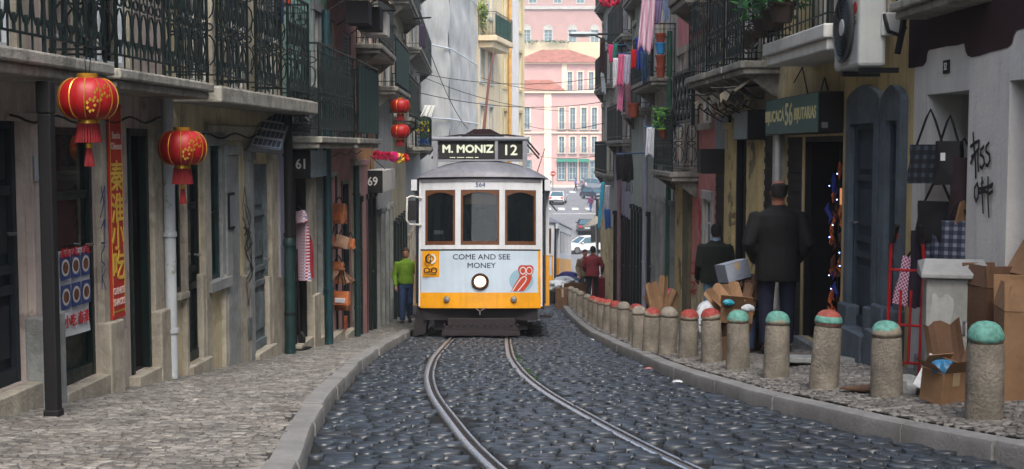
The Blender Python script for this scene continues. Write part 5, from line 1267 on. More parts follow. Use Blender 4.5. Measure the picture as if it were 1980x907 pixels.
# ================================================================ LANTERNS
LR = M('lantern_red', (152,12,18), .5, .12, 6, spec=.4); LDR = M('tassel_red', (120,12,22), .8, .2, 30)
def lantern(x, y, d, dia, label, far=False, grp='red paper lanterns'):
    p = at(x, y, d); t = thing('paper_lantern', label, 'lantern', tuple(p), group=grp); r = dia/2; n = 24
    m = MB(); pr = [(r*(.30+.70*math.sin(math.pi*k/14)**.75), -r*.72*math.cos(math.pi*k/14)) for k in range(15)]
    m.lathe(pr, n=n*2, wob=lambda q, z: 1-.028*abs(math.sin(q*n/4))**.5+.012); m.build('shade', LR, t, smooth='all')
    m = MB(); 
    for s in (-1, 1): m.lathe([(r*.34, s*r*.70), (r*.36, s*r*.86), (r*.33, s*r*.87), (r*.30, s*r*.72)], n=18)
    m.build('gold_cap', GOLD, t, smooth=True)
    m = MB()
    for k in range(12 if not far else 6):
        q = math.pi*2*k/(12 if not far else 6)+.2
        m.tube([(rr*1.012*math.cos(q), rr*1.012*math.sin(q), z) for rr, z in pr[1:-1]], .0035, 3)
    m.build('gold_ribs', GOLD, t)
    if not far:
        m = MB(); rnd = random.Random(int(x))
        for cq, cz in ((-.9, .1), (-1.15, -.25), (-.55, .25), (.6, .1)):
            for j in range(7):
                a = j/7*2*math.pi; q = cq+.13*math.cos(a); z = r*(cz+.2*math.sin(a)); rr = r*(.30+.70*math.sin(math.acos(max(-1, min(1, -z/(r*.72)))))**.75)*1.015
                e = r*.055; q2 = q+.05; c1 = Vector((rr*math.cos(q), rr*math.sin(q), z)); tg = Vector((-math.sin(q), math.cos(q), 0))
                m.add([c1+tg*e, c1+Vector((0,0,e*1.4)), c1-tg*e, c1-Vector((0,0,e*1.4))], [(0,1,2,3)])
        m.build('gold_flower', GOLD, t)
    m = MB(); k = 26
    for j in range(k):
        q = 2*math.pi*j/k; m.tube([(r*.33*math.cos(q), r*.33*math.sin(q), -r*.86), (r*.4*math.cos(q)*(1+.05*math.sin(j*3)), r*.4*math.sin(q), -r*1.52)], r*.045, 4)
    m.build('fringe', LDR, t)
    if not far:
        m = MB(); m.tube([(0,0,-r*.8),(0,0,-r*1.55)], .004, 4); m.lathe([(.0,-r*1.75),(.02,-r*1.7),(.02,-r*1.56),(.0,-r*1.5)], n=10); m.build('gold_bead', GOLD, t)
        m = MB(); 
        for j in range(12): q = 2*math.pi*j/12; m.tube([(.012*math.cos(q),.012*math.sin(q),-r*1.72),(.026*math.cos(q),.026*math.sin(q),-r*2.35)], .006, 4)
        m.build('tassel', LDR, t)
    m = MB(); m.tube([(.0,-.02,r*.8),(.0,-.04,r*1.35)], .003, 3); m.tube([(.0,.02,r*.8),(.0,.06,r*1.35)], .003, 3); m.build('cord', BLACKM, t)
    return t
lantern(170, 191, 7.55, .348, 'largest red lantern with gold flowers, beside the red vertical banner')
lantern(352, 286, 10.45, .40, 'red lantern with gold ribs hanging before the green door')
lantern(774, 205, 24.0, .37, 'upper one of two small far red lanterns by the tram', True)
lantern(774, 254, 24.05, .37, 'lower one of two small far red lanterns by the tram', True)
p0 = at(727, 300, 23.6); t = thing('pompom_garland', 'garland of pink yellow and red paper pompoms above tram side', 'garland', tuple(p0))
for k, (x, y, c, s_) in enumerate(((729,300,(214,24,74),9),(740,301,(214,30,90),8),(750,302,(206,34,84),9),(761,303,(222,40,130),10),(773,306,(230,190,70),10),(783,305,(200,30,40),8))):
    q = at(x, y, 23.6+.04*k)-p0; m = MB(); r_ = s_*23.6/2400
    for j in range(70):
        v = Vector((random.gauss(0,1), random.gauss(0,1), random.gauss(0,1))).normalized(); u = v.orthogonal().normalized()*r_*.35; w_ = v.cross(u)
        m.add([q+v*r_*.3, q+v*r_+u, q+v*r_*1.05+w_*.4, q+v*r_-u], [(0,1,2,3)])
    m.build('pompom', M('pompom_%d' % k, c, .8, .15, 10), t)
m = MB(); m.tube([at(722,298,23.6)-p0, at(790,305,23.9)-p0], .006, 4); m.build('string', BLACKM, t)
# ================================================================ PEOPLE
def evalmesh(mb, voxel=.012, smooth=6, disp=0):
    me = bpy.data.meshes.new('x'); me.from_pydata([v for v in mb.v], [], mb.f)
    bm = bmesh.new(); bm.from_mesh(me); bmesh.ops.recalc_face_normals(bm, faces=bm.faces); bm.to_mesh(me); bm.free()
    o = bpy.data.objects.new('x', me); C.objects.link(o)
    r = o.modifiers.new('r', 'REMESH'); r.mode = 'VOXEL'; r.voxel_size = voxel; r.use_smooth_shade = True
    s = o.modifiers.new('s', 'SMOOTH'); s.factor = .6; s.iterations = smooth
    if disp:
        tx = bpy.data.textures.get('folds') or bpy.data.textures.new('folds', 'CLOUDS'); tx.noise_scale = .09; tx.noise_depth = 2
        d = o.modifiers.new('d', 'DISPLACE'); d.texture = tx; d.strength = disp; d.mid_level = .5
    bpy.context.view_layer.update(); dg = bpy.context.evaluated_depsgraph_get(); ev = bpy.data.meshes.new_from_object(o.evaluated_get(dg))
    bpy.data.objects.remove(o); return ev
def objm(name, me, mat, parent):
    me.name = name; me.materials.clear(); me.materials.append(mat); me.shade_smooth(); o = bpy.data.objects.new(name, me); C.objects.link(o); o.parent = parent; return o
def rings(m, rs, n=18, sq=2.3):
    """closed loft of super-elliptic rings (cx, cy, z, rx, ry)"""
    vs = []
    for (cx, cy, z, rx, ry) in rs:
        for j in range(n):
            q = 2*math.pi*j/n; c, s = math.cos(q), math.sin(q); e = 2/sq
            vs.append((cx + rx*math.copysign(abs(c)**e, c), cy + ry*math.copysign(abs(s)**e, s), z))
    k = len(rs); m.add(vs, [(i*n+j, i*n+(j+1) % n, (i+1)*n+(j+1) % n, (i+1)*n+j) for i in range(k-1) for j in range(n)] + [tuple(range(n))[::-1], tuple((k-1)*n+j for j in range(n))])
def limb(m, pts, rs, n=12):
    P = [Vector(p) for p in pts]; Q = []; Rr = []
    for i in range(len(P)-1):
        for k in range(6): t = k/6; Q.append(P[i].lerp(P[i+1], t)); Rr.append(rs[i]+(rs[i+1]-rs[i])*t)
    Q.append(P[-1]); Rr.append(rs[-1])
    Q = [Q[0]] + Q + [Q[-1]]; Rr = [Rr[0]*.5] + Rr + [Rr[-1]*.5]
    Q[0] = Q[1] + (Q[1]-Q[2]).normalized()*rs[0]*.4; Q[-1] = Q[-2] + (Q[-2]-Q[-3]).normalized()*rs[-1]*.4
    m.tube(Q, Rr, n)
def hand(m, w, el, side, curl=.5, palm_in=1):
    d = (w-el).normalized(); up = Vector((0,0,1)) if abs(d.z) < .8 else Vector((0,-1,0)); a = d.cross(up).normalized(); b = a.cross(d)
    limb(m, [w, w+d*.045, w+d*.085], [.026, .034, .036], 10)
    for k, (o, L) in enumerate(((-.027,.062),(-.009,.072),(.009,.068),(.026,.054))):
        p0 = w+d*.085+b*o; p1 = p0+d*L*.45+a*side*L*.15*curl; p2 = p1+d*L*.3*(1-curl*.5)+a*side*L*.35*curl; p3 = p2+d*L*.2*(1-curl)+a*side*L*.25*curl
        limb(m, [p0, p1, p2, p3], [.010, .0095, .009, .008], 6)
    p0 = w+d*.03+b*-.025; p1 = p0+d*.03-b*.03+a*side*.015; limb(m, [p0, p1, p1+d*.03+a*side*.012], [.012, .011, .009], 6)
def person(loc, rz, scale, label, coat, coatr, legs, arms, trou, shoe=(24,22,22), hair=(24,20,18), hem=.86, skin=(160,110,86), bulk=1.0, bald=False, lean=0, headturn=0, collar=None, group=None, sit=False, detail=True, longhair=False, neckz=1.5, hidehands=False):
    t = thing('person', label, 'person', loc, rz, group); t.scale = (scale,)*3
    L = lambda z: lean*(z-.9)
    SK = M('skin_%d' % skin[0], skin, .55, .06, 20); CO = M('coat_%d_%d_%d' % coat, coat, coatr, .15, 8, 0); TRM = M('trousers_%d_%d_%d' % trou, trou, .85, .15, 10); SH = M('shoe_%d' % shoe[0], shoe, .5, .1); HA = M('hair_%d' % hair[0], hair, .7, .3, 40, .4, 150)
    pz = legs[0][0][2]
    # body: one continuous figure
    m = MB(); hz = neckz+.14; hy = L(hz)-.01
    tor = [(0, L(pz-.08), pz-.08, .14, .10), (0, L(pz+.05), pz+.05, .16, .115), (0, L(pz+.2), pz+.2, .14, .1), (0, L(pz+.38), pz+.38, .165, .115), (0, L(neckz-.07), neckz-.07, .15, .09), (0, L(neckz-.01), neckz-.01, .07, .06), (0, L(neckz+.05), neckz+.05, .058, .06)]
    rings(m, tor)
    hd = [(.0, .045*0, -.115, .03, .04), (0, -.01, -.105, .05, .062), (0, -.008, -.07, .064, .082), (0, 0, -.02, .073, .093), (0, .004, .03, .077, .1), (0, .006, .075, .07, .09), (0, .008, .105, .048, .062), (0, .01, .12, .015, .02)]
    cs, sn = math.cos(headturn), math.sin(headturn)
    HT = lambda x, y, z: Vector((x*cs - y*sn, x*sn + y*cs + hy, z + hz))
    hm = MB(HT); rings(hm, hd, 18, 2.1)
    hm.add([(-.012,-.088,.02),(.012,-.088,.02),(.018,-.09,-.028),(-.018,-.09,-.028),(0,-.122,-.025)], [(0,1,4),(1,2,4),(2,3,4),(3,0,4),(0,3,2,1)])
    for s in (-1, 1): hm.lathe([(0.0001,-.012),(.024,-.008),(.026,.004),(.0001,.012)], (s*.078, .008, -.005), 10, 'x')
    hm.lathe([(0.0001,-.01),(.026,0),(.0001,.008)], (0, -.082, -.058), 10, 'y')
    limb(m, [(0, L(neckz-.03), neckz-.03), (0, hy+.01, hz-.05)], [.06, .055]); m.v += hm.v; b0 = len(m.v)-len(hm.v); m.f += [[b0+i for i in f] for f in hm.f]; m.mi += [0]*len(hm.f)
    for si, (s, e, w) in zip((-1, 1), arms):
        limb(m, [s, e, w], [.05, .038, .026]); 
        if not hidehands: hand(m, Vector(w), Vector(e), si)
    for (h, k, a) in legs: limb(m, [h, k, a], [.085, .055, .038])
    body = objm('body', evalmesh(m, .0085 if detail else .013, 4), SK, t)
    if detail and not bald or headturn is not None:
        e = MB(HT)
        for s in (-1, 1): e.lathe([(0.0001,-.011),(.009,-.007),(.011,0),(.0001,.01)], (s*.031, -.083, .012), 10, 'y')
        e.build('eyes', M('eye_dark', (30,24,20), .2, 0), body, rel=(0,0,0))
        e = MB(HT); e.box(-.024, .024, -.0975, -.09, -.062, -.055); e.build('mouth', M('lips', (120,62,56), .5, .05), body, rel=(0,0,0))
    # hair
    hh = MB(HT)
    if bald: rs = [(0,.03,-.05,.072,.078),(0,.032,-.0,.083,.082),(0,.034,.035,.084,.08),(0,.04,.07,.078,.07),(0,.05,.095,.05,.04)]
    elif longhair: rs = [(0,.06,-.22,.08,.05),(0,.05,-.12,.092,.075),(0,.022,-.02,.088,.09),(0,.014,.05,.087,.098),(0,.012,.1,.066,.08),(0,.012,.13,.025,.03)]
    else: rs = [(0,.045,-.06,.06,.062),(0,.03,-.02,.081,.08),(0,.02,.03,.085,.095),(0,.008,.06,.084,.106),(0,.008,.1,.066,.086),(0,.01,.128,.025,.03)]
    rings(hh, rs, 18, 2.1); objm('hair', evalmesh(hh, .009, 2, .012), HA, body)
    # coat
    m = MB(); k = bulk
    hemr = .185 if sit else .19
    cr = [(0, L(hem), hem, hemr*k, .14*k), (0, L(hem+.1), hem+.1, .19*k, .145*k), (0, L(1.12), max(1.12, hem+.2), .178*k, .13*k), (0, L(1.3), 1.3, .195*k, .14*k), (0, L(1.42), 1.42, .185*k, .125*k), (0, L(neckz-.03), neckz-.03, .1*k, .085), (0, L(neckz+.02), neckz+.015, .075, .075)]
    if sit: off = pz-.93; cr = [(a, b, z+off, c, d) for a, b, z, c, d in cr]
    rings(m, cr)
    for (s, e, w) in arms:
        S_, E_, W_ = Vector(s), Vector(e), Vector(w); limb(m, [S_, E_, E_.lerp(W_, .93)], [.078*k, .06*k, .047*k], 14)
    objm('coat' if hem < .95 else 'jumper', evalmesh(m, .012 if detail else .02, 5, .006), CO, t)
    if collar:
        m = MB(); n = 20; m.lathe([(.072,neckz-.01),(.078,neckz+.0),(.066,neckz+.055),(.062,neckz+.045)], (0, L(neckz)+0, 0), 20); m.build('collar', M('collar', collar, .8, .05), t, rel=(0,0,0), smooth=True)
    m = MB(); rings(m, [(0, L(pz-.1), pz-.1, .15, .115), (0, L(pz), pz, .175*min(k, 1.05), .13), (0, L(pz+.1), pz+.1, .165*min(k,1.05), .12)])
    for (h, kn, a) in legs:
        H_, K_, A_ = Vector(h), Vector(kn), Vector(a); limb(m, [H_, K_, A_+(K_-A_).normalized()*.03], [.1, .076, .066], 14)
    objm('trousers', evalmesh(m, .012 if detail else .02, 4, .006), TRM, t)
    for (h, kn, a) in legs:
        m = MB(); A_ = Vector(a); limb(m, [A_+Vector((0,.04,-.045)), A_+Vector((0,-.08,-.05)), A_+Vector((0,-.16,-.06))], [.042, .043, .034], 10)
        o = objm('shoe', evalmesh(m, .01, 2), SH, t)
    return t
def stand(st=.0, w=.095): return [((-w, 0, .92), (-w-.01, -.02-st*.5, .5), (-w-.015, -st*1.0, .085)), ((w, 0, .92), (w+.01, -.02+st*.3, .5), (w+.015, st*1.2, .085))]
def armsdown(out=.0, fwd_=-.05, bend=.12): return [((-.19,0,1.41), (-.25-out,.02,1.13), (-.27-out*1.2,fwd_-bend,.88)), ((.19,0,1.41), (.25+out,.02,1.13), (.27+out*1.2,fwd_-bend,.88))]
# man in black jacket, back to us
d = 13.4; X = at(1502, 600, d).x
pk = [((-.2,0,1.40),(-.3,.06,1.13),(-.2,-.12,.93)),((.2,0,1.40),(.3,.06,1.13),(.2,-.12,.93))]
person((X, d, zg(X, d)), R(176), 1.07, 'man with balding head in black jacket and dark jeans seen from behind', (9,9,11), .8, stand(.05, .1), pk, (22,28,50), hem=.74, bulk=1.2, bald=True, skin=(150,98,76), hidehands=True)
d = 17.8; X = at(1384, 500, d).x
person((X, d, zg(X, d)), R(172), .92, 'man in dark green jumper and light blue jeans behind the cardboard heap', (26,34,26), .9, stand(.04), armsdown(.0, -.1, .16), (110,140,160), hem=.84, bulk=1.28, collar=(130,150,176), skin=(110,74,56))
d = 37.0; X = at(1146, 500, d).x
pm = person((X, d, zg(X, d)), R(172), .97, 'man in maroon jacket and black trousers walking away beyond the bollards', (112,34,44), .8, stand(.13), [((-.19,0,1.40),(-.3,.0,1.15),(-.28,-.16,.95)),((.19,0,1.40),(.3,.02,1.15),(.26,-.2,.98))], (16,16,20), hem=.84, bulk=1.15, lean=-.05, skin=(120,80,62))
d = 39.5; X = at(1131, 500, d).x
person((X, d, zg(X, d)), R(10), .93, 'person in olive brown jacket facing us behind the maroon jacket man', (96,84,66), .8, stand(.06), armsdown(.02, -.2, .2), (50,46,50), hem=.84, bulk=1.1, skin=(160,108,84))
d = 26.6; X = at(785, 560, d).x
person((X, d, zg(X, d)), R(8), .93, 'smiling man in lime green jumper and blue jeans walking beside tram', (108,146,34), .85, stand(.16, .08), [((-.19,0,1.41),(-.27,.0,1.13),(-.24,-.12,.88)),((.19,0,1.41),(.27,.05,1.13),(.27,.0,.88))], (44,66,104), hem=.93, bulk=1.0, skin=(170,120,94), hair=(70,52,38), headturn=-.2)
# seated person among the boxes
d = 13.85; X = at(1457, 640, d).x; zz = zg(X, d)
lg = [((-.1,0,.42),(-.14,-.42,.5),(-.13,-.5,.085)),((.1,0,.42),(.16,-.42,.52),(.15,-.52,.085))]
person((X, d+.2, zz-.02), R(-28), .74, 'seated person in dark coat and jeans with hand raised to face', (26,24,34), .8, lg, [((-.19,-.02,.9),(-.28,-.2,.72),(-.1,-.3,1.0)),((.19,-.02,.9),(.28,-.22,.68),(.14,-.4,.62))], (40,56,84), hem=.84, sit=True, neckz=.93, lean=-.1, skin=(176,124,104), bulk=1.1)
m = MB(); m.box(-.16, .16, -.14, .14, 0, .22); o = m.build('crate', M('dark_crate', (60,48,44), .8, .15), None, bevel=.01); o.location = (X, d+.24, zz); tag(o, 'dark low crate under the seated person by the boxes', 'crate')
# tram driver
p = Vector((-.575+.0, 22.15+.72, zr(22.8)+.62))
dr_ = person((p.x, p.y, p.z+.1), 0, .98, 'tram driver in dark uniform behind the middle front window', (30,34,44), .8, stand(0, .1), [((-.19,0,1.41),(-.26,-.05,1.15),(-.14,-.3,1.1)),((.19,0,1.41),(.26,-.05,1.15),(.14,-.3,1.1))], (24,26,34), hem=.9, detail=False, skin=(150,104,82))
# far pedestrians on the square
for (x, d, sc, ct, tr_, rz, lab) in ((1113, 176, 1.05, (70,100,160), (40,46,60), 80, 'tiny far pedestrian in blue top crossing the square'), (1128, 174, 1.1, (150,110,110), (60,60,70), 100, 'tiny far pedestrian in dusty pink top on the far crossing'), (1133, 177, .75, (200,200,205), (50,60,90), 60, 'tiny far small figure in white on the far crossing'), (1142.5, 140, 1.05, (100,30,80), (50,80,130), 200, 'far person in purple top and jeans beside the dark post')):
    X = at(x, 360, d).x; person((X, d, float(zs(d))-.1), R(rz), sc, lab, ct, .8, stand(.2), armsdown(.02), tr_, detail=False, group='pedestrians on the far square')
# ================================================================ CARS
CGL = M('car_glass', (60,90,98), .08, .1, 2, spec=.8)
def car(loc, rz, label, paint, body='hatch', sc=1.0):
    t = thing('parked_car', label, 'car', loc, rz, 'cars on the square'); t.scale = (sc,)*3
    PA = M('paint_%d_%d_%d' % paint, paint, .25, .04, 2, spec=.6); L = 4.2; W = .85
    prof = {'hatch': [(-2.1,.35),(-2.12,.6),(-2.0,.78),(-1.25,.92),(1.75,.95),(2.05,.85),(2.1,.6),(2.08,.35)], 'sedan': [(-2.15,.35),(-2.18,.6),(-2.05,.76),(-1.2,.9),(1.2,.93),(2.05,.9),(2.15,.62),(2.12,.35)]}[body]
    m = MB(); n = len(prof); nx = 8
    ws = [-1, -.96, -.8, -.4, 0, .4, .8, .96, 1]
    vs = []
    for wv in ws:
        e = (1-abs(wv)**6); 
        for (x, z) in prof: vs.append((wv*W, x*(1-.05*(abs(wv)**4)), .35+(z-.35)*(1-.12*(abs(wv)**6))))
    fs = [(i*n+j, i*n+j+1, (i+1)*n+j+1, (i+1)*n+j) for i in range(8) for j in range(n-1)] + [tuple(range(n)), tuple(8*n+j for j in range(n))] + [tuple(i*n for i in range(9)) + tuple(i*n+n-1 for i in range(8, -1, -1))]
    m.add(vs, fs); m.build('body', PA, t, smooth=35)
    top = {'hatch': [(-1.2,.92),(-.5,1.40),(.2,1.46),(1.2,1.42),(1.85,.95)], 'sedan': [(-1.1,.9),(-.4,1.36),(.2,1.42),(.8,1.38),(1.45,.93)]}[body]
    m = MB(); q = [(x, z) for x, z in top]; m.add([(-.78 if z < 1 else -.62, x, z) for x, z in q] + [(.78 if z < 1 else .62, x, z) for x, z in q], [(0,1,2,3,4), (9,8,7,6,5), (0,5,6,1), (3,8,9,4)]); m.build('windows', CGL, t)
    m = MB(); k = .012
    m.add([(-.63,q[1][0],q[1][1]+k),(-.63,q[2][0],q[2][1]+k),(-.63,q[3][0],q[3][1]+k),(.63,q[1][0],q[1][1]+k),(.63,q[2][0],q[2][1]+k),(.63,q[3][0],q[3][1]+k)], [(0,1,4,3),(1,2,5,4)])
    for s in (-1, 1):
        for a, b in ((0,1),(3,4)): m.tube([(s*(.79 if q[a][1] < 1 else .63), q[a][0], q[a][1]), (s*(.79 if q[b][1] < 1 else .63), q[b][0], q[b][1])], .04, 5)
        m.tube([(s*.785, .35, .94), (s*.635, .35, 1.44)], .035, 5); m.tube([(s*.63, q[1][0], q[1][1]), (s*.63, q[2][0], q[2][1]), (s*.63, q[3][0], q[3][1])], .035, 5)
    m.build('roof', PA, t)
    for y in (-1.35, 1.3):
        for s in (-1, 1):
            m = MB(); m.lathe([(.14,-.1),(.3,-.1),(.32,-.06),(.32,.06),(.3,.1),(.14,.1)], (s*.76, y, .32), 22, 'x'); w_ = m.build('wheel', RUBBER, t, smooth=True); m = MB(); m.lathe([(.0001,s*.085),(.2,s*.095),(.21,s*.105)], (s*.76, y, .32), 18, 'x'); m.build('rim', STEEL, w_)
    RL = M('tail_lamp_red', (190,24,30), .3, .05, emit=.35)
    e = 2.12 if body == 'hatch' else 2.16
    for s in (-1, 1):
        m = MB(); m.box(min(s*.5, s*.8), max(s*.5, s*.8), e-.09, e+.0, .68, .84); m.build('tail_light', RL, t, bevel=.02)
        m = MB(); m.box(min(s*.5, s*.78), max(s*.5, s*.78), -2.12, -2.02, .62, .76); m.build('headlight', PALEWIN, t, bevel=.02)
        m = MB(); m.box(min(s*.84, s*.98), max(s*.84, s*.98), -.95, -.8, .92, 1.04); m.build('mirror', PA, t, bevel=.02)
    m = MB(); m.box(-.8, .8, e-.04, e+.03, .36, .5); m.box(-.8, .8, -2.16, -2.08, .36, .48); m.build('bumper', M('bumper_dark', (50,52,56), .5), t, bevel=.02)
    m = MB(); m.box(-.25, .25, e-.0, e+.012, .56, .67); m.build('number_plate', WHITEP, t)
    return t
def on(x, y):
    lo = 90.
    while lo < 190 and at(x, y, lo).z > zr(lo): lo += .25
    # pick the crossing nearest to the image row
    best = min(np.arange(95, 190, .5), key=lambda d: abs((453.5 + F*0) * 0 + projy(d) - y)); return best
def projy(d):
    v = Vector((0, d, zr(d))) - Vector((0,0,CAMZ)); return 453.5 - F*v.dot(upv)/v.dot(fwd)
def carat(x, d, rz, *a, **k): X = at(x, 400, d).x; return car((X, d, float(zs(d))-.12), R(rz), *a, **k)
carat(1136, 107, -68, 'white hatchback seen from its side, crossing below the square', (210,212,210))
carat(1133, 120, 180, 'dark grey saloon with red tail lights climbing toward crossing', (48,54,60), 'sedan', sc=.98)
bpy.data.objects[-1] if False else None
carat(1079, 150, 172, 'white saloon seen from behind beyond the zebra crossing', (214,214,212), 'sedan', sc=1.05)
carat(1148, 158, 30, 'dark blue car parked at right beyond purple clad person', (40,48,66), 'hatch')
carat(1151, 178, 60, 'silver grey car parked before the pink building', (130,138,146), 'hatch', sc=1.15)
carat(1160, 183, 70, 'pale car parked at far right edge of square', (190,194,196), 'hatch')
# ================================================================ GOODS, BOXES, LAUNDRY, PLANTS
def setobj(o, loc, rot=(0,0,0)): o.location = loc; o.rotation_euler = rot; return o
def carton(loc, dims, rot, label, mat=None, flaps='open', group='cardboard boxes on the pavement', tape=True, shipping=False, marks=None):
    a, b, c = dims; mat = mat or CARD; t = thing('cardboard_box', label, 'box', loc, group=group); t.rotation_euler = rot; k = .006
    m = MB(); m.box(-a/2, a/2, -b/2, -b/2+k, 0, c); m.box(-a/2, a/2, b/2-k, b/2, 0, c); m.box(-a/2, -a/2+k, -b/2+k, b/2-k, 0, c); m.box(a/2-k, a/2, -b/2+k, b/2-k, 0, c); m.box(-a/2, a/2, -b/2, b/2, 0, k)
    m.build('carton', mat, t, bevel=.002)
    ang = {'open': (R(120), R(60), R(140), R(35)), 'closed': (R(2),)*4, 'up': (R(80), R(100), R(75), R(95))}[flaps]
    for i, q in enumerate(ang):
        m = MB(); s = math.sin(q); co = math.cos(q)
        if i < 2:
            sg = -1 if i == 0 else 1; l = b*.5
            p0, p1 = Vector((-a/2, sg*b/2, c+.001)), Vector((a/2, sg*b/2, c+.001)); dv = Vector((0, -sg*co, s))*l
        else:
            sg = -1 if i == 2 else 1; l = min(a, b)*.5
            p0, p1 = Vector((sg*a/2, -b/2+.01, c+.003)), Vector((sg*a/2, b/2-.01, c+.003)); dv = Vector((-sg*co, 0, s))*l
        if flaps == 'closed' and i >= 2: continue
        th = Vector((0, sg*.004, .004)) if i < 2 else Vector((sg*.004, 0, .004))
        m.add([p0, p1, p1+dv*.98, p0+dv, p0+th, p1+th, p1+dv*.98+th, p0+dv+th], [(0,3,2,1),(4,5,6,7),(0,1,5,4),(1,2,6,5),(2,3,7,6),(3,0,4,7)]); m.build('flap', mat, t)
    if tape: m = MB(); m.box(-.03, .03, -b/2-.0015, -b/2-.0005, c*.6, c); m.build('tape', M('packing_tape', (170,150,120), .25, .05), t)
    if shipping:
        m = MB(); m.box(-a*.3, a*.1, -b/2-.002, -b/2-.0006, c*.35, c*.8); l = m.build('paper_label', PAPER, t); m = MB()
        for j in range(9): m.box(-a*.27+j*a*.035, -a*.27+j*a*.035+a*.015, -b/2-.003, -b/2-.0022, c*.42, c*.58)
        m.build('print', BLACKM, l)
    if marks:
        m = MB(); m.text(marks, c*.16, Matrix.Translation((0, -b/2-.002, c*.22)) @ Matrix.Rotation(R(90), 4, 'X'), 0, .0005); m.build('marks', BLACKM, t)
    return t
def board(loc, w, h, rot, label, mat=None, name='flattened_box', cat='cardboard', group='flattened cardboard pieces', bend=.03):
    m = MB(); nx, nz = 6, 5; ph = loc[0]*3
    f = lambda o: [((i/nx-.5)*w, o + bend*math.sin(ph+i*1.2)*(j/nz) + (.02 if i > nx/2 else 0)*(j/nz), h*j/nz - .04*h*math.sin(ph*2+i*2)*(j == nz)) for j in range(nz+1) for i in range(nx+1)]
    for o in (0, .005): m.add(f(o), [(j*(nx+1)+i, j*(nx+1)+i+1, (j+1)*(nx+1)+i+1, (j+1)*(nx+1)+i) for j in range(nz) for i in range(nx)])
    o = m.build(name, mat or CARD, None); setobj(o, loc, rot); return tag(o, label, cat, group)
G = lambda X, d: (X, d, zg(X, d)+.01)
# --- right front: big boxes, cabinet, hand truck
bc = carton(G(3.38, 8.1), (.34, .4, .58), (0,0,R(-12)), 'large tall cardboard box behind the nearest turquoise capped bollard', CARD, 'up')
p = at(1952, 528, 8.9)
carton((p.x+.06, p.y, p.z-.12), (.5, .3, .2), (R(8), R(-16), R(-6)), 'tilted shipping carton with barcode label on top of the box pile', CARD, 'closed', shipping=True)
p = at(1975, 540, 8.5); carton((p.x+.05, p.y, p.z-.02), (.22, .3, .3), (0, R(32), R(10)), 'narrow carton leaning at the frame edge with small white label', CARD, 'closed', shipping=True)
p = at(1925, 600, 9.1); carton(G(3.42, 8.7), (.34, .3, .72), (0,0,R(10)), 'dark tall carton half hidden behind the large open box', CARD2, 'up')
cabx, cabd = 3.2, 8.95
cb = thing('utility_cabinet', 'pale grey street cabinet with peeling paper and sloped lid', 'cabinet', G(cabx, cabd)); cb.rotation_euler = (0, 0, R(-14))
PEEL = M('peeling_enamel', (150,152,146), .6, .15, 4, .15, 40, patch=.8, patchcol=(96,92,84))
m = MB(); m.box(-.2, .2, -.17, .17, -.1, .80); m.build('body', PEEL, cb, bevel=.01)
m = MB(); m.add([(-.24,-.21,.805),(.24,-.21,.805),(.24,.2,.805),(-.24,.2,.805),(-.24,-.21,.84),(.24,-.21,.84),(.2,.0,.93),(-.2,.0,.93),(.24,.2,.9),(-.24,.2,.9)], [(0,1,2,3),(0,1,5,4),(4,5,6,7),(7,6,8,9),(1,2,8,6,5),(0,4,7,9,3),(2,3,9,8)]); m.build('lid', M('lid_grey', (150,152,150), .5, .1, 5, streak=.3), cb, bevel=.008)
m = MB()
for (x0, x1, z0, z1) in ((-.17,-.02,.3,.68),(.0,.14,.1,.5),(-.15,.05,.02,.2)): m.sheet(lambda u, v: (x0+(x1-x0)*u+.01*math.sin(v*9), -.173-.004*math.sin(u*8+v*5)**2, z0+(z1-z0)*v+.02*math.sin(u*11)), 8, 8)
m.build('torn_paper', M('torn_paper', (166,168,164), .8, .1), cb)
m = MB(); m.box(.05, .07, -.18, -.171, .4, .5); m.build('lock', STEEL, cb)
p = Vector((3.13, 9.85, zg(3.13, 9.85)))
ht = thing('hand_truck', 'red two wheeled hand truck with black grips standing before white wall', 'hand truck', (p.x, p.y, p.z)); ht.rotation_euler = (R(-6), 0, R(-28)); HTR = M('hand_truck_red', (150,22,26), .4, .2, 12)
m = MB()
for s in (-.13, .13): m.tube([(s,0,.03),(s,0,.95),(s*.95,-.03,1.05),(s*.7+.02,-.07,1.15)], .0145, 8)
for z in (.12, .42, .86): m.tube([(-.13,0,z),(.13,0,z)], .011, 6)
m.tube([(-.04,0,.12),(-.04,0,.7),(.04,0,.7),(.04,0,.12)], .011, 6); m.tube([(-.13,0,.42),(-.13,.12,.14)], .011, 6); m.tube([(.13,0,.42),(.13,.12,.14)], .011, 6)
m.build('frame', HTR, ht, smooth=True)
m = MB(); m.box(-.16, .16, -.2, .01, .0, .012); m.build('toe_plate', HTR, ht, bevel=.003)
for s in (-1, 1):
    m = MB(); m.tube([(s*.11+.0,-.045,1.08),(s*.09+.02,-.1,1.22)], .021, 8); m.build('grip', BLACKM, ht, smooth=True)
    m = MB(); m.lathe([(.04,-.03),(.12,-.03),(.135,-.015),(.135,.015),(.12,.03),(.04,.03)], (s*.19, .13, .135), 22, 'x'); w_ = m.build('wheel', RUBBER, ht, smooth=True); m = MB(); m.lathe([(.0001,-.032),(.06,-.034),(.06,.034),(.0001,.032)], (s*.19, .13, .135), 14, 'x'); m.build('hub', STEEL, w_)
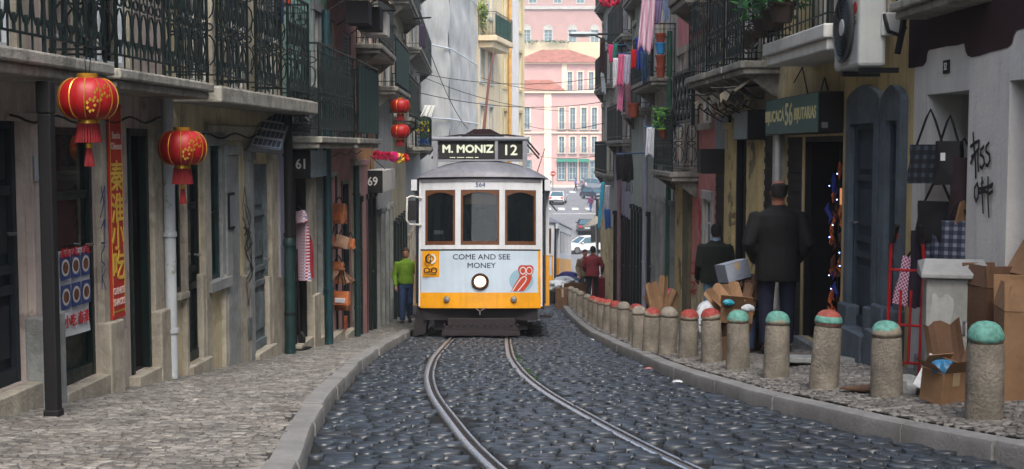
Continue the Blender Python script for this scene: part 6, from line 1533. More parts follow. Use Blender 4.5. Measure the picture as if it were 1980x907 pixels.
# bags in the doorway
PLD = plaid('dark_plaid', ((10,12,16),(22,28,36),(52,62,72)), 14, (0, 2)); PLB = plaid('blue_plaid', ((24,30,46),(52,60,78),(104,110,118)), 16, (0, 2)); PLR = plaid('red_plaid', ((150,30,50),(206,196,204),(120,110,150)), 24, (0, 2)); PLC = plaid('pink_check', ((150,40,90),(200,180,190),(120,60,100)), 30, (0, 2))
def bag(x, y, d, w, h, th, mat, label, rz=0, strap=.3, name='tote_bag', group='bags for sale in the right doorway', slump=.05, straps=1, pocket=None, tilt=0):
    p = at(x, y, d); t = thing(name, label, 'bag', tuple(p), group=group); t.rotation_euler = (0, tilt, rz); n = 10
    m = MB(); vs = []
    for j in range(n+1):
        v = j/n; ww = w/2*(1-.06*v); tt = th/2*(1-.75*v**1.5)+.006
        for i in range(16):
            q = 2*math.pi*i/16; c, s = math.cos(q), math.sin(q); vs.append((ww*math.copysign(abs(c)**.35, c)+.006*math.sin(v*9+i), tt*math.copysign(abs(s)**.7, s)*(1+.1*math.sin(i*2+v*7)), -h/2+h*v-slump*h*(1-v)*math.sin(q*2)*.3))
    m.add(vs, [(j*16+i, j*16+(i+1) % 16, (j+1)*16+(i+1) % 16, (j+1)*16+i) for j in range(n) for i in range(16)] + [tuple(range(16))[::-1], tuple(n*16+i for i in range(16))])
    m.build('bag_body', mat, t, smooth=50)
    if strap:
        m = MB()
        for o in ((-.012, .012) if straps > 1 else (0,)): m.tube([(-w*.34, o, h/2-.02), (-w*.1, o, h/2+strap*.75), (0, o, h/2+strap), (w*.12, o, h/2+strap*.7), (w*.34, o, h/2-.02)], .01, 5)
        m.build('strap', BLACKM, t)
    if pocket: m = MB(); m.box(-w*.3, w*.3, -th*.5-.012, -th*.3, -h*.35, h*.02); m.build('pocket', pocket, t, bevel=.01)
    return t
wd = lambda px_: wallhit('R', px_, 300, .12)[0]
bag(1797, 317, 9.95, .36, .31, .12, PLD, 'large dark plaid tote bag hanging highest in the doorway', R(-50), .28)
bag(1835, 315, 9.7, .22, .34, .14, BLACKM, 'black bag with small white tag hanging beside the plaid tote', R(-40), .2)
p = at(1831, 303, 9.6); m = MB(); m.box(-.018, .018, -.003, .003, -.03, .03); o = m.build('price_tag', PAPER, None); setobj(o, p + Vector((-.06,-.08,0))); tag(o, 'small white price tag pinned on the black hanging bag', 'tag')
bag(1812, 428, 9.85, .36, .32, .1, BLACKM, 'large black bag with green patch hanging below the plaid tote', R(-50), .2, pocket=None)
bag(1862, 380, 9.6, .2, .6, .16, M('dark_maroon_cloth', (38,20,26), .8, .2), 'long dark maroon bag hanging deep in the doorway', R(-40), .15)
bag(1852, 470, 9.5, .26, .34, .1, PLB, 'blue plaid bag with looped handle standing behind the cabinet', R(-30), .15, slump=.1)
for k, (x, lab) in enumerate(((1800, 'upright rolled plaid shopping bag left of grey cabinet'), (1816, 'second upright rolled plaid bag touching the grey cabinet'))):
    bag(x, 545, 9.9-.1*k, .13, .78, .14, PLB, lab, R(-40), 0)
bag(1783, 520, 10.05, .2, .62, .1, M('dark_purple_cloth', (40,32,46), .8, .2), 'dark purple folded bag hanging behind the red hand truck', R(-40), .1)
bag(1757, 545, 10.15, .2, .4, .06, PLC, 'pink checked bag behind the red hand truck', R(-50), .1, tilt=.2)
p = at(1843, 440, 9.55); board((p.x, p.y, p.z-.2), .08, .42, (R(10), R(14), R(-30)), 'narrow brown cardboard strip hanging among the dark bags')
m = MB()
for k in range(3):
    for j in range(8): m.tube([(-.02+.02*j, -.2015, .2-.05*k+.012*(j % 2)), (-.005+.02*j, -.2015, .19-.05*k+.02*((j*3+k) % 3))], .003, 3)
m.build('scribble', BLACKM, bc)
# litter of cardboard before the cabinet
board(G(3.08, 8.6), .26, .5, (R(-14), R(-14), R(-35)), 'brown flattened box leaning on the grey cabinet', CARD2)
board(G(3.14, 8.5), .2, .42, (R(-16), R(22), R(-10)), 'dark flattened box crossing the one on cabinet', CARD2)
board(G(2.9, 8.4), .34, .26, (R(-30), R(28), R(-20)), 'white faced flattened carton beside the blue plastic bag', PAPER)
m = MB(); m.box(-.25, .25, -.14, .14, 0, .012); o = m.build('flat_sheet', CARD2, None); setobj(o, (2.72, 9.1, zg(2.72, 9.1)+.02), (R(-6), 0, R(25))); tag(o, 'dark flat cardboard sheet lying on the pavement by the hand truck', 'cardboard', 'flattened cardboard pieces')
carton(G(2.86, 8.15), (.22, .2, .22), (R(6),0,R(25)), 'small brown carton holding a blue plastic bag behind nearest bollard', CARD, 'open')
def lump(loc, r, label, mat, name, cat, group=None, seed=1, sc=(1,1,.7), n=14):
    rr = random.Random(seed); m = MB(); ph = [rr.uniform(0, 6) for _ in range(6)]
    m.lathe([(r*math.sin(math.pi*k/n)+1e-4, -r*math.cos(math.pi*k/n)+r*.8) for k in range(n+1)], n=18, wob=lambda q, z: 1+.2*math.sin(3*q+ph[0]+z*9)+.13*math.sin(5*q+ph[1]-z*20)+.09*math.sin(9*q+ph[2]+z*40))
    o = m.build(name, mat, None, smooth=25); o.scale = sc; setobj(o, loc); return tag(o, label, cat, group)
BLUEPL = M('blue_plastic', (60,120,160), .25, .3, 14, .4, 30); WHPL = M('white_plastic', (196,202,206), .3, .12, 14, .5, 30)
lump((2.85, 8.13, zg(2.85, 8.13)+.18), .09, 'crumpled blue plastic bag in a small carton by nearest bollard', BLUEPL, 'plastic_bag', 'bag', seed=3)
lump((2.8, 8.75, zg(2.8, 8.75)-.02), .13, 'pale broken stone lying beside the cabinet', STONE2, 'loose_stone', 'stone', seed=5)
m = MB(); m.box(-.5, .42, -.25, .25, 0, .05); o = m.build('door_slab', STONE2, None, bevel=.01); setobj(o, G(3.0, 11.7), (R(-6), 0, R(-4))); tag(o, 'pale stone doorstep slab on pavement before shop 56', 'slab')
# --- middle pile around the seated person
d = 13.0
def Q(x, y, d): p = at(x, y, d); return (p.x, p.y, p.z)
carton(G(2.3, 13.1), (.34, .3, .26), (0,0,R(20)), 'open brown carton at the foot of the middle rubbish pile', CARD2, 'open')
carton(Q(1422, 622, 13.2), (.34, .24, .16), (R(4),R(4),R(-8)), 'brown carton with white cups resting on the pile', CARD, 'open')
carton(Q(1421, 541, 13.9), (.29, .26, .2), (R(-6),R(-12),R(18)), 'white printed carton with blue marks on top of the middle pile', M('white_carton', (140,148,160), .7, .08), 'closed', marks='*  *')
for i, (x, y, w_, h_, rx, ry, rz, mt, lab) in enumerate(((1408,600,.3,.42,-20,-34,10,CARD,'pale flattened box fanned leftmost in middle pile'),(1422,603,.3,.44,-14,-18,-10,CARD,'second flattened box fanned in the middle pile'),(1440,600,.26,.4,-12,24,20,CARD2,'dark flattened box leaning right in the middle pile'),(1452,575,.2,.34,-10,12,-20,CARD2,'upright dark carton flap beside the seated person'),(1412,590,.34,.1,-50,-20,5,CARD,'low bent cardboard strip at front of middle pile'),(1432,590,.2,.3,-24,40,5,CARD,'slanting pale cardboard strip across middle pile'))):
    board(Q(x+4, y+4, 13.3+.1*i), w_*.75, h_*.8, (R(rx), R(ry), R(rz)), lab, mt)
lump(Q(1370, 655, 14.6), .17, 'large white plastic sack at the feet of green jumper man', WHPL, 'plastic_sack', 'sack', 'plastic sacks', 8, (1,1,1.5))
lump(Q(1392, 640, 14.3), .13, 'smaller pale plastic sack right of the large white one', WHPL, 'plastic_sack', 'sack', 'plastic sacks', 9, (1,1,1.4))
lump(Q(1446, 602, 12.9), .06, 'small white paper cup bundle on brown carton', PAPER, 'paper_bundle', 'paper', None, 11)
lump(Q(1408, 590, 13.0), .05, 'little turquoise plastic scrap in the pile', M('turquoise_plastic', (50,150,170), .4, .1), 'plastic_scrap', 'scrap', None, 12)
# --- small heap by the wall further back
for i, (x, y, w_, h_, ry, lab) in enumerate(((1272,606,.2,.5,-12,'upright torn cardboard strip leftmost by pale corner'),(1280,606,.16,.6,6,'tallest torn cardboard strip standing by the pale corner'),(1290,606,.2,.4,28,'torn cardboard strip leaning right by the pale corner'),(1268,606,.12,.34,-26,'short torn cardboard strip leaning left by the corner'))):
    board(Q(x, y, 19.6+.1*i), w_, h_, (R(-8), R(ry), R(10*i)), lab, CARD)
lump(Q(1292, 572, 20.1), .1, 'pink plastic bag on top of the torn cardboard', M('pink_plastic', (190,50,100), .4, .2), 'plastic_bag', 'bag', None, 21)
# --- far heap on the kerb
carton((1.5, 36.8, float(zs(36.8))-.1), (.42, .4, .62), (0,0,0), 'brown cardboard box on the kerb at far end of bollards', CARD2, 'closed')
carton((1.95, 38.5, float(zs(38.5))+.0), (.6, .5, .4), (0,0,R(12)), 'wide orange brown carton beyond the last bollard', CARD, 'open')
for i, (x, y, r_, mt, lab) in enumerate(((1076,556,.28,WHPL,'white sheeting bundle leftmost by the second tram'),(1092,550,.3,M('grey_sheet2', (150,158,166), .6, .2),'grey crumpled bundle in the far heap'),(1112,552,.3,M('dark_blue_cloth', (40,56,84), .8, .2),'dark blue cloth bundle in the far heap'),(1098,538,.26,M('navy_cloth', (34,34,92), .8, .2),'navy blue cloth bundle topping far heap'),(1122,545,.26,WHPL,'white bundle at right of far heap'))):
    p = at(x, y, 40+.3*i); lump((p.x, p.y, p.z-.1), r_, lab, mt, 'cloth_bundle', 'bundle', 'bundles heaped at the far end of the kerb', 30+i, (1.2,1,.7))
m = MB(); m.box(-.7, .7, -.5, .5, .0, .5); m.box(-.75, .75, -.55, .55, .5, .53); o = m.build('low_table', M('dark_table', (40,40,44), .8, .1), None); p = at(1098, 556, 41); setobj(o, (p.x, 41.3, float(zs(41.3))-.1)); tag(o, 'dark low table under the far heap of bundles', 'table')
p = at(1157, 560, 38.6); s = thing('suitcase', 'dark red suitcase on pavement beside maroon jacket man', 'suitcase', (p.x, 38.6, zg(p.x, 38.6))); m = MB(); m.box(-.2, .2, -.15, .15, .04, .75); m.build('shell', M('suitcase_red', (110,20,30), .5, .1), s, bevel=.04); m = MB(); m.tube([(-.1,0,.75),(-.1,0,.86),(.1,0,.86),(.1,0,.75)], .015, 6); m.build('handle', BLACKM, s)
p = at(1160, 480, 36.6); m = MB(); m.tube([(0,0,-2),(0,0,.3)], .03, 6); 
# white triangular parasol / tilted sun shade at the far corner
p = at(1151, 437, 60); t = thing('folded_parasol', 'tilted grey market parasol with orange patch at the far corner', 'parasol', tuple(p))
m = MB(); n = 8; m.add([(0,0,.5)] + [(.62*math.cos(2*math.pi*i/n), .62*math.sin(2*math.pi*i/n), .12+.16*math.cos(2*math.pi*i/n)) for i in range(n)], [(0, i+1, (i+1) % n+1) for i in range(n)]); m.build('canopy', M('parasol_grey', (120,116,108), .8, .1), t)
m = MB(); m.tube([(0,0,.55),(.1,0,-2.2)], .03, 6); m.build('pole', STEEL, t); m = MB(); m.add([(.1,-.6,.14),(.3,-.52,.2),(.2,-.25,.36),(.06,-.3,.33)], [(0,1,2,3)]); m.build('patch', M('patch_orange', (200,130,60), .8), t)
# --- left goods
def cloth(x0, x1, y0, y1, d, mat, label, name='laundry', cat='laundry', group='laundry hung over the street', skew=0, fold=5, rz=0):
    A, B = at(x0, y0, d), at(x1, y0, d); D_ = at(x0, y1, d); W_, H_ = B.x-A.x, A.z-D_.z; mid = (A+B)/2; ph = x0*.7
    m = MB()
    def fn(u, v):
        s = (u-.5)*W_*(1-.15*math.sin(v*2.5+ph)*(v)); yy = .05*min(1, W_*3)*math.sin(u*fold*math.pi+ph+v*1.8)*(.3+.7*v) ; return (s + skew*v*H_, yy, -H_*v*(1+.05*math.sin(u*7+ph)+.03*math.sin(u*19+ph*2)))
    m.sheet(fn, 26, 14); o = m.build(name, mat, None, smooth='all'); o.location = mid; o.rotation_euler = (0, 0, rz); m2 = o.modifiers.new('t', 'SOLIDIFY'); m2.thickness = .006
    return tag(o, label, cat, group)
bx = lambda x, d: at(x, 450, d).x
t = bag(583, 487, 15.95, .3, .74, .1, PLR, 'tall red plaid shopping bag hanging at door of number 61', R(-42), 0, group='red plaid bags at number 61'); bag(579, 420, 15.9, .26, .16, .1, PLR, 'small red plaid bag on top of the tall one', R(-42), .06, group='red plaid bags at number 61', tilt=-.15)
bag(599, 500, 16.1, .1, .5, .06, M('red_cloth', (150,20,40), .8, .15), 'narrow plain red bag edge beside the plaid bag', R(-42), .05, group='red plaid bags at number 61')
p = gp(574, 678); t = thing('black_trolley', 'black folding trolley with wheel standing under the red plaid bags', 'trolley', (p.x-.02, p.y, p.z)); t.rotation_euler = (0, 0, R(70))
m = MB()
for s in (-.12, .12): m.tube([(s,0,.1),(s,.03,1.3)], .014, 6)
m.box(-.14, .14, -.16, 0, .02, .04); m.build('frame', BLACKM, t)
for s in (-.15, .15): m = MB(); m.lathe([(.03,-.02),(.1,-.025),(.12,0),(.1,.025),(.03,.02)], (s, .05, .13), 20, 'x'); w_ = m.build('wheel', RUBBER, t, smooth=True); m = MB(); m.lathe([(.0001,-.024),(.05,-.028),(.05,.028),(.0001,.024)], (s, .05, .13), 12, 'x'); m.build('hub', STEEL, w_)
LEA = M('brown_leather', (140,84,50), .55, .25, 12, .2, 60); LEA2 = M('tan_leather', (168,98,56), .5, .2, 12, .2, 60); LEA3 = M('pale_suede', (150,118,96), .8, .2, 12, .2, 60)
LG_ = 'leather bags hanging by the teal pipe'
bag(656, 413, 18.6, .25, .3, .16, LEA, 'brown leather backpack with buckles hanging top of leather bags', R(-25), .1, 'backpack', LG_, pocket=LEA2)
bag(648, 470, 18.5, .18, .17, .1, LEA2, 'orange tan leather pouch left of suede pouch', R(-20), .2, 'pouch', LG_)
bag(662, 467, 18.4, .24, .17, .12, LEA3, 'pale suede pouch in middle of the leather bags', R(-20), .25, 'pouch', LG_, tilt=.25)
bag(678, 471, 18.7, .14, .15, .1, LEA2, 'small tan pouch right of the suede pouch', R(-20), .1, 'pouch', LG_)
bag(654, 514, 18.5, .2, .12, .08, LEA, 'brown pouch hanging above the fan of straps', R(-20), .1, 'pouch', LG_)
for k, (x, tl) in enumerate(((647,.6),(655,0),(664,-.5),(672,-.9))): bag(x, 531+2*k, 18.5+.05*k, .09, .24, .05, (LEA3, LEA, LEA3, CARD2)[k], ('pale leather flap leaning left in the strap fan', 'brown leather flap hanging straight in strap fan', 'pale leather flap leaning right in strap fan', 'dark leather flap outermost right of strap fan')[k], R(-20), .05, 'leather_flap', LG_, tilt=tl)
bag(661, 576, 18.5, .27, .2, .14, LEA2, 'brown satchel with white price tag lowest of leather bags', R(-20), .4, 'satchel', LG_, pocket=PAPER)
bag(661, 592, 18.7, .24, .12, .12, LEA, 'dark brown bag peeping out beneath the satchel', R(-20), 0, 'satchel', LG_)
p = gp(651, 655); m = MB(); 
for z in (0, .1, .2): m.box(-.15, .15, -.18, -.165, z+.01, z+.09); m.box(-.15, .15, .165, .18, z+.01, z+.09); m.box(-.165, -.15, -.18, .18, z+.01, z+.09); m.box(.15, .165, -.18, .18, z+.01, z+.09)
m.box(-.15, .15, -.165, .165, 0, .012)
for a in (-.15, .135):
    for b in (-.165, .15): m.box(a, a+.015, b, b+.015, 0, .3)
o = m.build('orange_crate', M('orange_wood', (176,92,52), .7, .2, 10), None, bevel=.003); setobj(o, (p.x-.06, p.y+.35, p.z)); tag(o, 'orange wooden crate on pavement below the leather bags', 'crate')
# --- shop 56 hanging goods
ORG = M('orange_glow_goods', (214,104,50), .6, .4, 20); t = thing('display_rack', 'rack of orange and blue trinkets hanging in the shop 56 doorway', 'rack', tuple(r1.T(12.6, -.05, SHOPZ)))
rg = random.Random(4)
m = MB(); m.tube([r1.T(12.45,-.12,SHOPZ), r1.T(12.45,-.12,SHOPT-.05)], .012, 5); m.tube([r1.T(13.1,-.12,SHOPZ), r1.T(13.1,-.12,SHOPT-.05)], .012, 5); 
for k in range(7): z = SHOPZ+.25+k*.28; m.tube([r1.T(12.45,-.12,z), r1.T(13.1,-.12,z)], .006, 4)
m.build('frame', BLACKIRON, t, rel=t.location)
for mt, k_, nm in ((ORG, 48, 'orange_trinket'), (M('blue_goods', (30,50,140), .5, .2), 8, 'blue_trinket'), (M('brown_goods', (96,52,34), .6, .3), 22, 'brown_trinket')):
    for _ in range(k_):
        dd, z = 12.42+.8*rg.random(), SHOPZ+.2+1.75*rg.random(); c = r1.T(dd, -.1+.06*rg.random(), z); m = MB(); a = rg.uniform(.02, .05)
        m.tube([c+Vector((0,0,a*2.4)), c+Vector((rg.uniform(-a,a),rg.uniform(-a,a),a)), c+Vector((rg.uniform(-a,a),rg.uniform(-a,a),-a)), c-Vector((0,0,a*2.4))], [.004, a*.6, a*.5, .004], 6); m.build(nm, mt, t, rel=t.location, smooth=True)
FL = M('fairy_blue', (150,180,255), .5, 0, emit=5)
t = thing('fairy_lights', 'string of tiny bluish lights in the dark shop 56 doorway', 'lights', tuple(r1.T(13.0, -.02, SHOPZ)))
pts = [r1.T(12.95+.25*math.sin(k*1.7), -.04, SHOPZ+.1+1.9*k/14) for k in range(15)]
m = MB(); m.tube(pts, .003, 3); m.build('wire', BLACKM, t, rel=t.location)
for q in pts: m = MB(); m.lathe([(.0001,-.008),(.007,0),(.0001,.008)], tuple(q), 6); m.build('bulb', FL, t, rel=t.location)
p = r1.T(12.65, -.03, SHOPZ+1.62); m = MB(r1.T); m.box(12.6, 12.75, -.03, -.02, SHOPZ+1.55, SHOPZ+1.72); o = m.build('price_card', M('price_card', (230,150,100), .6, .1, emit=.25), None, rel=p); o.location = p; tag(o, 'pale orange price card hung in shop 56 doorway', 'card')  # card is no lamp: faint emission in its material makes it glow
# --- laundry over the right side
def FM(n, c): return M(n, c, .9, .1, 6)
stripe = plaid('pink_stripe', ((206,160,180),(220,196,208),(220,196,208)), 12, (0, 0))
L_ = [(1243,1270,-20,98,23.2,stripe,'long pink striped sheet hanging beside the terracotta pots'),(1271,1283,-20,44,23.6,FM('lilac_cloth',(150,136,176)),'lilac garment beside the long pink sheet'),(1283,1294,-20,40,23.8,FM('sky_cloth',(150,176,206)),'pale blue garment right of the lilac one'),
 (1266,1290,20,70,24.6,FM('ivory_cloth',(206,200,184)),'ivory cloth hanging behind the lilac garment'),(1230,1246,74,132,24.6,FM('royal_blue_cloth',(30,50,150)),'royal blue garment below the blue rods'),(1221,1231,96,132,25.2,FM('scarlet_cloth',(190,24,30)),'scarlet garment left of the royal blue one'),
 (1238,1252,100,160,24.2,FM('teal_cloth',(50,80,110)),'slate blue garment under the royal blue one'),(1196,1210,104,166,28.5,FM('rose_pink_cloth',(222,110,150)),'bright pink towel high over the pavement'),(1197,1207,168,214,28.7,FM('pink_cloth',(224,130,166)),'pink cloth hanging below the bright pink towel'),
 (1208,1220,106,164,28.2,FM('white_lilac_cloth',(190,186,206)),'pale lilac cloth right of the pink towel'),(1186,1195,112,168,29.5,FM('pale_white_cloth',(206,210,214)),'white cloth left of the bright pink towel'),(1208,1219,162,228,28,FM('plum_cloth',(130,90,100)),'dusty plum cloth below the pale lilac one'),
 (1160,1170,76,142,33.5,FM('black_brown_cloth',(50,26,30)),'dark brown garment hanging under the street lamp bracket'),(1176,1186,86,120,32,FM('magenta_cloth',(206,60,110)),'magenta cloth hanging under the lamp bracket'),(1186,1194,84,112,31.5,FM('sea_green_cloth',(40,120,110)),'sea green cloth right of the magenta one'),
 (1161,1168,140,180,34,FM('white_cloth_a',(196,206,212)),'small white cloth far out below brown garment'),(1250,1266,246,302,22.8,FM('white_cloth_b',(206,212,218)),'white towel hanging below the plant box'),(1190,1222,298,350,27,FM('black_bag_cloth',(20,22,26)),'black crumpled cloth hanging low over the pavement'),
 (1163,1169,352,440,36,FM('turquoise_cloth',(60,170,200)),'long turquoise cloth strip at the far right corner'),(1168,1180,405,442,36.2,FM('blue_cloth_c',(44,90,160)),'blue cloth at foot of the turquoise strip'),(1170,1180,358,406,36.4,FM('white_cloth_d',(190,194,204)),'white net cloth above the blue cloth at corner'),
 (1206,1218,300,370,27.5,FM('grey_white_cloth',(170,176,186)),'greyish white curtain cloth behind the black one')]
for a in L_: cloth(*a[:6], a[6], skew=random.uniform(-.1,.1))
# poles and lines that carry it
def rodthing(name, label, cat, pts, r, mat): p0 = Vector(pts[0]); m = MB(); m.tube([Vector(p)-p0 for p in pts], r, 6); o = m.build(name, mat, None, smooth=True); o.location = p0; return tag(o, label, cat)
WR = lambda d: XW('R', d)
for k, (x0, y0, d) in enumerate(((1176,88,32),(1196,104,28.4),(1230,74,24.7),(1243,0,23.3),(1250,246,22.8),(1195,298,27))):
    p = at(x0-4, y0, d); rodthing('clothes_rod', ['first blue clothes rod under the street lamp bracket','clothes rod carrying the bright pink towel','blue clothes rod carrying the royal blue garment','topmost clothes rod carrying the pink striped sheet','thin clothes rod carrying the white towel by plant box','low clothes rod carrying the black crumpled cloth'][k], 'rod', [p, (WR(d), d+.1, p.z+.03)], .013, M('blue_rod', (60,100,140), .5, .1))
# left laundry
cloth(524, 538, -20, 50, 14.9, FM('navy_trousers',(24,30,44)), 'dark navy trousers over the left iron balcony')
cloth(538, 548, -20, 44, 15.0, FM('dark_blue_shirt',(30,50,86)), 'dark blue shirt beside trousers on the left balcony')
cloth(549, 561, -20, 12, 15.1, FM('orange_shirt',(206,66,40)), 'orange red cloth at the end of left balcony')
cloth(812, 822, 48, 92, 31, FM('dark_plum_cloth',(50,40,60)), 'dark cloth hanging on far left antenna arm')
rodthing('antenna_arm', 'thin dark antenna arm on the far left house', 'antenna', [at(800,36,31.5), at(833,34,31)], .02, BLACKIRON)
# --- pots and plants
TERRA = M('terracotta_pot', (140,66,44), .8, .15, 10)
def pot(p, r, h, label, mat=TERRA, plant=0, col=(60,120,40), spread=1.6, name='flower_pot', group='flower pots on balconies'):
    t = thing(name, label, 'pot', tuple(p), group=group); m = MB(); m.lathe([(r*.7,0),(r*.95,h*.85),(r*1.08,h*.85),(r*1.08,h),(r*.9,h),(r*.85,h*.9),(.001,h*.88)], n=18); m.build('pot', mat, t, smooth=30)
    if plant:
        m = MB()
        for _ in range(plant):
            a = random.uniform(0, 2*math.pi); q = Vector((math.cos(a)*r*spread*random.random()**.5, math.sin(a)*r*spread*random.random()**.5, h+random.random()*r*spread*1.5)); u = Vector((random.gauss(0,1), random.gauss(0,1), random.gauss(0,.6))).normalized()*r*.42; v = u.orthogonal().normalized()*r*.16
            m.add([q-u, q+v, q+u, q-v], [(0,1,2,3)])
        for _ in range(6): a = random.uniform(0, 6.28); m.tube([(0,0,h*.9),(math.cos(a)*r*spread*.6, math.sin(a)*r*spread*.6, h+r*spread)], .004, 3)
        m.build('foliage', M('leaf_%d_%d' % (col[0], col[1]), col, .6, .35, 18, isl=.6), t)
    return t
for k, (y, mt, lab) in enumerate(((150, TERRA, 'terracotta pot lowest in stack beside the green pipe'), (128, TERRA, 'terracotta pot second in the stack beside green pipe'), (104, M('blue_pot', (40,130,190), .5, .1), 'bright blue pot third in the stack'), (86, TERRA, 'terracotta pot topmost of the stack'))): pot(at(1277, y, 22.9), .095, .2, lab, mt)
pot(at(1225, 227, 26.5), .13, .3, 'terracotta pot on the balcony by the plum cloth')
pot(at(1288, 268, 21.9), .13, .16, 'hanging terracotta plant box with bright green plant by the trellis', TERRA, 160, (96,170,50), 2.0)
pot(at(1452, 95, 15.9), .11, .22, 'dark clay pot on the right scrolled iron balcony', M('dark_pot', (60,48,42), .8, .15))
for k, (x, y, d) in enumerate(((1478, 42, 13.9), (1496, 28, 13.3), (1512, 14, 12.9))):
    pot(at(x, y+30, d), .14, .2, ['leafy green plant in pot leftmost on the white balcony', 'leafy plant in pot in the middle of white balcony', 'leafy plant in pot nearest on the white balcony'][k], M('dark_pot', (60,48,42), .8, .15), 260, (40,110,34), 2.6)
# caged planter far left, by the tram roof
p = at(818, 284, 29.5); t = thing('planter_cage', 'small iron balcony cage with yellow and blue flowers above tram', 'planter', tuple(p))
m = MB(); s_ = .17
for a in range(6): u = -s_+2*s_*a/5; m.tube([(u,-.2,0),(u,-.2,.72)], .008, 3); m.tube([(s_,-.2+.4*a/5,0),(s_,-.2+.4*a/5,.72)], .008, 3); m.tube([(-s_,-.2+.4*a/5,0),(-s_,-.2+.4*a/5,.72)], .008, 3)
for z in (.02, .72): m.tube([(-s_,.2,z),(-s_,-.2,z),(s_,-.2,z),(s_,.2,z)], .014, 4)
m.build('cage', GREENIRON, t); m = MB(); m.box(-.22, .22, -.22, .3, -.08, 0); m.build('floor_slab', SLAB, t)
for c, z0, z1, n in (((200,190,40), .35, .6, 50), ((50,110,190), .05, .2, 50), ((40,90,50), .2, .66, 90), ((110,50,60), .3, .5, 20)):
    m = MB()
    for _ in range(n): q = Vector((random.uniform(-.14,.14), random.uniform(-.15,.15), random.uniform(z0,z1))); m.add([q+Vector((random.gauss(0,.025), random.gauss(0,.025), random.gauss(0,.025))) for _ in range(4)], [(0,1,2,3)])
    m.build('flowers', M('bloom_%d' % c[0], c, .7, .3, 10), t)
cloth(820, 842, 204, 226, 28.8, FM('white_scrap',(206,210,206)), 'small white triangular cloth above the flower cage', skew=-.3)
# ivy-like plants on far balconies, and pompoms top
for k, (x, y, d, c) in enumerate(((926, 14, 60, (150,170,40)), (934, 26, 60.5, (110,150,50)), (930, 40, 60.8, (90,140,50)))):
    m = MB()
    for _ in range(160): q = Vector((random.gauss(0,.16), random.gauss(0,.3), random.gauss(0,.3))); m.add([q+Vector((random.gauss(0,.05), random.gauss(0,.05), random.gauss(0,.05))) for _ in range(4)], [(0,1,2,3)])
    o = m.build('balcony_plant', M('ivy_%d' % k, c, .8, .3, 5, isl=.5), None); o.location = at(x, y, d-1.2); tag(o, ['yellow green plant topmost on far green balcony','middle green plant on the far green balcony','lowest plant trailing on far green balcony'][k], 'plant', 'plants on the far green balcony')
for k, x in enumerate((1168, 1178, 1190)):
    m = MB(); r_ = .12
    for j in range(60): v = Vector((random.gauss(0,1), random.gauss(0,1), random.gauss(0,1))).normalized(); u = v.orthogonal().normalized()*r_*.35; m.add([v*r_*.3, v*r_+u, v*r_*1.05, v*r_-u], [(0,1,2,3)])
    o = m.build('paper_flower', M('paper_flower_red', (206,30,70), .7, .2), None); o.location = at(x, 2+k % 2*3, 30+k); tag(o, ['red paper flower leftmost at top of the right houses','red paper flower in middle at top of right houses','red paper flower rightmost beside the pale garments'][k], 'paper flower', 'red paper flowers')
# --- street lamp on a scrolled bracket
p = at(1212, 66, 33.2); W0 = Vector((WR(33.2), 33.2, p.z)); q = at(1100, 66, 33.2)
t = thing('street_lamp', 'pale cobra head street lamp on dark scrolled wall bracket', 'street lamp', tuple(W0)); Lb = W0.x - at(1148, 66, 33.2).x; Lt = W0.x-q.x
m = MB(); m.tube([(0,0,0),(-Lb,0,0)], .03, 6); m.tube([(0,0,-.32),(-Lb*.3,0,-.32),(-Lb*.6,0,-.2),(-Lb,0,-.02)], .02, 6)
for cx, r_ in ((-Lb*.3, .14), (-Lb*.55, .1), (-Lb*.75, .07)): m.tube([(cx+r_*(1-k/26)*math.cos(k*.55), 0, -.16+r_*(1-k/26)*math.sin(k*.55)) for k in range(22)], .014, 4)
m.tube([(0,0,.1),(0,0,-.45)], .025, 6); m.build('bracket', GREENIRON, t)
m = MB(); n = 12
rings_ = [(-Lb+.1,.05,.04),(-Lb-.05,.1,.06),(-Lb-.25,.14,.07),(-Lt+.05,.13,.06),(-Lt,.05,.03)]
vs = [(x, a*math.cos(2*math.pi*j/n), .0+b*math.sin(2*math.pi*j/n)) for x, a, b in rings_ for j in range(n)]
m.add(vs, [(i*n+j, i*n+(j+1) % n, (i+1)*n+(j+1) % n, (i+1)*n+j) for i in range(4) for j in range(n)] + [tuple(range(n)), tuple(4*n+j for j in range(n))]); m.build('lamp_head', M('lamp_grey', (170,182,184), .4, .05), t, smooth=True)
m = MB(); m.box(-Lt+.05, -Lb-.1, -.09, .09, -.075, -.055); m.build('lens', PALEWIN, t, bevel=.01)
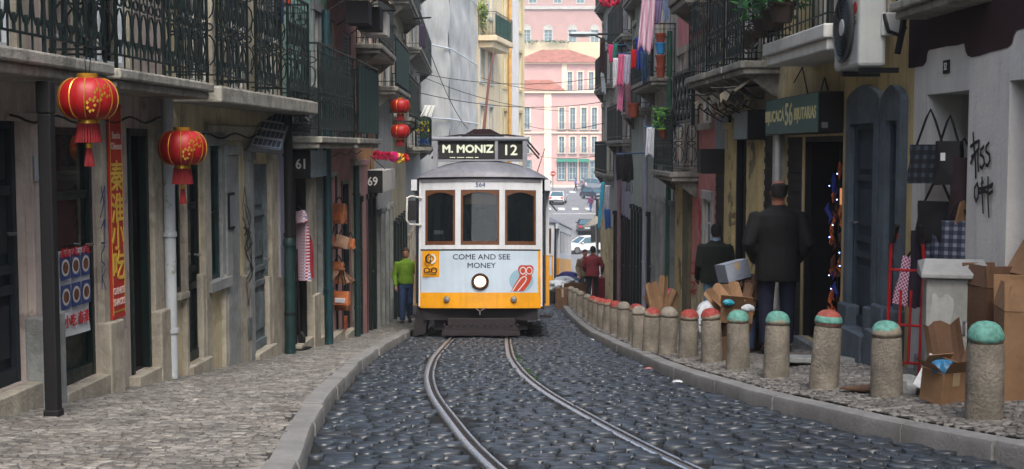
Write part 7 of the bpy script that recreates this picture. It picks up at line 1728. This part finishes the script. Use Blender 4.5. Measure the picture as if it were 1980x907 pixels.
# --- overhead wires
wires = [((805,140,32),(1170,148,34)),((805,178,30),(1172,196,33)),((830,96,34),(905,250,44)),((1165,170,40),(930,150,46)),((820,150,40),(1100,215,46)),((1012,240,60),(1168,238,40)),((560,20,16),(640,5,19)),((1012,292,70),(1165,300,42))]
for i, (a, b) in enumerate(wires):
    A, B = at(*a), at(*b); m = MB(); m.tube([(B-A)*t_ - Vector((0,0,.25*4*t_*(1-t_))) for t_ in [k/12 for k in range(13)]], .011 if i < 6 else .012, 4)
    o = m.build('overhead_wire', BLACKM, None); o.location = A
    tag(o, ['upper tram wire spanning street high above the tram','middle tram wire spanning street above the tram','slanting guy wire before the pale gauze wall','far wire crossing before the beige building','long slanting wire reaching the right houses','thin wire crossing before pink building','short cable at the black awning','low far wire before pink building'][i], 'wire', 'overhead wires')
for i, (a, b, c) in enumerate((((1560,180,13.9),(1520,130,14.1),(1500,160,14.5)), ((1610,215,12.9),(1590,150,13.2),(1575,180,13.4)))):
    A = r1.T(a[2], .02, at(*a).z); m = MB(); m.tube([Vector((0,0,0)), r1.T(b[2],.03,at(*b).z)-A, r1.T(c[2],.02,at(*c).z)-A], .008, 4); o = m.build('wall_cable', BLACKM, None); o.location = A; tag(o, ['black cable curling on yellow wall left of shop sign','black cable drooping on yellow wall below air conditioner'][i], 'cable')
# dark pipes / posts on right
rodp = pipe('downpipe', 'R', 1295, 600, 60, .05, .12, M('green_pipe', (50,92,76), .5, .15), 'green downpipe between terracotta pots and trellis')
pipe('downpipe', 'R', 1250, 600, -20, .06, .12, LILAC, 'lilac grey downpipe behind the pink striped sheet')
pipe('downpipe', 'R', 1200, 590, -20, .06, .12, M('rose_pipe', (130,104,108), .6, .1), 'dusty rose downpipe near the street lamp bracket')
pipe('downpipe', 'R', 1505, 660, 250, .035, .1, WHITEP, 'narrow white downpipe left of the shop number 56')
pipe('downpipe', 'L', 689, 650, 320, .05, .12, TEAL, 'dark teal downpipe beside the number 69 sign')
# far corner signs: lantern box on pole, traffic sign
t = thing('traffic_sign', 'small round red and white no entry sign before the pink building', 'sign', (at(1069, 340, 165).x, 165, float(zs(165))-.1)); m = MB(); m.tube([(0,0,0),(0,0,3.2)], .05, 6); m.build('pole', STEEL, t); m = MB(); m.lathe([(.0001,-.03),(.35,-.03),(.35,.03),(.0001,.03)], (0,-.06,2.9), 20, 'y'); m.build('disc', REDP, t); m = MB(); m.box(-.25, .25, -.1, -.092, 2.84, 2.96); m.build('bar', WHITEP, t)
t = thing('signal_box', 'black box on dark post beside the purple clad person', 'post', (at(1155, 400, 70).x, 70, float(zs(70))-.12)); m = MB(); m.tube([(0,0,0),(0,0,4.6)], .09, 8); m.build('post', BLACKM, t); m = MB(); m.box(-.35, .35, -.2, .2, 2.2, 3.1); m.build('box', BLACKM, t, bevel=.02)
# small litter by the kerb and weeds
for k, (x, y) in enumerate(((1320, 722), (1262, 706), (1150, 655))):
    p = gp(x, y); lump((p.x-.05, p.y, zg(p.x-.1, p.y)+.0), .035, ['crumpled white paper scrap by kerb below grey bollards','small pink crumpled wrapper at foot of the right kerb','tiny white scrap in gutter further along kerb'][k], (WHPL, M('pink_wrap', (190,120,110), .6, .2), WHPL)[k], 'litter', 'litter', 'scraps of litter in the gutter', 40+k, (1.3,1,.5))
# haze
HZ = .0012
m = MB(); m.box(-60, 70, -45, 330, -9, 33); hz = m.build('haze', bpy.data.materials.new('haze_air'), None); hz['kind'] = 'stuff'
hm = hz.data.materials[0]; hm.use_nodes = True; N = hm.node_tree.nodes; N.remove(N['Principled BSDF']); v = N.new('ShaderNodeVolumePrincipled'); v.inputs['Color'].default_value = (.86,.9,.95,1); v.inputs['Density'].default_value = HZ; v.inputs['Anisotropy'].default_value = .3
hm.node_tree.links.new(v.outputs[0], N['Material Output'].inputs['Volume']); tag(hz, 'pale thin haze filling the street and square', 'haze', kind='stuff')

# weeds in the joints beside the right rail
GR = M('weed_green', (70,104,40), .8, .3, 20, isl=.5)
m = MB()
for _ in range(900):
    d = random.uniform(12.2, 17.5); x = float(TR(d))+.5+.075+abs(random.gauss(0, .025)); z = zr(d)+.0; a = random.uniform(0, 6.28); h = random.uniform(.01, .035); w_ = .004
    m.add([(x-w_*math.cos(a), d-w_*math.sin(a), z), (x+w_*math.cos(a), d+w_*math.sin(a), z), (x+random.gauss(0,.012), d+random.gauss(0,.012), z+h)], [(0,1,2)])
o = m.build('weeds', GR, None, recalc=False); tag(o, 'thin green weeds along the outside of the right rail', 'weeds', kind='stuff')
